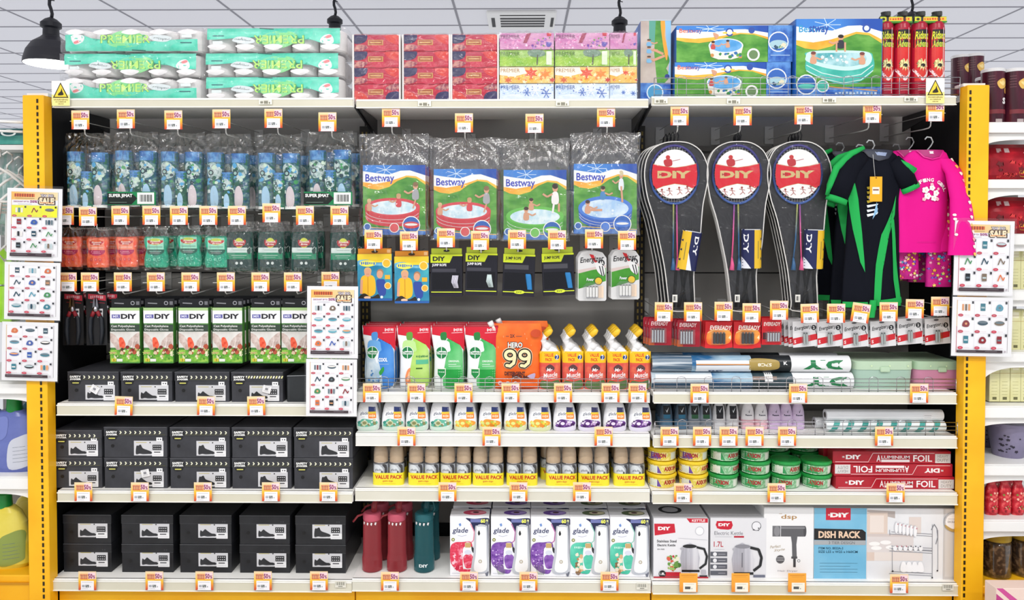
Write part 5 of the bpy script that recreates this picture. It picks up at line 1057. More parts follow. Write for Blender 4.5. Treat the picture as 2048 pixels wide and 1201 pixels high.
rows([(a, b_, 920, 982, 'chev', [0, 0, 1, 1, 1][i], 0) for i, (a, b_) in enumerate(xs)], 3.03, z3, 'shoe boxes on the middle shelf', 'in the lower layer on the middle shoe shelf')
for i, (a, b_) in enumerate(xs):
    rows([(a, b_, 857 if i else 864, 919, 'chev', his[i], hh+.0015)], 3.03, z3, 'shoe boxes on the middle shelf', 'X')
    o_ = [o for o in COL.objects if o.get('label', '').endswith(' X')][-1]; o_['label'] = 'charcoal chevron shoe box, %s in upper layer on the middle shoe shelf' % nth(i, 5).replace(' from the left', '')
z4 = SH['A4']; hh = Wd(58, 3.06)
xs = [(122, 222), (239, 346), (356, 463), (476, 580), (588, 692)]
rows([(a, b_, 1098, 1156, 'plain', 0, 0) for i, (a, b_) in enumerate(xs)], 3.06, z4, 'black shoe boxes on the base shelf', 'in the lower layer on the base shelf')
rows([(a, b_, 1038, 1097, 'plain', [0, 0, 0, 0, 1][i], hh+.001) for i, (a, b_) in enumerate(xs)], 3.06, z4, 'black shoe boxes on the base shelf', 'in the upper layer on the base shelf')
# third layer seen behind, tops lettered
for i, (a, b_) in enumerate(xs):
    def tall():
        r2 = empty('shoe_box'); w = Wd(104, 3.2); h = Wd(56, 3.2); b = MB(); b.box(-w/2, w/2, 0, .08, 0, h, MN('15161a', '1c1d21', 12, .5), .002); b.build('carton', r2)
        b = MB(w, .03); b.y = 0; b.box(-w/2-.001, w/2+.001, -.001, .08, h*.7, h+.001, MN('191a1e', '202125', 12, .5), .002); b.z0 = h*.75; b.L = .0012; b.t('SAFETY', .2, .2, .8, .8, '6a6a6a', .02, .2); b.build('lid', r2); return r2
    c = at((a+b_)/2, 1000, 3.38); inst('tall', None, c, 'x', 'x') if False else inst('tallb', tall, (c.x, 3.375, z4+.0), 'black shoe box at the back of the base shelf, %s' % nth(i, 5), 'shoe box', 'black shoe boxes on the base shelf')
# loose price slips stuck on shoe boxes
def slip():
    b = MB(.034, .03); b.box(-.017, .017, -.0004, .0004, 0, .03, M('ecebec', .4)); b.L = .0006; b.r(.3, .3, .65, .62, '8a8a90'); b.l([(.2, .75), (.8, .75)], .001, '9a9aa2'); b.l([(.2, .15), (.8, .15)], .001, '9a9aa2'); return b.build('price_slip')
for px, py, a, lb in ((184, 786, 32, 'white price slip stuck on the leftmost upper shoe box'), (531, 787, 15, 'white price slip stuck on the striped shoe box'), (291, 955, -12, 'white price slip stuck on the second lower middle-shelf shoe box')):
    c = at(px, py, 3.022); inst('slip', slip, (c.x, 3.0265, c.z), lb, 'price slip', 'loose price slips', ry=R(a))
# ======================= middle bay shelves =======================
def pouch(v):
    Y = 3.05; w = Wd(68, Y); h = Wd(128, Y); r_ = empty('refill_pouch')
    L_ = [(0, .80, .10), (.04, .84, .32), (.15, .88, .36), (.35, .87, .34), (.55, .86, .3), (.65, .9, .26), (.8, .97, .17), (.92, 1, .08), (1, 1, .02)]
    lv = [(h*z, w*.02*math.sin(z*4), .012, w/2*a, w*b_*.5) for z, a, b_ in L_]; sf = surf(lv, 2.4)
    body = [MN('2f78cc', '5a9ae0', 8, .3), MN('a4d25a', 'c2e286', 8, .3), MN('3fae5a', '7fd08c', 8, .3), MN('3fae5a', '7fd08c', 8, .3)][v]
    b = MB(w, h, warp=lambda x, z: sf(x, z), maxe=.009); b.rings(lv, 'eceff0', 32, 2.4); b.warp = lambda x, z: sf(max(-w*.47, min(w*.47, x)), z)-.0008
    b.b([(.5, .2), (.75, .24), (.92, .38), (.93, .6), (.9, .95), (.4, .97), (.38, .7), (.5, .5), (.42, .35)], body); 
    if v == 0: b.b([(.1, .45), (.3, .4), (.5, .55), (.6, .98), (.12, .98)], MN('a8c4d8', 'd8e6ee', 20, .3))
    if v >= 2: b.p([(.44, .68), (.92, .68), (.9, .97), (.44, .97)], MN('0f8a34', '2aa84a', 8, .3))
    b.p([(.02, .0), (.98, .0), (.98, .4), (.85, .3), (.65, .22), (.4, .17), (.02, .14)], M('cc1830', .3)); b.r(.02, .0, .98, .02, 'a01226'); b.g(.66, .04, .93, .09, 'f4dce0', 6); b.l([(.6, .115), (.93, .105)], .002, 'f0d0d4')
    b.b([(.28, .12), (.42, .1), (.46, .14), (.44, .22), (.3, .22)], ['4a90d4', '5a9a34', '1a7a34', '1a7a34'][v]); b.b([(.2, .24), (.5, .24), (.56, .32), (.55, .4), (.2, .4)], ['6aa8e0', 'b8de90', 'dfe8e4', 'dfe8e4'][v])
    b.e(.31, .42, .18, .1, 'e8f0ea'); b.e(.31, .42, .165, .092, '117a40'); b.r(.155, .395, .465, .445, 'f4f8f4'); b.t('Dettol', .17, .395, .46, .44, '117a40', .03); b.l([(.31, .33), (.31, .395)], .0025, 'f0f6f2'); b.l([(.31, .445), (.31, .51)], .0025, 'f0f6f2')
    if v == 0: b.p([(.52, .38), (.46, .6), (.38, .5)], 'f2f6fa'); b.t('COOL', .5, .5, .76, .56, 'f4f8fc', .04); b.l([(.5, .6), (.8, .6)], .001, 'cfe0f2'); b.b([(.52, .72), (.64, .64), (.66, .7), (.56, .77)], '2a9a3c'); b.sc(.2, .7, .6, .92, ['e8f4fa', 'a8d0ee', '4a8ac8'], 18, .02, .05, 'petal', 2)
    if v == 1: b.g(.56, .46, .92, .5, '2a7a4a', 8); b.r(.56, .53, .92, .6, '5ab890'); b.r(.56, .655, .75, .675, '3a6a2a'); b.b([(.24, .84), (.3, .7), (.4, .66), (.36, .8), (.42, .92), (.3, .93)], 'f0905a'); b.b([(.3, .84), (.34, .74), (.38, .72), (.36, .84)], 'f8c49a'); b.sc(.35, .8, .6, .95, ['a8d878', 'e0f0c0'], 10, .02, .05, 'leaf', 2)
    if v >= 2:
        b.t('ORIGINAL', .52, .535, .84, .565, 'f4faf4', .02); b.l([(.52, .6), (.75, .6)], .002, 'f4faf4'); b.l([(.52, .63), (.88, .63)], .0015, 'f4faf4'); b.p([(.18, .66), (.44, .66), (.44, .76), (.31, .84), (.18, .76)], 'e8ece0'); b.p([(.2, .675), (.42, .675), (.42, .755), (.31, .825), (.2, .755)], '1a8a44'); b.l([(.22, .72), (.4, .72)], .003, 'e8f4e8')
    b.build('pouch_body', r_)
    b = MB(); b.box(-w/2, w/2, .0105, .0135, h*.96, h*1.0, M('b81c30', .3), .0008); b.build('top_seal', r_); return r_
zb = SH['B2']; pn = ['blue cool soap refill pouch', 'lime green soap refill pouch', 'green original soap refill pouch with shield', 'right-hand green original soap refill pouch']
for i, px in enumerate((758, 828, 896, 963)):
    c = at(px, 785, 3.05)
    for dd in range(3): inst('pch%d' % i, lambda i=i: pouch(i), (c.x+(.004*dd if i else 0), 3.055+.065*dd, zb), ('%s at the front' if not dd else '%s ' + ['', 'behind the front one', 'third from the front'][dd]) % pn[i], 'soap refill', 'soap refill pouches', rz=R([0, 4, 0, 3][i]))
def hero():
    Y = 3.05; w = Wd(108, Y); h = Wd(132, Y); r_ = empty('detergent_pouch')
    L_ = [(0, .82, .1), (.05, .86, .34), (.2, .88, .36), (.4, .86, .33), (.52, .84, .3), (.62, .92, .26), (.8, .98, .18), (.93, .94, .08), (1, .9, .02)]
    lv = [(h*z, 0, .02, w/2*a, w*b_*.42) for z, a, b_ in L_]; sf = surf(lv, 2.4); og = MN('ee5c1a', 'f4772c', 9, .25)
    b = MB(w, h, maxe=.01); b.rings(lv, og, 36, 2.4); b.warp = lambda x, z: sf(max(-w*.46, min(w*.46, x)), z)-.001
    b.t('2X', .38, .16, .47, .21, '5a2a1a', .03); b.l([(.3, .19), (.36, .19)], .003, '8a4a2a'); b.l([(.49, .19), (.6, .19)], .003, '8a4a2a')
    b.t('HERO', .33, .27, .62, .37, '20140e', .09); b.t('HERO', .34, .28, .61, .36, 'f6f0e6', .03)
    for wd_, c_ in ((.027, 'f2dcb4'), (.022, '1c1410'), (.0125, 'f8e2b0')):
        for cx_ in (.38, .65):
            b.l([(cx_+.085*math.cos(R(t)), .465+.06*math.sin(R(t))) for t in range(0, 361, 24)]+[(cx_+.087, .51), (cx_+.068, .585), (cx_, .63), (cx_-.06, .62)], wd_, c_)
            for t in range(0, 361, 24): b.c(cx_+.085*math.cos(R(t)), .465+.06*math.sin(R(t)), wd_/2/w, c_, 10)
            for q in ((cx_+.087, .51), (cx_+.068, .585), (cx_, .63), (cx_-.06, .62)): b.c(q[0], q[1], wd_/2/w, c_, 10)
    b.t('DETERGENT', .28, .71, .66, .77, '3a1a1a', .05); b.t('PERFUME', .42, .77, .74, .82, '3a1a1a', .05); b.b([(.7, .78), (.84, .74), (.82, .82)], 'b8a8c8')
    for k in range(3): b.c(.2+k*.14, .89, .04, 'e8dcd8'); b.c(.2+k*.14, .89, .024, ['c86a8a', '6a6ac0', '4a4a50'][k])
    b.sc(.05, .12, .95, .6, ['f8a070', 'f9b48c'], 16, .008, .02, 'streak', 3); b.e(.86, .14, .1, .06, 'c2400c')
    b.build('pouch_body', r_)
    b = MB(); b.tube([(-w*.4, .018, h*.9), (-w*.47, .016, h*.985)], [.008, .0085], M('f0e4d8', .3), 12); b.tube([(-w*.46, .016, h*.965), (-w*.5, .014, h*1.03)], .012, M('f0f0ee', .3), 16); b.build('screw_cap', r_); return r_
c = at(1033, 785, 3.05)
for dd, (dx, lb) in enumerate(((0, 'orange detergent refill pouch with large 99, front one'), (.03, 'orange detergent pouch tucked behind the front one'))): inst('hero', hero, (c.x+dx, 3.055+.09*dd, zb), lb, 'detergent refill', 'orange detergent pouches')
def toilet_cleaner():
    Y = 3.06; h = Wd(122, Y); w = Wd(43, Y); r_ = empty('toilet_cleaner_bottle'); px = lambda v: (v-21.5)*Y/FX; pz = lambda v: (122-v)*Y/FX
    lv = [(0, 0, .018, w*.47, .017), (pz(118), 0, .018, w*.49, .019), (pz(60), 0, .018, w*.49, .019), (pz(52), 0, .018, w*.47, .018), (pz(46), 0, .018, w*.42, .017), (pz(41), -w*.03, .018, w*.34, .015), (pz(37), -w*.1, .018, w*.25, .013), (pz(34), -w*.17, .018, w*.16, .011)]
    sf = surf(lv, 3); b = MB(w, pz(46), maxe=.009); b.rings(lv, M('f0f0f0', .3), 28, 3); b.warp = lambda x, z: sf(x, z)-.0006
    b.r(.01, .0, .99, .3, M('f4c01e', .3)); b.t('VALUE', .22, .05, .66, .14, 'd42c1e', .03); b.t('PACK', .28, .17, .6, .26, 'd42c1e', .03); b.c(.82, .15, .11, '22408a'); b.t('2', .77, .08, .87, .22, 'f4f4f0', .02)
    b.r(.01, .3, .99, 1, MN('e0603c', 'ea7c54', 12, .3, 'd8504c')); b.b([(.3, .42), (.5, .34), (.7, .42), (.66, .5), (.5, .46), (.34, .5)], '5a3a3c'); b.t('Mr', .34, .44, .62, .53, 'f0eeee', .02, .2); b.t('Muscle', .18, .56, .84, .68, 'f4f2f2', .02, .25, ang=8); b.l([(.2, .74), (.85, .68)], .002, 'f0e8e8')
    b.b([(.1, .78), (.5, .8), (.9, .76), (.9, .97), (.1, .97)], '5a7a4a'); b.build('bottle_body', r_)
    b = MB(); b.tube([(px(20), .018, pz(40)), (px(12), .018, pz(33)), (px(7), .018, pz(25)), (px(11), .018, pz(16)), (px(17), .018, pz(12))], [.021, .0165, .0145, .0125, .011], M('f0f0f0', .3), 14); b.build('swan_neck', r_)
    b = MB(); b.tube([(px(12), .018, pz(15)), (px(20), .018, pz(8)), (px(23), .018, pz(3)), (px(24), .018, pz(1))], [.0125, .0135, .0115, .006], MN('f2bc1e', 'f6d048', 20, .3), 14); b.V = [(x, y, z) for x, y, z in b.V]; b.build('nozzle_cap', r_); return r_
for i, px in enumerate((1100, 1146, 1191, 1236, 1281)):
    c = at(px, 785, 3.06)
    for dd in range(4): inst('tcl', toilet_cleaner, (c.x+.0005*dd*(i-2), 3.06+.05*dd, zb), 'white-necked toilet cleaner bottle, %s column, %s' % (nth(i, 5).replace(' from the left', ''), ['front row', 'second row', 'third row', 'fourth row'][dd]), 'toilet cleaner', 'toilet cleaner bottles')
def gel(v):
    Y = 3.05; w = Wd(47, Y); h = Wd(56, Y); r_ = empty('gel_air_freshener')
    lv = [(0, 0, .026, w*.42, .02), (h*.06, 0, .026, w*.48, .024), (h*.25, 0, .026, w*.5, .026), (h*.3, 0, .026, w*.495, .026), (h*.6, 0, .026, w*.47, .024), (h*.84, 0, .026, w*.41, .022), (h*.95, 0, .026, w*.37, .018), (h, 0, .026, w*.32, .014)]
    sf = surf(lv, 2.8); b = MB(w, h, maxe=.008); b.rings(lv[:4], M('f0f1f3', .3), 28, 2.8, (1, 0)); b.warp = lambda x, z: sf(x, z)-.0006
    b.b([(.14, .98), (.03, .8), (.08, .66), (.3, .72), (.7, .7), (.93, .66), (.97, .8), (.86, .98)], ['cfe0d4', 'd8ddb0', 'e0dcea'][v], 4); b.build('gel_base', r_)
    b = MB(w, h, maxe=.008); b.rings(lv[3:], M('eceef2', .28), 28, 2.8, (0, 1)); b.warp = lambda x, z: sf(x, z)-.0006
    b.b([(.2, .12), (.5, .08), (.8, .12), (.88, .5), (.93, .78), (.5, .84), (.07, .78), (.12, .5)], 'f3f4f6'); b.l([(.24, .17), (.36, .22)], .0016, '3a3a4a')
    b.t('glade', .2, .3, .54, .44, '2c3a5c', .01, .25); b.l([(.24, .5), (.4, .48)], .001, '8a8aa0'); b.p([(.56, .12), (.84, .14), (.86, .3), (.56, .3)], '2c3c78' if v != 2 else '3a3c68'); b.r(.54, .3, .87, .37, 'e8c83c'); b.r(.56, .37, .88, .54, 'ee8a3c'); b.g(.6, .4, .84, .5, 'faf0d0', 4)
    q = [(['5fb39a', '2a8a7a', 'c8d0a8', '8a8a5a', 'dfe8e0'], 5), (['f2a03c', 'b8cc4a', 'f4d040', 'dce88a', 'e88a2c'], 6), (['5a2a7a', '8a5ab0', 'c8a8d8', 'ece0f4', '3a1a50'], 7)][v]
    b.b([(.14, .72), (.3, .56), (.6, .58), (.9, .64), (.9, .76), (.5, .84), (.12, .82)], q[0][0]); b.sc(.14, .6, .86, .8, q[0], 26, .04, .1, 'petal' if v != 2 else 'leaf', q[1]); b.e(.4, .7, .14, .09, q[0][2 if v == 0 else 0], 14); b.e(.4, .7, .09, .055, q[0][3], 14)
    b.build('label_shell', r_); return r_
gn = ['green', 'citrus yellow', 'purple']; zb = SH['B3']
for i, px in enumerate((734, 785, 833, 881, 930, 980, 1031, 1080, 1130, 1180, 1231, 1282)):
    v = 0 if i < 4 else 1 if i < 8 else 2; c = at(px, 868, 3.03)
    for dd in range(3): inst('gel%d' % v, lambda v=v: gel(v), (c.x+.0008*dd*(6-i)*0, 3.03+.062*dd, zb), '%s gel air freshener, %s of the %s ones, %s' % (gn[v], ['leftmost', 'second', 'third', 'rightmost'][i % 4], gn[v], ['front row', 'second row', 'back row'][dd]), 'air freshener', 'gel air fresheners')
def twin():
    Y = 3.06; w = Wd(64, Y); h = Wd(80, Y); rr = w*.235; r_ = empty('aerosol_twin_pack')
    for k in (-1, 1):
        x = k*w*.25; lv = [(0, x, rr, rr, rr), (h*.52, x, rr, rr, rr)]; b = MB(rr*2, h*.52, warp=surf(lv), maxe=.008); b.x0 = x
        b.lathe([(rr, 0), (rr, h*.52)], M('b8bcc4', .3), 24, x, rr); b.lathe([(rr, h*.5), (rr, h*.55), (rr*.97, h*.56)], M('6a6a6e', .3, 1), 24, x, rr)
        b.r(.0, 0, 1, .5, MN('9aa0a8', 'c4c8ce', 9, .3)); b.b([(.1, .1), (.4, .02), (.68, .2), (.66, .46), (.1, .48)], 'dfe4e8'); b.t('glade', .16, .2, .6, .34, '3a4658', .01, .2); b.b([(.66, .02), (.9, .05), (.94, .4), (.8, .48), (.84, .25)], '2c2c34'); b.b([(.6, .3), (.7, .35), (.66, .5), (.58, .5)], '4a4a54')
        cn = b.build('aerosol_can', r_)
        b = MB(); b.lathe([(rr*.97, h*.56), (rr*.97, h*.72), (rr*.9, h*.83), (rr*.78, h*.92), (rr*.74, h*.93), (rr*.68, h*.985), (rr*.5, h)], MN('b49a7c', 'c4ac8e', 8, .35), 24, x, rr); b.build('beige_cap', cn)
    b = MB(w, h*.34); lv = [(0, 0, rr, w*.49, rr*1.04), (h*.31, 0, rr, w*.49, rr*1.04)]; b.rings(lv, MN('eede2a', 'f4e850', 5, .25), 36, 5, (0, 0)); b.h = h*.31; sf = surf(lv, 5); b.warp = lambda x, z: sf(x, z)-.0004
    b.t('VALUE PACK', .1, .16, .96, .48, 'c8341e', .035); b.g(.34, .58, .68, .74, 'd8902a', 7); b.l([(.3, .86), (.75, .86)], .0009, 'd8a82a'); b.build('yellow_sleeve', r_)
    b = MB(); b.rings([(h*.31, 0, rr, w*.495, rr*1.05), (h*.95, 0, rr, w*.47, rr*1.0)], film('ffffff', .04, .06, 20, .4), 36, 5, (0, 0)); b.build('shrink_wrap', r_); return r_
zb = SH['B4']
for i, px in enumerate((776, 847, 911, 976, 1044, 1123, 1188, 1259)):
    c = at(px, 978, 3.04)
    for dd in range(3): inst('twin', twin, (c.x+(.012 if i in (0, 5) and 0 else 0)-(.02 if i == 5 and dd else 0), 3.035+.075*dd, zb), 'VALUE PACK of two beige-capped refills, %s, %s row' % (nth(i, 8), ['front', 'middle', 'back'][dd]), 'air freshener refill', 'twin aerosol value packs')
def bottle(col, dcol, teal):
    Y = 3.06; rr = Wd(19.5 if not teal else 20, Y); h = Wd(145, Y); r_ = empty('water_bottle'); z = lambda p: (1155-p)*Y/FX; m = tint(col, .42)
    b = MB(rr*2, z(1052)); lv = [(0, 0, rr, rr*.9, rr*.9), (.004, 0, rr, rr*1.05, rr*1.05), (z(1130), 0, rr, rr*1.05, rr*1.05), (z(1120), 0, rr, rr*.97, rr*.97), (z(1056), 0, rr, rr*.94, rr*.94), (z(1052), 0, rr, rr*.9, rr*.9)]
    b.rings(lv, m, 32); b.rings([(.008, 0, rr, rr*.95, rr*.95), (z(1130), 0, rr, rr*.93, rr*.93)], tint(dcol, .5), 28); sf = surf(lv); b.warp = lambda x, zz: sf(x, zz)-.0006
    if teal: b.t('DIY', .3, .82, .75, .88, 'e8f0f0', .04)
    for k in range(4): b.p([(.12+k*.2, .01), (.2+k*.2, .02), (.16+k*.2, .07), (.1+k*.2, .05)], 'e8e4e4')
    b.build('bottle_body', r_)
    b = MB(); b.lathe([(rr*.92, z(1052)), (rr*.95, z(1050)), (rr*.95, z(1040)), (rr*.8, z(1037))], M(dcol if teal else 'c2556a', .4), 32, 0, rr); cp = b.build('screw_lid', r_)
    b = MB(); b.tube([(rr*.2, rr, z(1038)), (rr*.25, rr, z(1024)), (rr*.4, rr, z(1010))], [.012, .011, .008], m, 12); b.tube([(-rr*.7, rr, z(1041)), (-rr*1.5, rr, z(1046)), (-rr*2.0, rr, z(1058))] if not teal else [(rr*.7, rr, z(1041)), (rr*1.1, rr, z(1030)), (rr*.9, rr, z(1015)), (rr*.5, rr, z(1012))], .0045, tint(col, .6), 8); b.build('spout', cp); return r_
zb = SH['B5']
for i, (px, t_) in enumerate(((741, 0), (791, 0), (846, 1))):
    c = at(px, 1155, 3.05)
    for dd in range(2): inst('bt%d' % t_, (lambda t_=t_: bottle('2f7078' if t_ else 'b84a52', '1f6068' if t_ else 'c03a44', t_)), (c.x+.012*dd, 3.05+.11*dd, zb), ('%s at the front' if not dd else '%s behind') % ['left red water bottle', 'middle red water bottle', 'teal water bottle'][i]+' of the base shelf', 'water bottle', 'tinted water bottles')
def sprayer(v):
    Y = 3.04; w = Wd(79, Y); h = Wd(121, Y); D = .085; b = MB(w, h); b.box(-w/2, w/2, 0, D, 0, h, M('f1f1f5', .3), .001)
    main = [MN('e8506a', 'f08aa0', 40, .35, 'd83050'), MN('6a3a9a', '9a6ac0', 40, .35), MN('6a3a9a', '9a6ac0', 40, .35), MN('3ab89a', '6ad4b8', 12, .35), MN('3ab89a', '6ad4b8', 12, .35)][v]
    navy = '20264e'
    b.b([(.4, .03), (.62, .04), (.99, .03), (.99, .14), (.72, .14), (.66, .3), (.6, .22), (.52, .1)], navy, 4); b.r(.52, .045, .8, .1, '7078b0'); b.t('60', .78, .04, .9, .11, 'eef06a', .05); b.r(.92, .05, .97, .1, 'dfe0a0')
    b.b([(.3, .05), (.5, .1), (.6, .25), (.58, .36), (.45, .42), (.1, .42), (.02, .36), (.03, .1)], 'eef0f8'); b.l([(.52, .12), (.62, .26), (.6, .4), (.5, .46)], .004, ['e890a8', 'c06aa8', 'c06aa8', '9ad0c0', '9ad0c0'][v])
    b.t('glade', .06, .19, .46, .3, '28305c', .015, .2); b.p([(.22, .13), (.27, .11), (.29, .15), (.25, .17)], '6a90d0'); b.l([(.2, .32), (.3, .335), (.42, .315)], .0012, '8a90b0'); b.c(.08, .39, .045, '8a8c4a'); b.c(.08, .39, .02, 'e8e8c8')
    b.b([(.01, .52), (.12, .44), (.3, .43), (.55, .44), (.56, .7), (.5, .93), (.32, .95), (.14, .88), (.01, .76)], main)
    if v == 0: b.sc(.06, .62, .44, .88, ['f4a0b4', 'e03a58', 'f8c8d4', 'c81e44'], 30, .03, .08, 'petal', 3); b.sc(.08, .46, .4, .56, ['f8dce4'], 8, .01, .02, 'streak', 3)
    elif v < 3: b.sc(.04, .56, .44, .84, ['b88ad8', '8a54b8', 'd8c0ec', '5a2a8a'], 60, .015, .035, 'petal', 4); [b.l([(.1+k*.06, .8), (.2+k*.025, .97)], .0015, '7a8a5a') for k in range(6)]
    else: b.sc(.1, .62, .5, .95, ['d8b48a', 'b88a5c', 'e8d0ac', 'f0e4d0', '8a6a4a'], 34, .03, .08, 'blob', 5); b.g(.1, .49, .4, .53, 'c8f0e4', 7)
    b.b([(.38, .5), (.39, .44), (.52, .44), (.53, .5), (.6, .56), (.6, .84), (.55, .88), (.37, .88), (.33, .84), (.33, .56)], 'f0f2f6'); b.r(.385, .44, .53, .52, 'c8a870'); b.b([(.34, .68), (.5, .62), (.6, .7), (.58, .84), (.4, .86)], main); b.e(.46, .6, .09, .04, 'd8dcea'); b.b([(.55, .5), (.62, .55), (.62, .62), (.56, .58)], '2a2a30')
    b.b([(.9, .12), (.98, .12), (.985, .5), (.985, .94), (.9, .96), (.93, .5)], '6a6e7c', 3); b.b([(.64, .2), (.69, .148), (.91, .148), (.95, .2), (.975, .6), (.985, .91), (.56, .935), (.6, .6)], 'c0c4cc'); b.b([(.68, .2), (.72, .17), (.88, .17), (.92, .22), (.93, .6), (.92, .89), (.62, .9), (.66, .6)], 'f4f5f6'); b.b([(.71, .27), (.74, .23), (.77, .28), (.75, .31), (.72, .31)], '2e3034'); b.c(.77, .75, .045, 'a89878'); b.c(.77, .75, .03, 'e0e0da')
    b.l([(.05, .95), (.4, .95)], .0012, '9a9cb0'); b.l([(.6, .94), (.95, .94)], .0012, 'b8bac8'); b.l([(0, .995), (1, .995)], .001, 'a8a8b0')
    # blossom swirl across the top face
    i0 = len(b.V); cols = ['d04a6a', '6a4a9a', '6a4a9a', '5a6a4a', '5a6a4a']
    for k, (cx, cy, a, bb, c_) in enumerate(((.12, .5, .3, .32, cols[v]), (.2, .5, .2, .2, ['e890a0', 'a08ac8', 'a08ac8', 'c8c0a0', 'c8c0a0'][v]), (.15, .52, .08, .1, '4a2a30'))):
        n = 16; b.add([((cx+a*math.cos(6.283*j/n))*w, (cy+bb*math.sin(6.283*j/n))*D, h+.0003*(k+1)) for j in range(n)], [range(n)], c_)
    return b.build('spray_diffuser_box')
sn = ['pink floral', 'left purple lavender', 'right purple lavender', 'left teal ocean', 'right teal ocean']
for i, px in enumerate((939, 1021, 1101, 1180, 1260)):
    c = at(px, 1158, 3.02)
    for dd in range(3): inst('spb%d' % i, lambda i=i: sprayer(i), (c.x+.003*dd, 3.03+.105*dd+.01*(dd > 0), zb+(.006 if dd else 0)*0), '%s automatic spray box, %s row on the base shelf' % (sn[i], ['front', 'second', 'back'][dd]), 'air freshener', 'automatic spray boxes')
# ======================= right bay shelves =======================
def roll(L, rr, parts, name, ex=2):
    """horizontal roll: parts = [(u0,u1,material)]"""
    b = MB()
    for u0, u1, m in parts:
        n = 24; x0, x1 = (u0-.5)*L, (u1-.5)*L
        b.add([(x, rr+rr*math.cos(6.283*i/n), rr+rr*math.sin(6.283*i/n)) for x in (x0, x1) for i in range(n)], [(i, (i+1) % n, n+(i+1) % n, n+i) for i in range(n)], m, True)
    for x, m in ((-L/2, parts[0][2]), (L/2, parts[-1][2])):
        n = 24; b.add([(x, rr+rr*math.cos(6.283*i/n), rr+rr*math.sin(6.283*i/n)) for i in range(n)], [range(n)], m)
        b.add([(x+(.0005 if x > 0 else -.0005), rr+rr*.5*math.cos(6.283*i/n), rr+rr*.5*math.sin(6.283*i/n)) for i in range(n)], [range(n)], M('55524c'))
    b.w = L; b.h = 2*rr; b.maxe = .01
    b.warp = lambda x, z: rr-math.sqrt(max(1e-9, rr*rr-(z-rr)**2*.98))-.0005
    return b
zc = SH['C2']; Y = 3.07; L1 = Wd(392, Y); R1 = Wd(33, Y)/2
blues = MN('2a6494', '5aa0cc', 12, .25, 'a8c4d4', st=(.3, 1, 1)); whl = M('eceef0', .25); gd = M('a8904c', .35); bk2 = M('1c2226', .3)
def mat1():
    b = roll(L1, R1, [(0, .2, MN('8a98a4', 'd0d8de', 18, .15, '3a5a74', st=(.1, 1, 3))), (.2, .5, blues), (.5, .7, bk2), (.7, 1, whl)], 'rolled_mat')
    b.r(.22, .25, .5, .45, 'e6e8ea'); b.r(.22, .45, .5, .52, 'c8884a'); b.r(.22, .55, .5, .95, 'dfe4ea'); b.r(.28, .85, .36, .98, '1f3a5c'); b.b([(.5, .15), (.62, .2), (.64, .5), (.62, .8), (.5, .85), (.49, .5)], gd); b.t('SPC8', .53, .4, .6, .6, 'f0ead8', .03, 0, 1); b.t('K', .66, .3, .68, .5, 'e8e8e8', .03); b.t('DIY', .76, .22, .96, .78, '1c7a48', .06, 0, 1); b.t('MR', .9, .4, .95, .6, 'e8f4ec', .02, 0, 1)
    return b.build('rolled_mat')
def mat2():
    b = roll(L1*1.02, R1, [(0, .3, MN('dfe4e8', 'a8bcc8', 9, .2, st=(.2, 1, 3))), (.3, .5, blues), (.5, .7, MN('2c3a3e', '40525a', 12, .25)), (.7, 1, whl)], 'rolled_mat')
    b.r(.02, .1, .3, .4, 'f0f2f4'); b.r(.5, .2, .62, .4, '8a7468'); b.r(.56, .0, .6, .5, 'e8eaea'); b.r(.0, .6, .5, .9, '2c4a64'); b.t('DIY', .76, .22, .97, .78, '1c7a48', .06, 0, 1); b.t('MR', .9, .4, .95, .6, 'e8f4ec', .02, 0, 1)
    return b.build('rolled_mat')
c = at(1501, 780, Y); inst('mat2', mat2, (c.x, Y-.03, zc), 'lower wrapped roll of bathroom mat behind the wire guard, green lettering', 'rolled mat', 'rolled mats'); c = at(1499, 748, Y); inst('mat1', mat1, (c.x, Y-.03, zc+2*R1+.001), 'upper wrapped roll of mat with gold band and green lettering', 'rolled mat', 'rolled mats')
inst('mat2', None, (c.x-.02, Y-.03+2*R1+.004, zc), 'lower mat roll in the rear row', 'rolled mat', 'rolled mats'); inst('mat1', None, (c.x-.02, Y-.03+2*R1+.004, zc+2*R1+.001), 'upper mat roll in the rear row, its top edge showing', 'rolled mat', 'rolled mats')
def storage(col, rim, wpx, lab):
    Y = 3.07; w = Wd(wpx, Y); h = Wd(56, Y); r_ = empty('storage_box'); b = MB()
    b.rings([(0, 0, .12, w*.47, .11), (h*.1, 0, .12, w*.48, .115), (h*.72, 0, .12, w*.495, .12)], tint(col, .72, .3), 32, 9, (1, 0)); b.build('tub', r_)
    b = MB(); b.rings([(h*.70, 0, .12, w*.5, .123), (h*.98, 0, .12, w*.5, .123), (h, 0, .12, w*.49, .12)], tint(rim, .8, .3), 32, 9, (0, 1)); b.w = w; b.h = h*.3; b.z0 = h*.7; b.y = -.004; b.L = .0005
    for k in range(3): b.c(.28+k*.3, .55, .014, 'd8ecc0')
    b.build('lid', r_)
    b = MB(); b.box(-w*.08, w*.08, -.01, -.003, h*.62, h*.8, tint(rim, .8, .3), .003); b.build('latch', r_); return r_
c = at(1766, 785, 3.07); o_ = inst('stg', lambda: storage('c2e2d0', 'cce6c8', 120, ''), (c.x, 3.06, zc), 'mint green lidded storage box beside the rolled mats', 'storage box', 'storage boxes')
c = at(1880, 785, 3.07); inst('stp', lambda: storage('e89cbc', 'bcdab8', 104, ''), (c.x, 3.06, zc), 'pink storage box with green lid at the right end of the shelf', 'storage box', 'storage boxes')
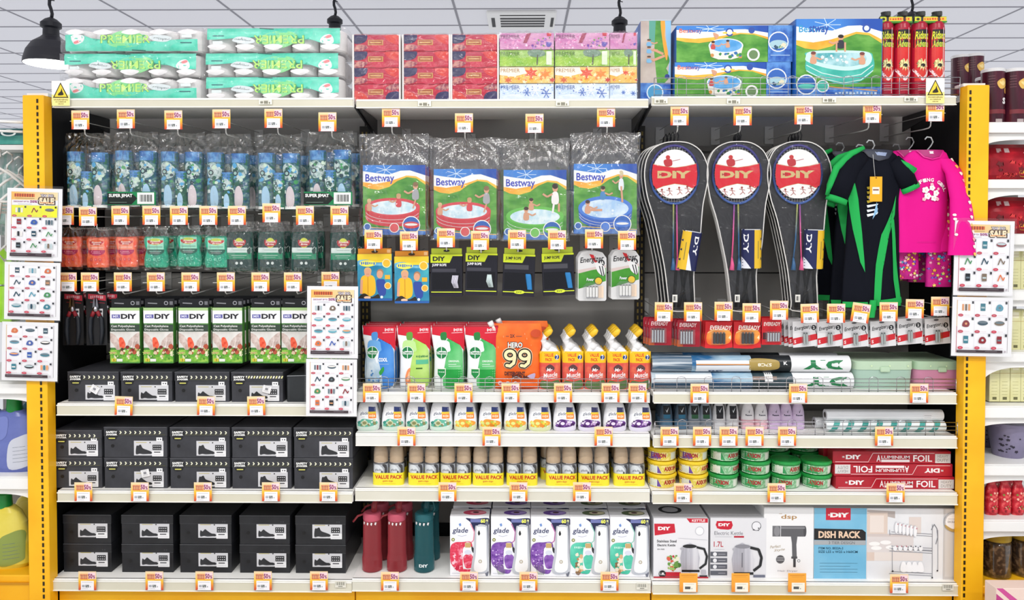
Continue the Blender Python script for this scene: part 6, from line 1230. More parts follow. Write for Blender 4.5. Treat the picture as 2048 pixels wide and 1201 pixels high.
# roll-on deodorants
def rollon(v):
    Y = 3.08; rr = Wd(13.5, Y); h = Wd(57, Y); r_ = empty('roll_on_deodorant'); cols = [('5a7f9c', '1a1c22'), ('8a94a0', '1a1c22'), ('e2e2e4', '1a1c22'), ('f0eef0', 'c86a80'), ('d8c4e0', 'd8c4e0')][v]
    b = MB(rr*2, h, maxe=.006); lv = [(0, 0, rr, rr*.9, rr*.7), (h*.05, 0, rr, rr, rr*.8), (h*.35, 0, rr, rr, rr*.8), (h*.38, 0, rr, rr*.92, rr*.74)]
    b.rings(lv, tint(cols[0], .75), 20) if v in (0, 1) else b.rings(lv, M(['', '', 'd0d0d4', 'e8b8c4', 'cdb4d8'][v], .3), 20); b.build('bottle_base', r_)
    b = MB(rr*2, h, maxe=.006); lv = [(h*.36, 0, rr, rr*.98, rr*.78), (h*.6, 0, rr, rr*.93, rr*.74), (h*.8, 0, rr, rr*.74, rr*.6), (h*.92, 0, rr, rr*.52, rr*.42), (h*.98, 0, rr, rr*.28, rr*.25), (h, 0, rr, rr*.1, rr*.1)]
    b.rings(lv, M(cols[0] if v else '4a5a6a', .3), 20); sf = surf(lv); b.warp = lambda x, z: sf(x, z)-.0005
    if v < 3: b.r(.24, .16, .76, .46, '15171c'); b.p([(.4, .28), (.48, .34), (.66, .2), (.5, .4)], 'e8ecf0'); b.r(.26, .46, .76, .6, ['2a6a8a', '2a5a3c', '2a2a30'][v])
    else: b.p([(.44, .32), (.5, .36), (.6, .26), (.52, .4)], '2a2c38'); b.t('Rexona', .26, .44, .74, .5, '2a2c48', .03)
    b.build('cap', r_); return r_
zc = SH['C3']; rn = ['blue', 'dark green', 'black and silver', 'white and pink', 'lilac']
rv = [0, 0, 1, 1, 2, 2, 3, 3, 4, 4, 4]; cnt = {}
for i, px in enumerate((1334, 1364, 1390, 1413, 1440, 1467, 1498, 1525, 1552, 1575, 1599)):
    v = rv[i]; j = cnt.get(v, 0); cnt[v] = j+1; q = rv.count(v); c = at(px, 868, 3.08)
    for dd in range(3): inst('ro%d' % v, lambda v=v: rollon(v), (c.x+.0005*dd, 3.075+.05*dd, zc), '%s %s roll-on deodorant in the %s row' % (['left', 'right'][j] if q == 2 else ['left', 'middle', 'right'][j], rn[v], ['front', 'second', 'third'][dd]), 'deodorant', 'roll-on deodorants')
L2 = Wd(236, 3.07); R2 = Wd(21, 3.07)/2
def stripes():
    tl = MN('2f8f86', '4aa89e', 10, .25); ps = []; n = 11
    b = roll(L2, R2, [(0, 1, MN('dfe8ea', 'f0f4f4', 8, .15))], 'x')
    for k in range(8): u = .02+k*.12; b.p([(u+.05, .02), (u+.1, .02), (u+.05, .98), (u, .98)], tl)
    b.r(.0, .44, 1, .5, 'c8d8d8'); return b.build('film_roll')
def wroll():
    b = roll(L2*.98, R2*1.05, [(0, 1, MN('dcdee2', 'f0f2f4', 9, .15, st=(.2, 1, 3)))], 'x'); b.r(.82, .25, .9, .8, 'e8e8ea'); b.l([(.83, .45), (.89, .45)], .001, '6a6a70'); b.l([(.83, .65), (.89, .65)], .001, '6a6a70'); return b.build('film_roll')
c = at(1771, 868, 3.06); inst('str', stripes, (c.x, 3.05, zc), 'teal and white striped plastic roll behind the wire guard', 'plastic roll', 'plastic rolls'); inst('wr', wroll, (c.x-.004, 3.052, zc+2*R2+.001), 'clear-white plastic roll lying on the striped teal roll', 'plastic roll', 'plastic rolls')
inst('wr', None, (c.x-.03, 3.052+2*R2*1.1, zc), 'white plastic roll in the rear row beside the lilac deodorants', 'plastic roll', 'plastic rolls')
# dish paste tubs
def tub(c, rot):
    Y = 3.05; rr = Wd(29.5, Y); h = Wd(28, Y); r_ = empty('dish_paste_tub'); m = {'y': ('e8c41e', 'f2d43a', 'ecd884'), 'g': ('1d8a3c', '2ea652', 'a8ccaa')}[c]
    lv = [(0, 0, rr, rr*.86, rr*.86), (.003, 0, rr, rr*.9, rr*.9), (h*.78, 0, rr, rr*.97, rr*.97)]; b = MB(rr*2, h*.78, maxe=.009); b.rings(lv, MN(m[0], m[1], 10, .3), 36); sf = surf(lv); b.warp = lambda x, z: sf(x, z)-.0006
    b.r(.03, .12, .97, .92, MN(m[2], {'y': 'f4ecc0', 'g': 'dfeedd'}[c], 40, .3, {'y': 'd8c83c', 'g': '6fb07a'}[c])); b.p([(.0+.04, .2), (.3, .2), (.42, .85), (.04, .85)], '6a4a9c' if c == 'y' else '3a9a5c') if rot else None
    x0 = [.42, .12, .5, .7][rot]; b.t('AXION', x0, .22, min(.99, x0+.44), .66, 'a8222c', .06); b.r(x0+.05, .74, min(.96, x0+.34), .82, m[0])
    b.r(.74 if x0 < .4 else .08, .2, .92 if x0 < .4 else .28, .85, 'e4e8da'); [b.l([(.77 if x0 < .4 else .1, .3+k*.12), (.9 if x0 < .4 else .26, .3+k*.12)], .0006, '6a7a6a') for k in range(5)]
    b.build('tub', r_)
    b = MB(); b.lathe([(rr*.99, h*.76), (rr*1.04, h*.78), (rr*1.04, h*.9), (rr*1.0, h*.95), (rr*.93, h*.96), (rr*.9, h*.93)], MN(m[0], m[1], 10, .3), 36, 0, rr); b.build('lid', r_); return r_
zc = SH['C4']; ht = Wd(28, 3.05)*.965; rd = random.Random(5)
for ci, (col, px, n) in enumerate((('y', 1326, 3), ('y', 1389, 3), ('g', 1452, 3), ('g', 1515, 3), ('g', 1577, 2), ('g', 1639, 2))):
    cx = at(px, 980, 3.05).x
    nm = ['left yellow', 'right yellow', 'first green', 'second green', 'third green', 'rightmost green'][ci]
    for k in range(n):
        rt = [[2, 2, 1], [2, 3, 1], [1, 3, 2], [1, 1, 1], [1, 2, 0], [1, 1, 0]][ci][k]
        inst('tub%s%d' % (col, rt), lambda: tub(col, rt), (cx+rd.uniform(-.002, .002), 3.03, zc+ht*k), '%s stack of dish paste tubs, %s tub' % (nm, ['bottom', 'middle' if n == 3 else 'top', 'top'][k]), 'dish paste', 'dish paste tubs')
    for k in range(3): inst('tub%s1' % col, lambda: tub(col, 1), (cx+.004, 3.165, zc+ht*k), '%s column of dish paste in the rear row, %s tub' % (nm, ['bottom', 'middle', 'top'][k]), 'dish paste', 'dish paste tubs')
def foil(up):
    Y = 3.04; w = Wd(236, Y); h = Wd(24.5, Y); b = MB(w, h); b.box(-w/2, w/2, 0, .055, 0, h, MN('a81c2c', 'b82434', 6, .3), .0012)
    F = (lambda u0, v0, u1, v1: (u0, v0, u1, v1)) if up else (lambda u0, v0, u1, v1: (1-u1, 1-v1, 1-u0, 1-v0)); Q = (lambda u, v: (u, v)) if up else (lambda u, v: (1-u, 1-v)); rt = 0 if up else 1
    b.l([Q(.02, .88), Q(.3, .88), Q(.34, .16), Q(.86, .16)], .0018, 'f0dcdc'); b.t('DIY', *F(.11, .3, .24, .66), 'f4f0f0', .05, 0, rt); b.t('MR', *F(.08, .4, .1, .55), 'f4f0f0', .02, 0, rt)
    b.t('A', *F(.37, .3, .405, .85), 'f4eeee', .02, 0, rt); b.t('LUMINIUM', *F(.41, .36, .65, .62), 'f4eeee', .015, 0, rt); b.r(*F(.41, .68, .65, .88), 'f0e4e4'); b.t('FOIL', *F(.68, .3, .84, .85), 'f4eeee', .02, 0, rt)
    b.r(*F(.865, .2, .995, .95), 'd8d4d2'); b.t('HEAVY', *F(.885, .28, .975, .52), '9a9494', .01, 0, rt); b.t('DUTY', *F(.885, .6, .975, .85), '9a9494', .01, 0, rt); return b.build('foil_box')
hf = Wd(24.5, 3.04)
for k in range(3):
    c = at(1790-2*k, 980, 3.04); inst('foil%d' % (k == 1), lambda: foil(k != 1), (c.x, 3.04+.006*k, zc+k*(hf+.0008)), '%s red aluminium foil box%s' % (['bottom', 'middle', 'top'][k], [', front stack', ' printed upside down', ', front stack'][k]), 'foil box', 'aluminium foil boxes')
    inst('foil0', None, (c.x-.01, 3.12, zc+k*(hf+.0008)), '%s foil box of the stack behind' % ['bottom', 'middle', 'top'][k], 'foil box', 'aluminium foil boxes')
inst('foil0', None, (c.x-.012, 3.124, zc+3*(hf+.0008)), 'extra red foil box lying highest at the back', 'foil box', 'aluminium foil boxes')
# appliances
zc = SH['C5']; stl = MN('9a9aa2', 'd8d8de', 3, .25, 'b8b8c2', st=(9, 1, .2))
def kettleart(b, cu, cv, ru, rv, v):
    b.b([(cu-ru*.62, cv-rv*.8), (cu+ru*.3, cv-rv*.8), (cu+ru*.5, cv+rv*.8), (cu-ru*.7, cv+rv*.8)] if v else [(cu-ru*.6, cv-rv*.8), (cu+ru*.35, cv-rv*.8), (cu+ru*.42, cv+rv*.8), (cu-ru*.66, cv+rv*.8)], stl, 2)
    b.p([(cu-ru*.6, cv-rv*.75), (cu+ru*.32, cv-rv*.75), (cu+ru*.44, cv+rv*.8), (cu-ru*.66, cv+rv*.8)], stl); b.p([(cu-ru*.6, cv-rv*.75), (cu-ru*.78, cv-rv*.62), (cu-ru*.62, cv-rv*.45)], 'b0b0b8'); b.e(cu-ru*.14, cv-rv*.78, ru*.46, rv*.13, '24262a' if not v else '8a8a92')
    pts = [(cu+ru*.3, cv-rv*.72), (cu+ru*.8, cv-rv*.6), (cu+ru*.98, cv-rv*.1), (cu+ru*.9, cv+rv*.4), (cu+ru*.5, cv+rv*.72)]; b.l(pts, .009 if not v else .011, '222428'); [b.c(u, v_, .02, '222428') for u, v_ in pts[1:4]]
    b.r(cu-ru*.66, cv+rv*.8, cu+ru*.5, cv+rv*.95, '222428'); b.r(cu-ru*.2, cv-rv*.4, cu-ru*.15, cv+rv*.5, '6a6a74' if v else 'c8c8d0')
def kbox1():
    Y = 3.03; w = Wd(110, Y); h = Wd(121, Y); b = MB(w, h); b.box(-w/2, w/2, 0, .19, 0, h, M('dedee2', .35), .002); b.r(0, 0, 1, 1, 'e6e6ea')
    b.p([(.01, .09), (.38, .09), (.4, .24), (.02, .29)], M('c81e36', .3)); b.t('DIY', .08, .14, .31, .2, 'f6f0f0', .06); b.p([(.6, .0), (.99, .0), (.99, .07), (.66, .07)], 'c81e36'); b.t('KETTLE', .7, .015, .94, .055, 'f6e4e4', .03)
    b.t('Stainless Steel', .06, .36, .42, .405, '2c2c32', .02); b.t('Electric Kettle', .07, .43, .4, .47, '2c2c32', .02); b.t('BPA FREE', .07, .51, .2, .53, '55555c', .01)
    b.c(.84, .21, .085, 'c8c8d0'); b.c(.84, .21, .07, 'f0f0f2'); b.sc(.27, .62, .46, .86, ['c83a3a', 'd8604a', '6a9a4a', '9ac06a', 'e8e8d0', '4a7a3a'], 34, .02, .05, 'blob', 4); b.l([(.45, .33), (.98, .36)], .001, 'b8b8c0')
    kettleart(b, .7, .66, .28, .25, 0); b.p([(.2, .9), (.5, .9), (.48, .97), (.2, .97)], 'c01e34'); b.c(.16, .93, .065, '1e1e22'); b.t('1.8L', .11, .905, .21, .95, 'f0f0f0', .03); b.r(.87, .86, .96, .93, 'b8b8c0'); b.r(.84, .95, .98, .98, '2a2a30'); b.r(0, .975, 1, 1, 'b01c30')
    n = 16; b.add([((-.12+.22*math.cos(6.283*j/n))*w, (.5+.22*math.sin(6.283*j/n))*.19, h+.0003) for j in range(n)], [range(n)], '2a2c30'); b.add([((-.12+.15*math.cos(6.283*j/n))*w, (.5+.15*math.sin(6.283*j/n))*.19, h+.0006) for j in range(n)], [range(n)], 'c4c4ca')
    return b.build('kettle_box')
def kbox2():
    Y = 3.03; w = Wd(112, Y); h = Wd(122, Y); b = MB(w, h); b.box(-w/2, w/2, 0, .19, 0, h, M('d8d8dc', .35), .002); b.r(0, 0, 1, 1, 'dfdfe3')
    b.b([(.11, .06), (.38, .06), (.37, .18), (.25, .19), (.12, .17)], M('c81e36', .3), 2); b.r(.11, .05, .38, .17, 'c81e36'); b.t('DIY', .14, .085, .35, .135, 'f6f0f0', .05); b.t('Electric Kettle', .07, .22, .58, .28, '6a6a74', .0); b.l([(.08, .31), (.38, .31)], .001, '9a9aa2'); b.r(.42, .295, .6, .325, 'b83444')
    b.t('1.7L', .06, .39, .23, .48, 'b82a3c', .01); b.l([(.07, .52), (.25, .52)], .001, '9a9aa2'); b.c(.82, .13, .085, '5a5a62'); b.c(.82, .13, .075, 'e8e8ec'); b.sc(.76, .15, .9, .2, ['4a4a50'], 6, .01, .02, 'leaf', 1)
    for k in range(4): b.r(.0, .56+k*.105, .3, .635+k*.105, '5c5e68'); (b.c(.08, .6+k*.105, .035, 'e8e8ec') if k < 3 else None); b.l([(.14, .6+k*.105), (.27, .6+k*.105)], .0016, 'c8c8d0')
    kettleart(b, .62, .68, .3, .27, 1); b.r(.77, .94, .98, .98, '6a6e80'); return b.build('kettle_box')
def dryer():
    Y = 3.03; w = Wd(100, Y); h = ZZ(1014, Y)-zc-.0; b = MB(w, h); b.box(-w/2, w/2, 0, .12, 0, h, M('eeeeef', .35), .002)
    b.t('dsp', .34, .1, .66, .18, 'b08a5a', .02); b.l([(.3, .09), (.36, .09)], .0016, 'b08a5a'); b.r(.34, .26, .82, .41, '5e5e62'); b.e(.82, .335, .03, .075, '4a4a4e'); b.r(.17, .26, .33, .41, '6e6e72'); b.e(.26, .335, .06, .07, '8a8a8e'); b.r(.34, .275, .82, .3, '86868a')
    b.p([(.54, .41), (.67, .41), (.65, .52), (.66, .7), (.57, .7), (.56, .5)], '5e5e62'); b.r(.55, .69, .67, .72, '4a4a4e'); b.r(.59, .72, .64, .84, '3e3e42'); b.c(.7, .75, .03, '5e5e62'); b.c(.7, .75, .02, 'eeeeef')
    b.t('Perfect', .12, .53, .34, .57, 'b8a890', .0, .3, ang=8); b.t('Style', .2, .58, .42, .62, 'b8a890', .0, .3, ang=8); b.c(.33, .73, .085, '5a5a5e'); b.l([(.26, .71), (.4, .71)], .0016, 'e0e0e2'); b.l([(.26, .74), (.4, .74)], .0016, 'e0e0e2'); b.t('Hair Dryer', .28, .88, .68, .91, 'a0a0a8', .0); return b.build('hair_dryer_box')
def rack():
    Y = 3.03; w = Wd(291, Y); h = ZZ(1015, Y)-zc; b = MB(w, h); b.box(-w/2, w/2, 0, .3, 0, h, M('e2e3e6', .35), .002)
    b.r(0, 0, .36, 1, MN('6fb4d6', '86c2de', 5, .35)); b.r(.08, 0, .25, .17, M('cc1f38', .3)); b.t('DIY', .11, .065, .24, .13, 'f6f0f0', .06); b.t('MR', .095, .085, .108, .11, 'f6f0f0', .02)
    b.p([(0, .29), (.33, .3), (.355, .34), (.355, .46), (0, .45)], '1b1d20'); b.t('DISH RACK', .03, .325, .32, .425, 'e8c8ac', .04); b.r(0, .455, .355, .52, 'a8acb0'); b.t('3 TIER DESIGN', .1, .47, .28, .51, '6a7074', .01)
    b.t('ITEM NO. 8033A-3', .03, .55, .2, .585, '24566e', .015); b.t('SIZE L55 x W25 x H60CM', .03, .6, .3, .635, '24566e', .015)
    for k in range(4): b.l([(.04, .78+k*.042), (.3-.05*(k % 3 == 1), .78+k*.042)], .0012, '4a7a92')
    b.frame(.363, 0, 1, 1); b.r(0, 0, 1, 1, MN('dddee2', 'ecedef', 4, .4)); b.p([(0, .02), (.3, .04), (.3, .14), (0, .05)], 'b4aaa6'); b.r(0, .06, .22, .36, 'dccabe'); b.r(.03, .1, .18, .34, 'e8dcd4'); b.r(0, .36, .5, .4, 'd0c4c0'); b.r(0, .4, .5, .62, 'dcd4d2'); b.r(.0, .62, .6, .74, 'e4dad4'); b.r(0, .62, .08, .74, 'dac6ba'); b.r(.45, .12, .58, .36, 'e0d4ce'); b.r(.82, 0, 1, 1, 'c8c6c6'); b.r(.84, 0, 1, .96, 'd4d2d2')
    for (x, y) in ((.08, .5), (.2, .48), (.26, .55), (.1, .56)): b.e(x, y, .06, .03, 'f4f2f0')
    pr = lambda *p: b.l(p, .0022, '8e9098')
    for z in (.36, .56, .6, .92): pr((.24, z-.0), (.7, z+.03)); pr((.26, z-.03), (.7, z))
    for x, z0, z1 in ((.27, .52, .9), (.7, .22, .98), (.76, .3, .88), (.24, .3, .38)): pr((x, z0), (x+.005, z1))
    b.l([(.69, .3), (.72, .22), (.75, .28), (.76, .4), (.74, .5)], .003, '787a82')
    for k in range(6): b.e(.31+k*.04, .27+.01*k, .022, .085, 'c8c8ce'); b.e(.315+k*.04, .27+.01*k, .017, .075, 'f2f2f4'); b.c(.33+k*.04, .22+.012*k, .008, 'c88a94')
    for k in range(6): b.e(.3+k*.055, .56, .022, .035, 'eeeef0'); b.c(.32+k*.05, .53, .008, '5a5a62' if k > 2 else 'b87884')
    for k in range(4): b.b([(.36+k*.06, .88), (.37+k*.06, .76), (.41+k*.06, .76), (.43+k*.06, .88)], 'f4f4f6')
    for (x, y) in ((.275, .88), (.7, .97), (.755, .87)): b.c(x, y, .009, '2c2c30')
    b.c(.92, .18, .1, 'b8b8bc'); b.c(.92, .18, .085, 'f0f0f2'); b.l([(.86, .14), (.98, .14)], .0016, '9a9aa2'); b.t('EXCELLENT', .86, .165, .98, .195, '6a6a74', .01); b.b([(.83, .22), (.92, .28), (1, .22), (.99, .28), (.92, .32), (.85, .28)], 'b89a5c'); b.frame()
    return b.build('dish_rack_box')
for i, (nm, fn, px, D, lb) in enumerate((('kb1', kbox1, 1362, .2, 'stainless steel electric kettle box with red sign and round-handled kettle'), ('kb2', kbox2, 1477, .2, 'electric kettle box printed 1.7L with grey feature list'), ('dry', dryer, 1578, .13, 'white box picturing a grey hair dryer'), ('rack', rack, 1774, 0, 'wide blue and white DISH RACK box'))):
    c = at(px, 1160, 3.03); inst(nm, fn, (c.x, 3.035, zc), lb, ['kettle box', 'kettle box', 'hair dryer box', 'dish rack box'][i])
    if D and i < 2: inst(nm, None, (c.x-.004, 3.035+D, zc), 'kettle box standing behind the %s' % ['red-signed kettle box', '1.7L kettle box'][i], 'kettle box', 'kettle boxes behind')
    if i == 2: inst(nm, None, (c.x, 3.035+D, zc), 'hair dryer box standing behind the front one', 'hair dryer box')
# ======================= tags on the shelf lips =======================
def lips(lst, ytop, row, extra={}):
    n = len(lst)
    for i, (px, what) in enumerate(lst):
        c = at(px, ytop+38, 2.984); inst('ptag', ptag, c, 'sale tag on the shelf edge %s' % what, 'price tag', row, ry=R(extra.get(i, 0)))
lips([(247, 'between the first two upper shoe boxes'), (412, 'under the third upper shoe box'), (513, 'under the striped shoe box')], 793, 'tags on the upper shoe shelf', {0: 2, 1: 1, 2: -1})
lips([(167, 'under the leftmost middle-shelf shoe boxes'), (280, 'under the second middle-shelf shoe boxes'), (406, 'under the third middle-shelf shoe boxes'), (542, 'under the fourth middle-shelf shoe boxes'), (657, 'under the rightmost middle-shelf shoe boxes')], 965, 'tags on the middle shoe shelf')
lips([(175, 'under the leftmost black shoe boxes'), (309, 'under the second black shoe boxes'), (409, 'under the third black shoe boxes'), (526, 'under the fourth black shoe boxes'), (638, 'under the rightmost black shoe boxes')], 1143, 'tags on the black shoe shelf')
lips([(744, 'under the blue soap refill'), (833, 'under the lime green soap refill'), (927, 'under the green soap refills'), (1021, 'under the orange detergent pouch'), (1126, 'under the second toilet cleaner'), (1221, 'under the fourth toilet cleaner'), (1275, 'under the rightmost toilet cleaner')], 767, 'tags on the refill shelf')
lips([(813, 'in front of the green gel fresheners'), (983, 'in front of the citrus gel fresheners'), (1207, 'in front of the purple gel fresheners')], 854, 'tags on the gel freshener shelf')
lips([(895, 'under the second and third value packs'), (1037, 'under the fifth value pack'), (1164, 'under the seventh value pack')], 965, 'tags on the value pack shelf')
lips([(780, 'under the red water bottles'), (938, 'under the pink floral spray box'), (1057, 'between the lavender spray boxes'), (1219, 'between the teal spray boxes')], 1144, 'tags on the spray box shelf')
lips([(1399, 'under the left part of the rolled mats'), (1596, 'under the green lettering of the rolled mats'), (1838, 'between the two storage boxes')], 768, 'tags on the rolled mat shelf')
lips([(1339, 'under the blue deodorants'), (1404, 'under the dark green deodorants'), (1457, 'under the black and silver deodorants'), (1509, 'under the white and pink deodorants'), (1574, 'under the lilac deodorants'), (1768, 'under the striped teal roll')], 854, 'tags on the deodorant shelf')
lips([(1366, 'between the yellow dish paste stacks'), (1553, 'between the green dish paste stacks'), (1791, 'under the red foil boxes')], 967, 'tags on the dish paste shelf')
def otag():
    w = Wd(36, 3.0); h = Wd(38, 3.0); r_ = empty('price_tag')
    b = MB(w, h); b.box(-w/2, w/2, -.0006, .0006, 0, h, MG([(0, 'e8862c'), (.4, 'f2a43a'), (1, 'f0a83c')], 0, h, .4)); b.L = .0007
    b.l([(.1, .12), (.9, .1)], .0016, 'c06a1e'); b.l([(.2, .2), (.8, .19)], .0012, 'd08a3a'); b.build('printed_card', r_)
    b = MB(w, h); b.y = -.0014; b.box(-w*.3, w*.42, -.0014, -.0008, h*.02, h*.5, M('f2eede', .35)); b.L = .0002; b.l([(.3, .58), (.8, .58)], .0009, '9a98a2'); b.r(.3, .7, .6, .84, '55585a'); b.r(.66, .78, .7, .84, '8a8c92'); b.build('price_sticker', r_); return r_
for px, what in ((1377, 'under the red-signed kettle box'), (1481, 'under the 1.7L kettle box'), (1594, 'under the hair dryer box')):
    inst('otag', otag, at(px, 1185, 2.984), 'plain orange price tag on the shelf edge %s' % what, 'price tag', 'tags on the appliance shelf')
lips([(1798, 'under the dish rack box')], 1149, 'tags on the appliance shelf')
def barc():
    w = Wd(22, 2.99); h = Wd(13, 2.99); b = MB(w, h); b.box(-w/2, w/2, -.0005, .0005, 0, h, M('e2dfd2', .4)); b.L = .0006
    for k in range(9): b.r(.08+k*.095, .12, .08+k*.095+(.05 if k % 2 else .03), .62, '6a6a60')
    b.r(.3, .75, .7, .85, '7a7a70'); return b.build('barcode_sticker')
for px, py, lb in ((681, 1176, 'right end of the black shoe base shelf'), (1284, 1180, 'right end of the spray box base shelf'), (1896, 1182, 'right end of the dish rack base shelf')):
    inst('barc', barc, at(px, py, 2.989), 'barcode sticker on the %s' % lb, 'sticker', 'barcode stickers')
# ======================= posters =======================
def poster(w, h, head, seed, cols=3, rws=4):
    rd = random.Random(seed); r_ = empty('sale_poster'); b = MB(w, h); b.box(-w/2, w/2, 0, .0012, 0, h, M('efeff1', .4)); b.L = 0
    m = 'efeff2'; b.r(.08, .05, .93, .94, 'f3f3f6'); b.r(.075, .5, .085, .94, 'b03a4c'); b.r(.925, .05, .93, .94, '5a4a52'); b.r(.075, .05, .085, .5, 'd8b070')
    t0 = .06
    if head:
        b.r(.08, .05, .92, .16, MG([(0, 'f0b84c'), (1, 'efe0b4')], -w/2, w/2, .4, 0)); b.r(.13, .075, .5, .12, 'd86a2c')
        for k in range(8): b.r(.14+k*.045, .075, .155+k*.045, .12, '8a2a1c')
        b.l([(.15, .14), (.5, .14)], .0012, '6a5a3a'); b.t('DISCOUNT UP TO', .12, .175, .4, .195, '9a4a8a', .02); b.t('50%', .42, .165, .55, .2, '9a2a7a', .03); b.l([(.2, .218), (.45, .218)], .0008, '7a7a92')
        b.t('YEAR END', .6, .075, .85, .12, '3a2430', .1); b.t('YEAR END', .61, .08, .84, .115, 'f0e8f0', .02); b.t('SALE', .56, .115, .88, .225, '4a2414', .16); b.t('SALE', .585, .125, .86, .215, 'f4e4c0', .06); b.r(.6, .19, .84, .2, 'e0883c'); t0 = .235
    ch = (.885-t0)/rws
    for j in range(rws):
        for i in range(cols):
            u0 = .09+i*(.83/cols); u1 = u0+.83/cols; v0 = t0+j*ch; v1 = v0+ch; cu = (u0+u1)/2; cv = v0+ch*.42
            if head and seed == 1 and j == 0: b.r(u0, v0, u1, v1, 'e8e834')
            b.l([(u0, v0), (u1, v0)], .0005, 'c8c0c8'); b.l([(u1, v0), (u1, v1)], .0005, 'c8c0c8')
            b.r(u1-.045, v0+.01, u1-.012, v0+.01+ch*.16, '33343c'); b.e(u0+.05, v1-ch*.1, .045, ch*.09, 'c23a50', 12); b.l([(u0+.03, v1-ch*.1), (u0+.07, v1-ch*.1)], .001, 'f0d0d4'); b.l([(u0+.11, v1-ch*.1), (u0+.2, v1-ch*.1)], .0006, 'c890a0')
            c1 = rd.choice(['2a4a5c', '8a2a34', '3a7a8a', '22262c', 'd8703c', '5a9ab0', '3a5aa8', '7a6a5a', '4a8a5a']); c2 = rd.choice(['e8e4e0', 'b8c8cc', 'e0a070', '6a7a84']); k = rd.randint(0, 4)
            if seed == 3 and j in (1, 2): k = 1; c1 = '4aa0b4'
            if k == 0: b.r(cu-.04, cv-ch*.25, cu+.04, cv+ch*.2, c1); b.r(cu-.03, cv-ch*.05, cu+.03, cv+ch*.05, c2)
            elif k == 1: b.e(cu, cv-ch*.05, .085, ch*.14, c1, 14); b.e(cu, cv-ch*.09, .075, ch*.07, c2, 14)
            elif k == 2: [b.r(cu-.07+q*.05, cv-ch*.2, cu-.035+q*.05, cv+ch*.2, c1 if q % 2 else c2) for q in range(3)]
            elif k == 3: b.l([(cu-.05, cv+ch*.2), (cu-.01, cv-ch*.2), (cu+.04, cv+ch*.15), (cu+.06, cv-ch*.05)], .004, c1)
            else: b.b([(cu-.06, cv+ch*.15), (cu-.04, cv-ch*.15), (cu+.02, cv-ch*.2), (cu+.06, cv), (cu+.03, cv+ch*.2)], c1); b.c(cu, cv, .02, c2)
    b.r(.08, .895, .84, .94, '3e3238'); b.l([(.1, .915), (.4, .915)], .0008, 'a8a0a8'); b.l([(.55, .915), (.75, .915)], .0008, 'a8a0a8'); b.c(.88, .915, .018, 'b8b0b8'); b.build('printed_sheet', r_)
    b = MB(); b.sheet(lambda u, v: ((u-.5)*(w+.012), -.003-.0012*noise.noise((u*5, v*5, seed)), -.004+v*(h+.014)), 8, 8, film('ffffff', .035, .08, 5, .12)); b.build('clear_pocket', r_); return r_
for (x0, y0, x1, y1, Yp, hd, sd, lb, rws_, cl) in ((13, 377, 121, 522, 2.95, 1, 1, 'top poster with SALE heading and yellow row on the left post', 4, 3), (8, 525, 118, 640, 2.952, 0, 2, 'middle poster of products on the left post', 4, 3), (3, 645, 113, 762, 2.954, 0, 5, 'bottom poster with shoes and gloves on the left post', 4, 3),
        (614, 573, 715, 717, 2.955, 1, 3, 'upper SALE poster between the left and middle bays', 4, 3), (612, 719, 713, 833, 2.957, 0, 6, 'lower poster picturing clothing between left and middle bays', 4, 3),
        (1906, 442, 2027, 592, 2.945, 1, 8, 'upper SALE poster on the right post behind the pink sleeve', 3, 3), (1902, 595, 2024, 713, 2.947, 0, 9, 'lower poster picturing snacks and drinks on the right post', 3, 3)):
    a = at(x0, y1, Yp); c = at(x1, y0, Yp); r0 = poster(c.x-a.x, c.z-a.z, hd, sd, cl, rws_); r0.location = ((a.x+c.x)/2, Yp, a.z); r0.rotation_euler = (0, R(1.5 if x0 < 200 else (0.5 if x0 < 900 else 1)), 0); tag(r0, lb, 'poster', 'sale posters')
# ======================= neighbouring shelving =======================
def sideunit(name, xa, xb, lips_, left, label):
    r_ = empty(name, ((xa+xb)/2, 3.2, 0)); tag(r_, label, 'shelving'); w = xb-xa; wh = M('efefed', .4)
    b = MB(); b.box(-w/2, w/2, .28, .3, 0, ZZ(150 if not left else 262), M('8e8e8c', .6)); b.build('back_panel', r_)
    for (y0, y1, yarch) in lips_:
        z1 = ZZ(y0); z0 = ZZ(y1); za = ZZ(yarch); b = MB()
        b.box(-w/2, w/2, -.2, .27, z0+.004, z1, wh, .002); b.box(-w/2, w/2, -.21, -.2, z0-.0, z1-.004, wh, .002); b.build('shelf', r_)
        rr = min(.14, (z0-za)); xe = -w/2 if not left else w/2; sg = 1 if not left else -1; q = Wd(72 if not left else 62)
        pts = [(xe, z0), (xe, za)]+[(xe+sg*(.006+q*(1-math.cos(R(t)))*.98), za+.005+(z0-.03-za)*math.sin(R(t))) for t in range(0, 91, 9)]+[(xe+sg*w*.99, z0-.022), (xe+sg*w*.99, z0)]
        b = MB(); b.prism(pts, -.19, -.175, wh); b.build('shelf_bracket', r_)
    return r_
sideunit('side_shelving', XR1+.004, XR1+.45, [(246, 268, 296), (360, 378, 412), (468, 490, 520), (580, 600, 630), (703, 722, 770), (810, 833, 858), (926, 947, 975), (1036, 1058, 1085)], 0, 'white shelving with curved brackets right of the right yellow post')
sideunit('side_shelving', XL0-.45, XL0-.004, [(767, 790, 815), (958, 982, 1012)], 1, 'white shelving with curved brackets left of the left yellow post')
for (x0, x1, lb, py) in ((XR1+.004, XR1+.45, 'right', 1168), (XL0-.45, XL0-.004, 'left', 1157)):
    b = MB(); b.box(x0, x1, 3.0, 3.45, 0, ZZ(py), MN('f2ae14', 'f8ba1e', 4, .38), .004); b.box(x0, x1, 2.992, 3.0, ZZ(py+16), ZZ(py+13), M('c8890c')); tag(b.build('yellow_base_plinth'), 'yellow base plinth of the %s neighbouring shelving' % lb, 'plinth', 'yellow neighbouring plinths')
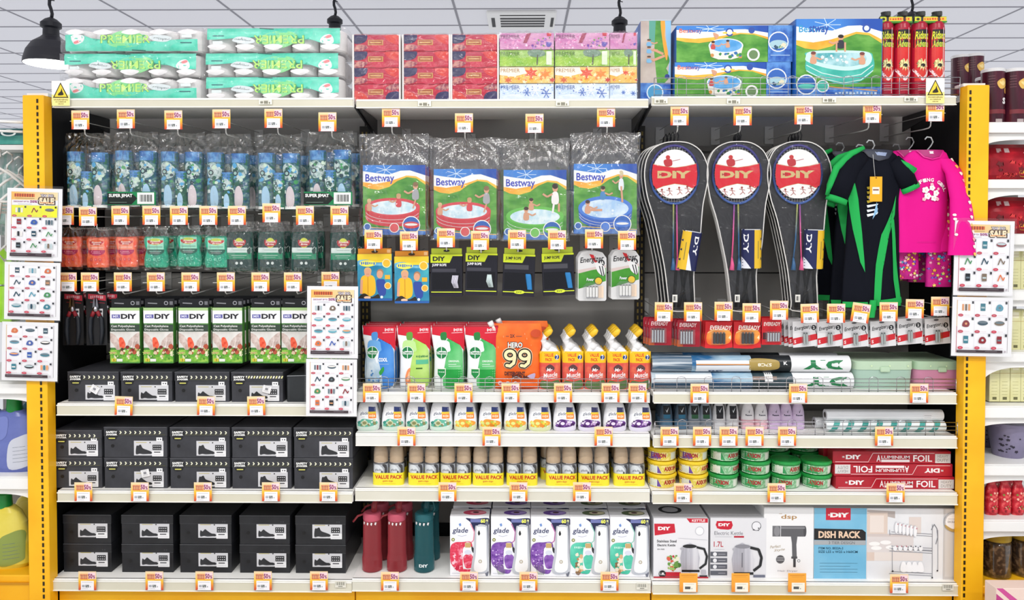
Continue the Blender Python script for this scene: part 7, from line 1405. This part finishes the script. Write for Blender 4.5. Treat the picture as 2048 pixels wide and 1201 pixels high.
def stack(key, fn, spots, lb, cat, grp):
    for i, (px, py, Yp) in enumerate(spots):
        c = at(px, py, Yp); inst(key, fn, c, lb[i], cat, grp)
def crisp():
    Y = 3.06; rr = Wd(21, Y); h = Wd(112, Y); r_ = empty('crisp_canister'); lv = [(.003, 0, rr, rr, rr), (h*.95, 0, rr, rr, rr)]; b = MB(rr*2, h*.95, maxe=.01); b.rings(lv, MN('3c1420', '5a1e2c', 9, .25, '4a1a2c', st=(3, 3, .5)), 28); b.lathe([(rr*1.02, 0), (rr*1.02, .006)], M('b8b4b0', .3, 1), 28, 0, rr); sf = surf(lv); b.warp = lambda x, z: sf(x, z)-.0005
    b.b([(.4, .22), (.7, .14), (.95, .2), (.85, .3), (.55, .34)], 'e0b45a'); b.b([(.5, .22), (.7, .18), (.84, .21), (.7, .28)], 'f2d890'); b.b([(.78, .34), (.95, .3), (.97, .4), (.82, .42)], 'd09a4a'); [b.l([(.1, .1+k*.05), (.32, .1+k*.05)], .002, '7a4a52') for k in range(5)]
    b.t('S', .66, .5, .86, .62, 'f0ecec', .05); b.r(.1, .72, .9, .8, '7a2a34'); b.r(.35, .9, .65, .96, 'b8a8a8'); b.build('canister', r_)
    b = MB(); b.lathe([(rr*1.03, h*.94), (rr*1.03, h*.985), (rr*.98, h)], M('dcdcdc', .25), 28, 0, rr); b.build('lid', r_); return r_
cr = [(1998, 240, 3.06), (2041, 240, 3.06)]+[(1985-0, 240, 3.22), (2024, 240, 3.22), (1957, 222, 3.56), (1932, 214, 3.58)]
for i, (px, py, Yp) in enumerate(cr):
    c = at(px, py, Yp); z = ZZ(246, 3.0) if i < 4 else ZZ(205, 3.56); inst('crisp', crisp, (c.x, Yp, z), ['front dark crisp canister just right of the yellow post', 'front dark crisp canister at the right edge', 'left canister of the second row', 'right canister of the second row', 'dark crisp canister showing above the right side panel', 'leftmost dark crisp canister beyond the insect sprays'][i]+' of snacks', 'crisp canister', 'crisp canisters')
b = MB(); a = at(1900, 204, 3.6); b.box(a.x-.06, a.x+.5, 3.52, 3.75, ZZ(205, 3.56)-.02, ZZ(205, 3.56), M('ececea', .5)); b.box(a.x+.1, a.x+.12, 3.72, 3.74, 0, ZZ(205, 3.56)-.02, M('ececea', .5)); tag(b.build('rear_shelf'), 'white shelf behind the right post carrying dark canisters', 'shelf')
def redbag():
    w = .3; h = .15; b = MB(w, h, maxe=.02); lv = [(0, 0, .06, w*.46, .03), (h*.15, 0, .06, w*.5, .055), (h*.6, 0, .06, w*.49, .055), (h*.9, 0, .06, w*.46, .03), (h, 0, .06, w*.44, .008)]; b.rings(lv, MN('8e0f20', 'c8202e', 14, .22, 'a81828'), 32, 2.6); sf = surf(lv, 2.6); b.warp = lambda x, z: sf(x, z)-.0006
    b.r(.16, .12, .22, .24, 'c8a8a8'); b.r(.26, .12, .32, .24, 'd8c0c0'); [b.l([(.5, .25+k*.1), (.8, .22+k*.1)], .003, 'f0e0e0') for k in range(5)]; b.b([(.45, .72), (.75, .68), (.76, .86), (.46, .9)], 'e0a83a'); b.sc(.1, .5, .45, .9, ['6a1018', 'd83a3a'], 12, .02, .05, 'leaf', 3); b.V = [(x, y+.004*noise.noise((x*20, z*26, 1)), z) for x, y, z in b.V]; return b.build('snack_bag')
for k, (py, lb) in enumerate(((360, 'red snack bag on the second shelf beside the yellow post'), (468, 'red snack bag on the shelf just above the right poster'))): inst('rbag', redbag, (at(2052, py, 3.05).x, 3.05, ZZ(py)), lb, 'snack bag', 'red snack bags')
def cream():
    w = Wd(40, 3.1); h = Wd(78, 3.1); b = MB(w, h); b.box(-w/2, w/2, 0, .06, 0, h, MN('d8d49a', 'e4e2b4', 9, .4), .001); b.l([(.5, 0), (.5, 1)], .0015, '8a865a'); b.l([(0, .28), (1, .28)], .0015, 'b0904a')
    for s_ in (.0, .5): b.r(s_+.1, .05, s_+.4, .2, 'ece8c8'); b.l([(s_+.1, .14), (s_+.4, .14)], .0012, 'a87a4a'); [b.l([(s_+.1, .5+k*.08), (s_+.38, .5+k*.08)], .001, '9a9664') for k in range(5)]; b.r(s_+.15, .88, s_+.35, .95, '6a6844')
    return b.build('boxed_drink_pair')
for j, (py, ln) in enumerate(((580, 'beside the upper right poster'), (703, 'beside the lower right poster'), (808, 'below the right posters'))):
    for i, px in enumerate((1999, 2041)): inst('crm', cream, (at(px, py, 3.06).x, 3.06, ZZ(py)), 'pale yellow carton pair %s, %s one' % (ln, ('left', 'right')[i]), 'carton', 'pale yellow cartons')
def pot():
    Y = 3.05; rr = Wd(40, Y); h = Wd(70, Y); b = MB(rr*2, h, maxe=.012); lv = [(0, 0, rr, rr*.7, rr*.7), (h*.9, 0, rr, rr*.98, rr*.98), (h*.92, 0, rr, rr*1.03, rr*1.03), (h, 0, rr, rr*1.03, rr*1.03)]; b.rings(lv, MN('7a7490', '8e88a4', 7, .35), 36); sf = surf(lv); b.warp = lambda x, z: sf(x, z)-.0006; b.sc(.15, .3, .6, .85, ['2c2838'], 16, .02, .05, 'petal', 4); return b.build('patterned_pot')
for i, (px, Yp) in enumerate(((2042, 3.05), (2000, 3.2))): inst('pot', pot, (at(px, 905, Yp).x, Yp, ZZ(926)), 'lilac-grey pot with dark pattern, %s one right of the post' % ('front', 'rear')[i], 'pot', 'patterned pots')
def candy():
    w = Wd(25, 3.05); h = Wd(70, 3.05); b = MB(w, h, maxe=.01); lv = [(0, 0, .02, w*.46, .012), (h*.1, 0, .02, w*.5, .02), (h*.75, 0, .02, w*.48, .018), (h*.9, 0, .02, w*.3, .01), (h, 0, .02, w*.42, .004)]; b.rings(lv, MN('b01828', 'e05a5a', 45, .2, 'c82838'), 20, 2.4); sf = surf(lv, 2.4); b.warp = lambda x, z: sf(x, z)-.0006; b.sc(.15, .3, .85, .9, ['f0b0a0', '7a8a3a', 'e87a6a', '8a1020'], 16, .05, .12, 'blob', 6); return b.build('candy_bag')
for i, px in enumerate((1988, 2014, 2041)): inst('cndy', candy, (at(px, 1030, 3.04).x, 3.04, ZZ(1036)), 'small red sweet bag, %s on the shelf above the jars' % nth(i, 3), 'sweet bag', 'small red sweet bags')
for i, px in enumerate((1992, 2022)): inst('cndy', None, (at(px, 1030, 3.15).x, 3.15, ZZ(1036)), 'red sweet bag of the rear row, %s one' % ('left', 'right')[i], 'sweet bag', 'small red sweet bags')
def jar():
    Y = 3.05; rr = Wd(29, Y); h = Wd(92, Y); r_ = empty('sweet_jar'); b = MB(); b.lathe([(rr*.9, .002), (rr*.97, .01), (rr*.97, h*.74), (rr*.8, h*.8)], MN('2c2018', '7a6248', 55, .4, '4a3626', lo=.42, hi=.6), 32, 0, rr); b.build('sweets', r_, (0, 0, 0)); r_.children[0]['kind'] = 'stuff'
    b = MB(); b.lathe([(rr*.93, 0), (rr, .008), (rr, h*.76), (rr*.86, h*.82)], film('ffffff', .06, .06, 6, .1), 32, 0, rr, (1, 0)); b.build('clear_body', r_); b = MB(); b.lathe([(rr*.9, h*.8), (rr*.97, h*.82), (rr*.97, h*.95), (rr*.9, h)], MN('b8982a', 'cfb03a', 9, .3), 32, 0, rr); b.build('yellow_lid', r_); return r_
for i, (px, Yp) in enumerate(((2008, 3.05), (2068, 3.06), (1993, 3.2))): inst('jar', jar, (at(px, 1160, Yp).x, Yp, ZZ(1168)), ['dark sweet jar with yellow lid at the front', 'yellow-lidded sweet jar cut by the right edge', 'yellow-lidded sweet jar in the rear'][i]+' right of the post', 'jar', 'yellow-lidded jars')
w = .4; b = MB(w, .2); b.box(-w/2, w/2, 0, .07, 0, .2, M('e8d0c4', .4), .002); b.L = 0; b.p([(0, 0), (.06, 0), (.5, .7), (.4, .7)], 'c84a90'); b.p([(.0, .1), (.3, .6), (0, .8)], 'b83a80'); a = at(2047, 1178, 2.78); tag(b.build('pink_carton', None, (a.x+.1, 2.78, a.z-.2)), 'pale pink printed carton at the bottom right corner', 'carton')
b = MB(); b.box(-.25, .25, 0, .1, 0, a.z-.2, M('8a8a8a', .6), .004); tag(b.build('display_stand', None, (a.x+.1, 2.78, 0)), 'low grey stand under the pink carton', 'stand')
# left neighbour: detergent bottles, hangers, boxes
def deterg(c1, c2, capc, lab):
    Y = 3.05; w = Wd(118, Y); h = Wd(150, Y); r_ = empty('detergent_bottle'); b = MB(w, h, maxe=.012); lv = [(0, 0, .05, w*.44, .045), (h*.06, 0, .05, w*.5, .05), (h*.35, 0, .05, w*.48, .05), (h*.6, 0, .05, w*.4, .042), (h*.75, 0, .05, w*.3, .035), (h*.82, 0, .05, w*.2, .025)]; b.rings(lv, MN(c1, c2, 5, .25), 36, 2.6); sf = surf(lv, 2.6); b.warp = lambda x, z: sf(max(-w*.45, min(w*.45, x)), z)-.0008
    b.b([(.55, .62), (.7, .52), (.92, .5), (.95, .8), (.9, .9), (.55, .95)], lab); [b.l([(.62, .66+k*.05), (.88, .64+k*.05)], .0014, '5a6a7a') for k in range(5)]; b.b([(.3, .3), (.5, .26), (.5, .5), (.34, .55)], '2a7a3a' if capc != '1f8a3c' else c2); b.build('bottle_body', r_)
    b = MB(); b.lathe([(.028, h*.8), (.03, h*.82), (.027, h*.98), (.02, h)], M(capc, .35), 24, w*.02, .05); b.build('cap', r_); b = MB(); b.tube([(-w*.28, .05, h*.5), (-w*.3, .05, h*.7), (-w*.14, .05, h*.78)], .011, M(c1, .3), 10); b.build('handle', r_); return r_
dt = [('db', ('5a66a8', '7480c0', '1f8a3c', 'c8ccd8'), 12, 948, 958, 3.05, 'violet-blue detergent bottle with green cap beside the left post'), ('db', None, -40, 948, 958, 3.05, 'second violet-blue detergent bottle cut by the left edge'), ('dg', ('2a6a8a', '2f7a5c', '2a4a8a', '8ab0a0'), 62, 940, 958, 3.2, 'blue-green bottle behind the violet-blue detergent'),
      ('dy', ('d8c43a', 'e8da6a', '1f8a3c', '8a9a4a'), -8, 1150, 1157, 3.05, 'yellow detergent bottle with green cap on the lowest left shelf'), ('dy', None, 58, 1130, 1157, 3.2, 'yellow detergent bottle behind the front yellow one')]
for key, args, px, py, zpy, Yp, lb in dt: inst(key, (lambda args=args: deterg(*args)), (at(px, py, Yp).x, Yp, ZZ(zpy)), lb, 'detergent bottle', 'detergent bottles on the left shelving')
# rails with white hangers and boxed goods at the left edge
for k, (py, Yp) in enumerate(((243, 3.0), (262, 3.04))):
    a = at(-80, py-4, Yp); c = at(46, py+2, Yp); b = MB(); b.tube([a, c], .0055, M('e9e9e7', .35), 8); b.tube([c, c+Vector((0, .4, 0))], .004, M('e9e9e7', .35), 6); tag(b.build('hanging_rail'), '%s white rail at the left edge beside the yellow post' % ('upper', 'lower')[k], 'rail', 'white rails at the left edge')
def tealbox():
    w = Wd(112, 3.08); h = Wd(32, 3.08); b = MB(w, h); b.box(-w/2, w/2, 0, .2, 0, h, MN('1d4a4e', '2a5f60', 9, .4), .002); b.r(0, .45, 1, 1, MN('3a8a80', '5aa89a', 10, .4)); b.e(.3, .28, .1, .2, 'dfe8e6'); b.e(.3, .28, .07, .12, '1d4a4e'); b.e(.7, .28, .14, .22, 'dfe8e6'); b.e(.7, .28, .1, .13, '1d4a4e'); return b.build('teal_box')
inst('tealb', tealbox, at(-5, 289, 3.08), 'dark teal box hanging in the row at the left edge', 'box', None)
b = MB(); w = .3; b.box(-w/2, w/2, 0, .2, -.02, 0, M('e0e0de', .5)); c = at(-5, 290, 3.08); tag(b.build('small_shelf', None, c), 'small white shelf under the dark teal box at the left edge', 'shelf')
def wh():
    b = MB(); m = M('eeeeec', .35); b.tube([(0, 0, 0), (.0, 0, .02), (.02, 0, .04), (.02, 0, .065), (0, 0, .075), (-.016, 0, .062)], .004, m, 8); b.tube([(0, 0, 0), (-.05, 0, -.03), (-.13, 0, -.1), (-.15, 0, -.13), (-.13, 0, -.145), (.13, 0, -.145), (.15, 0, -.13), (.13, 0, -.1), (.05, 0, -.03)], .0055, m, 8, True); b.tube([(-.1, 0, -.14), (-.105, 0, -.3), (-.06, 0, -.36), (0, 0, -.3), (.02, 0, -.15)], .005, m, 8); return b.build('white_hanger')
for i in range(6): inst('wh', wh, (at(10+i*7, 335+i*3, 3.05).x-.02, 3.02+.05*i, ZZ(332+7*i, 3.05)), 'white plastic hanger, %s from the front in the cluster at the left edge' % ORD[i], 'hanger', 'white hangers at the left edge', rz=R(50+6*i))
def gbag():
    w = Wd(90, 3.1); h = Wd(150, 3.1); r_ = empty('clear_hanging_pack'); b = MB(w, h); b.box(-w/2, w/2, 0, .03, 0, h, MN('a8b4b2', 'dfe6e4', 14, .4, '6a9a90', st=(2, 1, .4)), .004); b.build('folded_goods', r_); b = MB(); bagfilm(b, w*1.1, -.01, h+.05, .06, 2, fclear); b.build('clear_bag', r_); return r_
for i, (px, py) in enumerate(((2, 450), (28, 470))): inst('gbag', gbag, at(px, py, 3.2+.08*i), 'clear pack of pale folded goods at the left edge, %s' % ('front', 'rear')[i], 'hanging pack', 'clear packs at the left edge')
def lime():
    w = Wd(90, 3.1); h = Wd(72, 3.1); b = MB(w, h); b.box(-w/2, w/2, 0, .06, 0, h, MN('8ac81e', 'a4dc3a', 8, .4), .003); b.l([(.3, .1), (.3, .9)], .003, 'e8f4c8'); return b.build('lime_box')
for i, py in enumerate((570, 645)): inst('lime', lime, at(-22, py, 3.08), 'lime green box behind the left posters, %s one' % ('upper', 'lower')[i], 'box', 'lime green boxes')
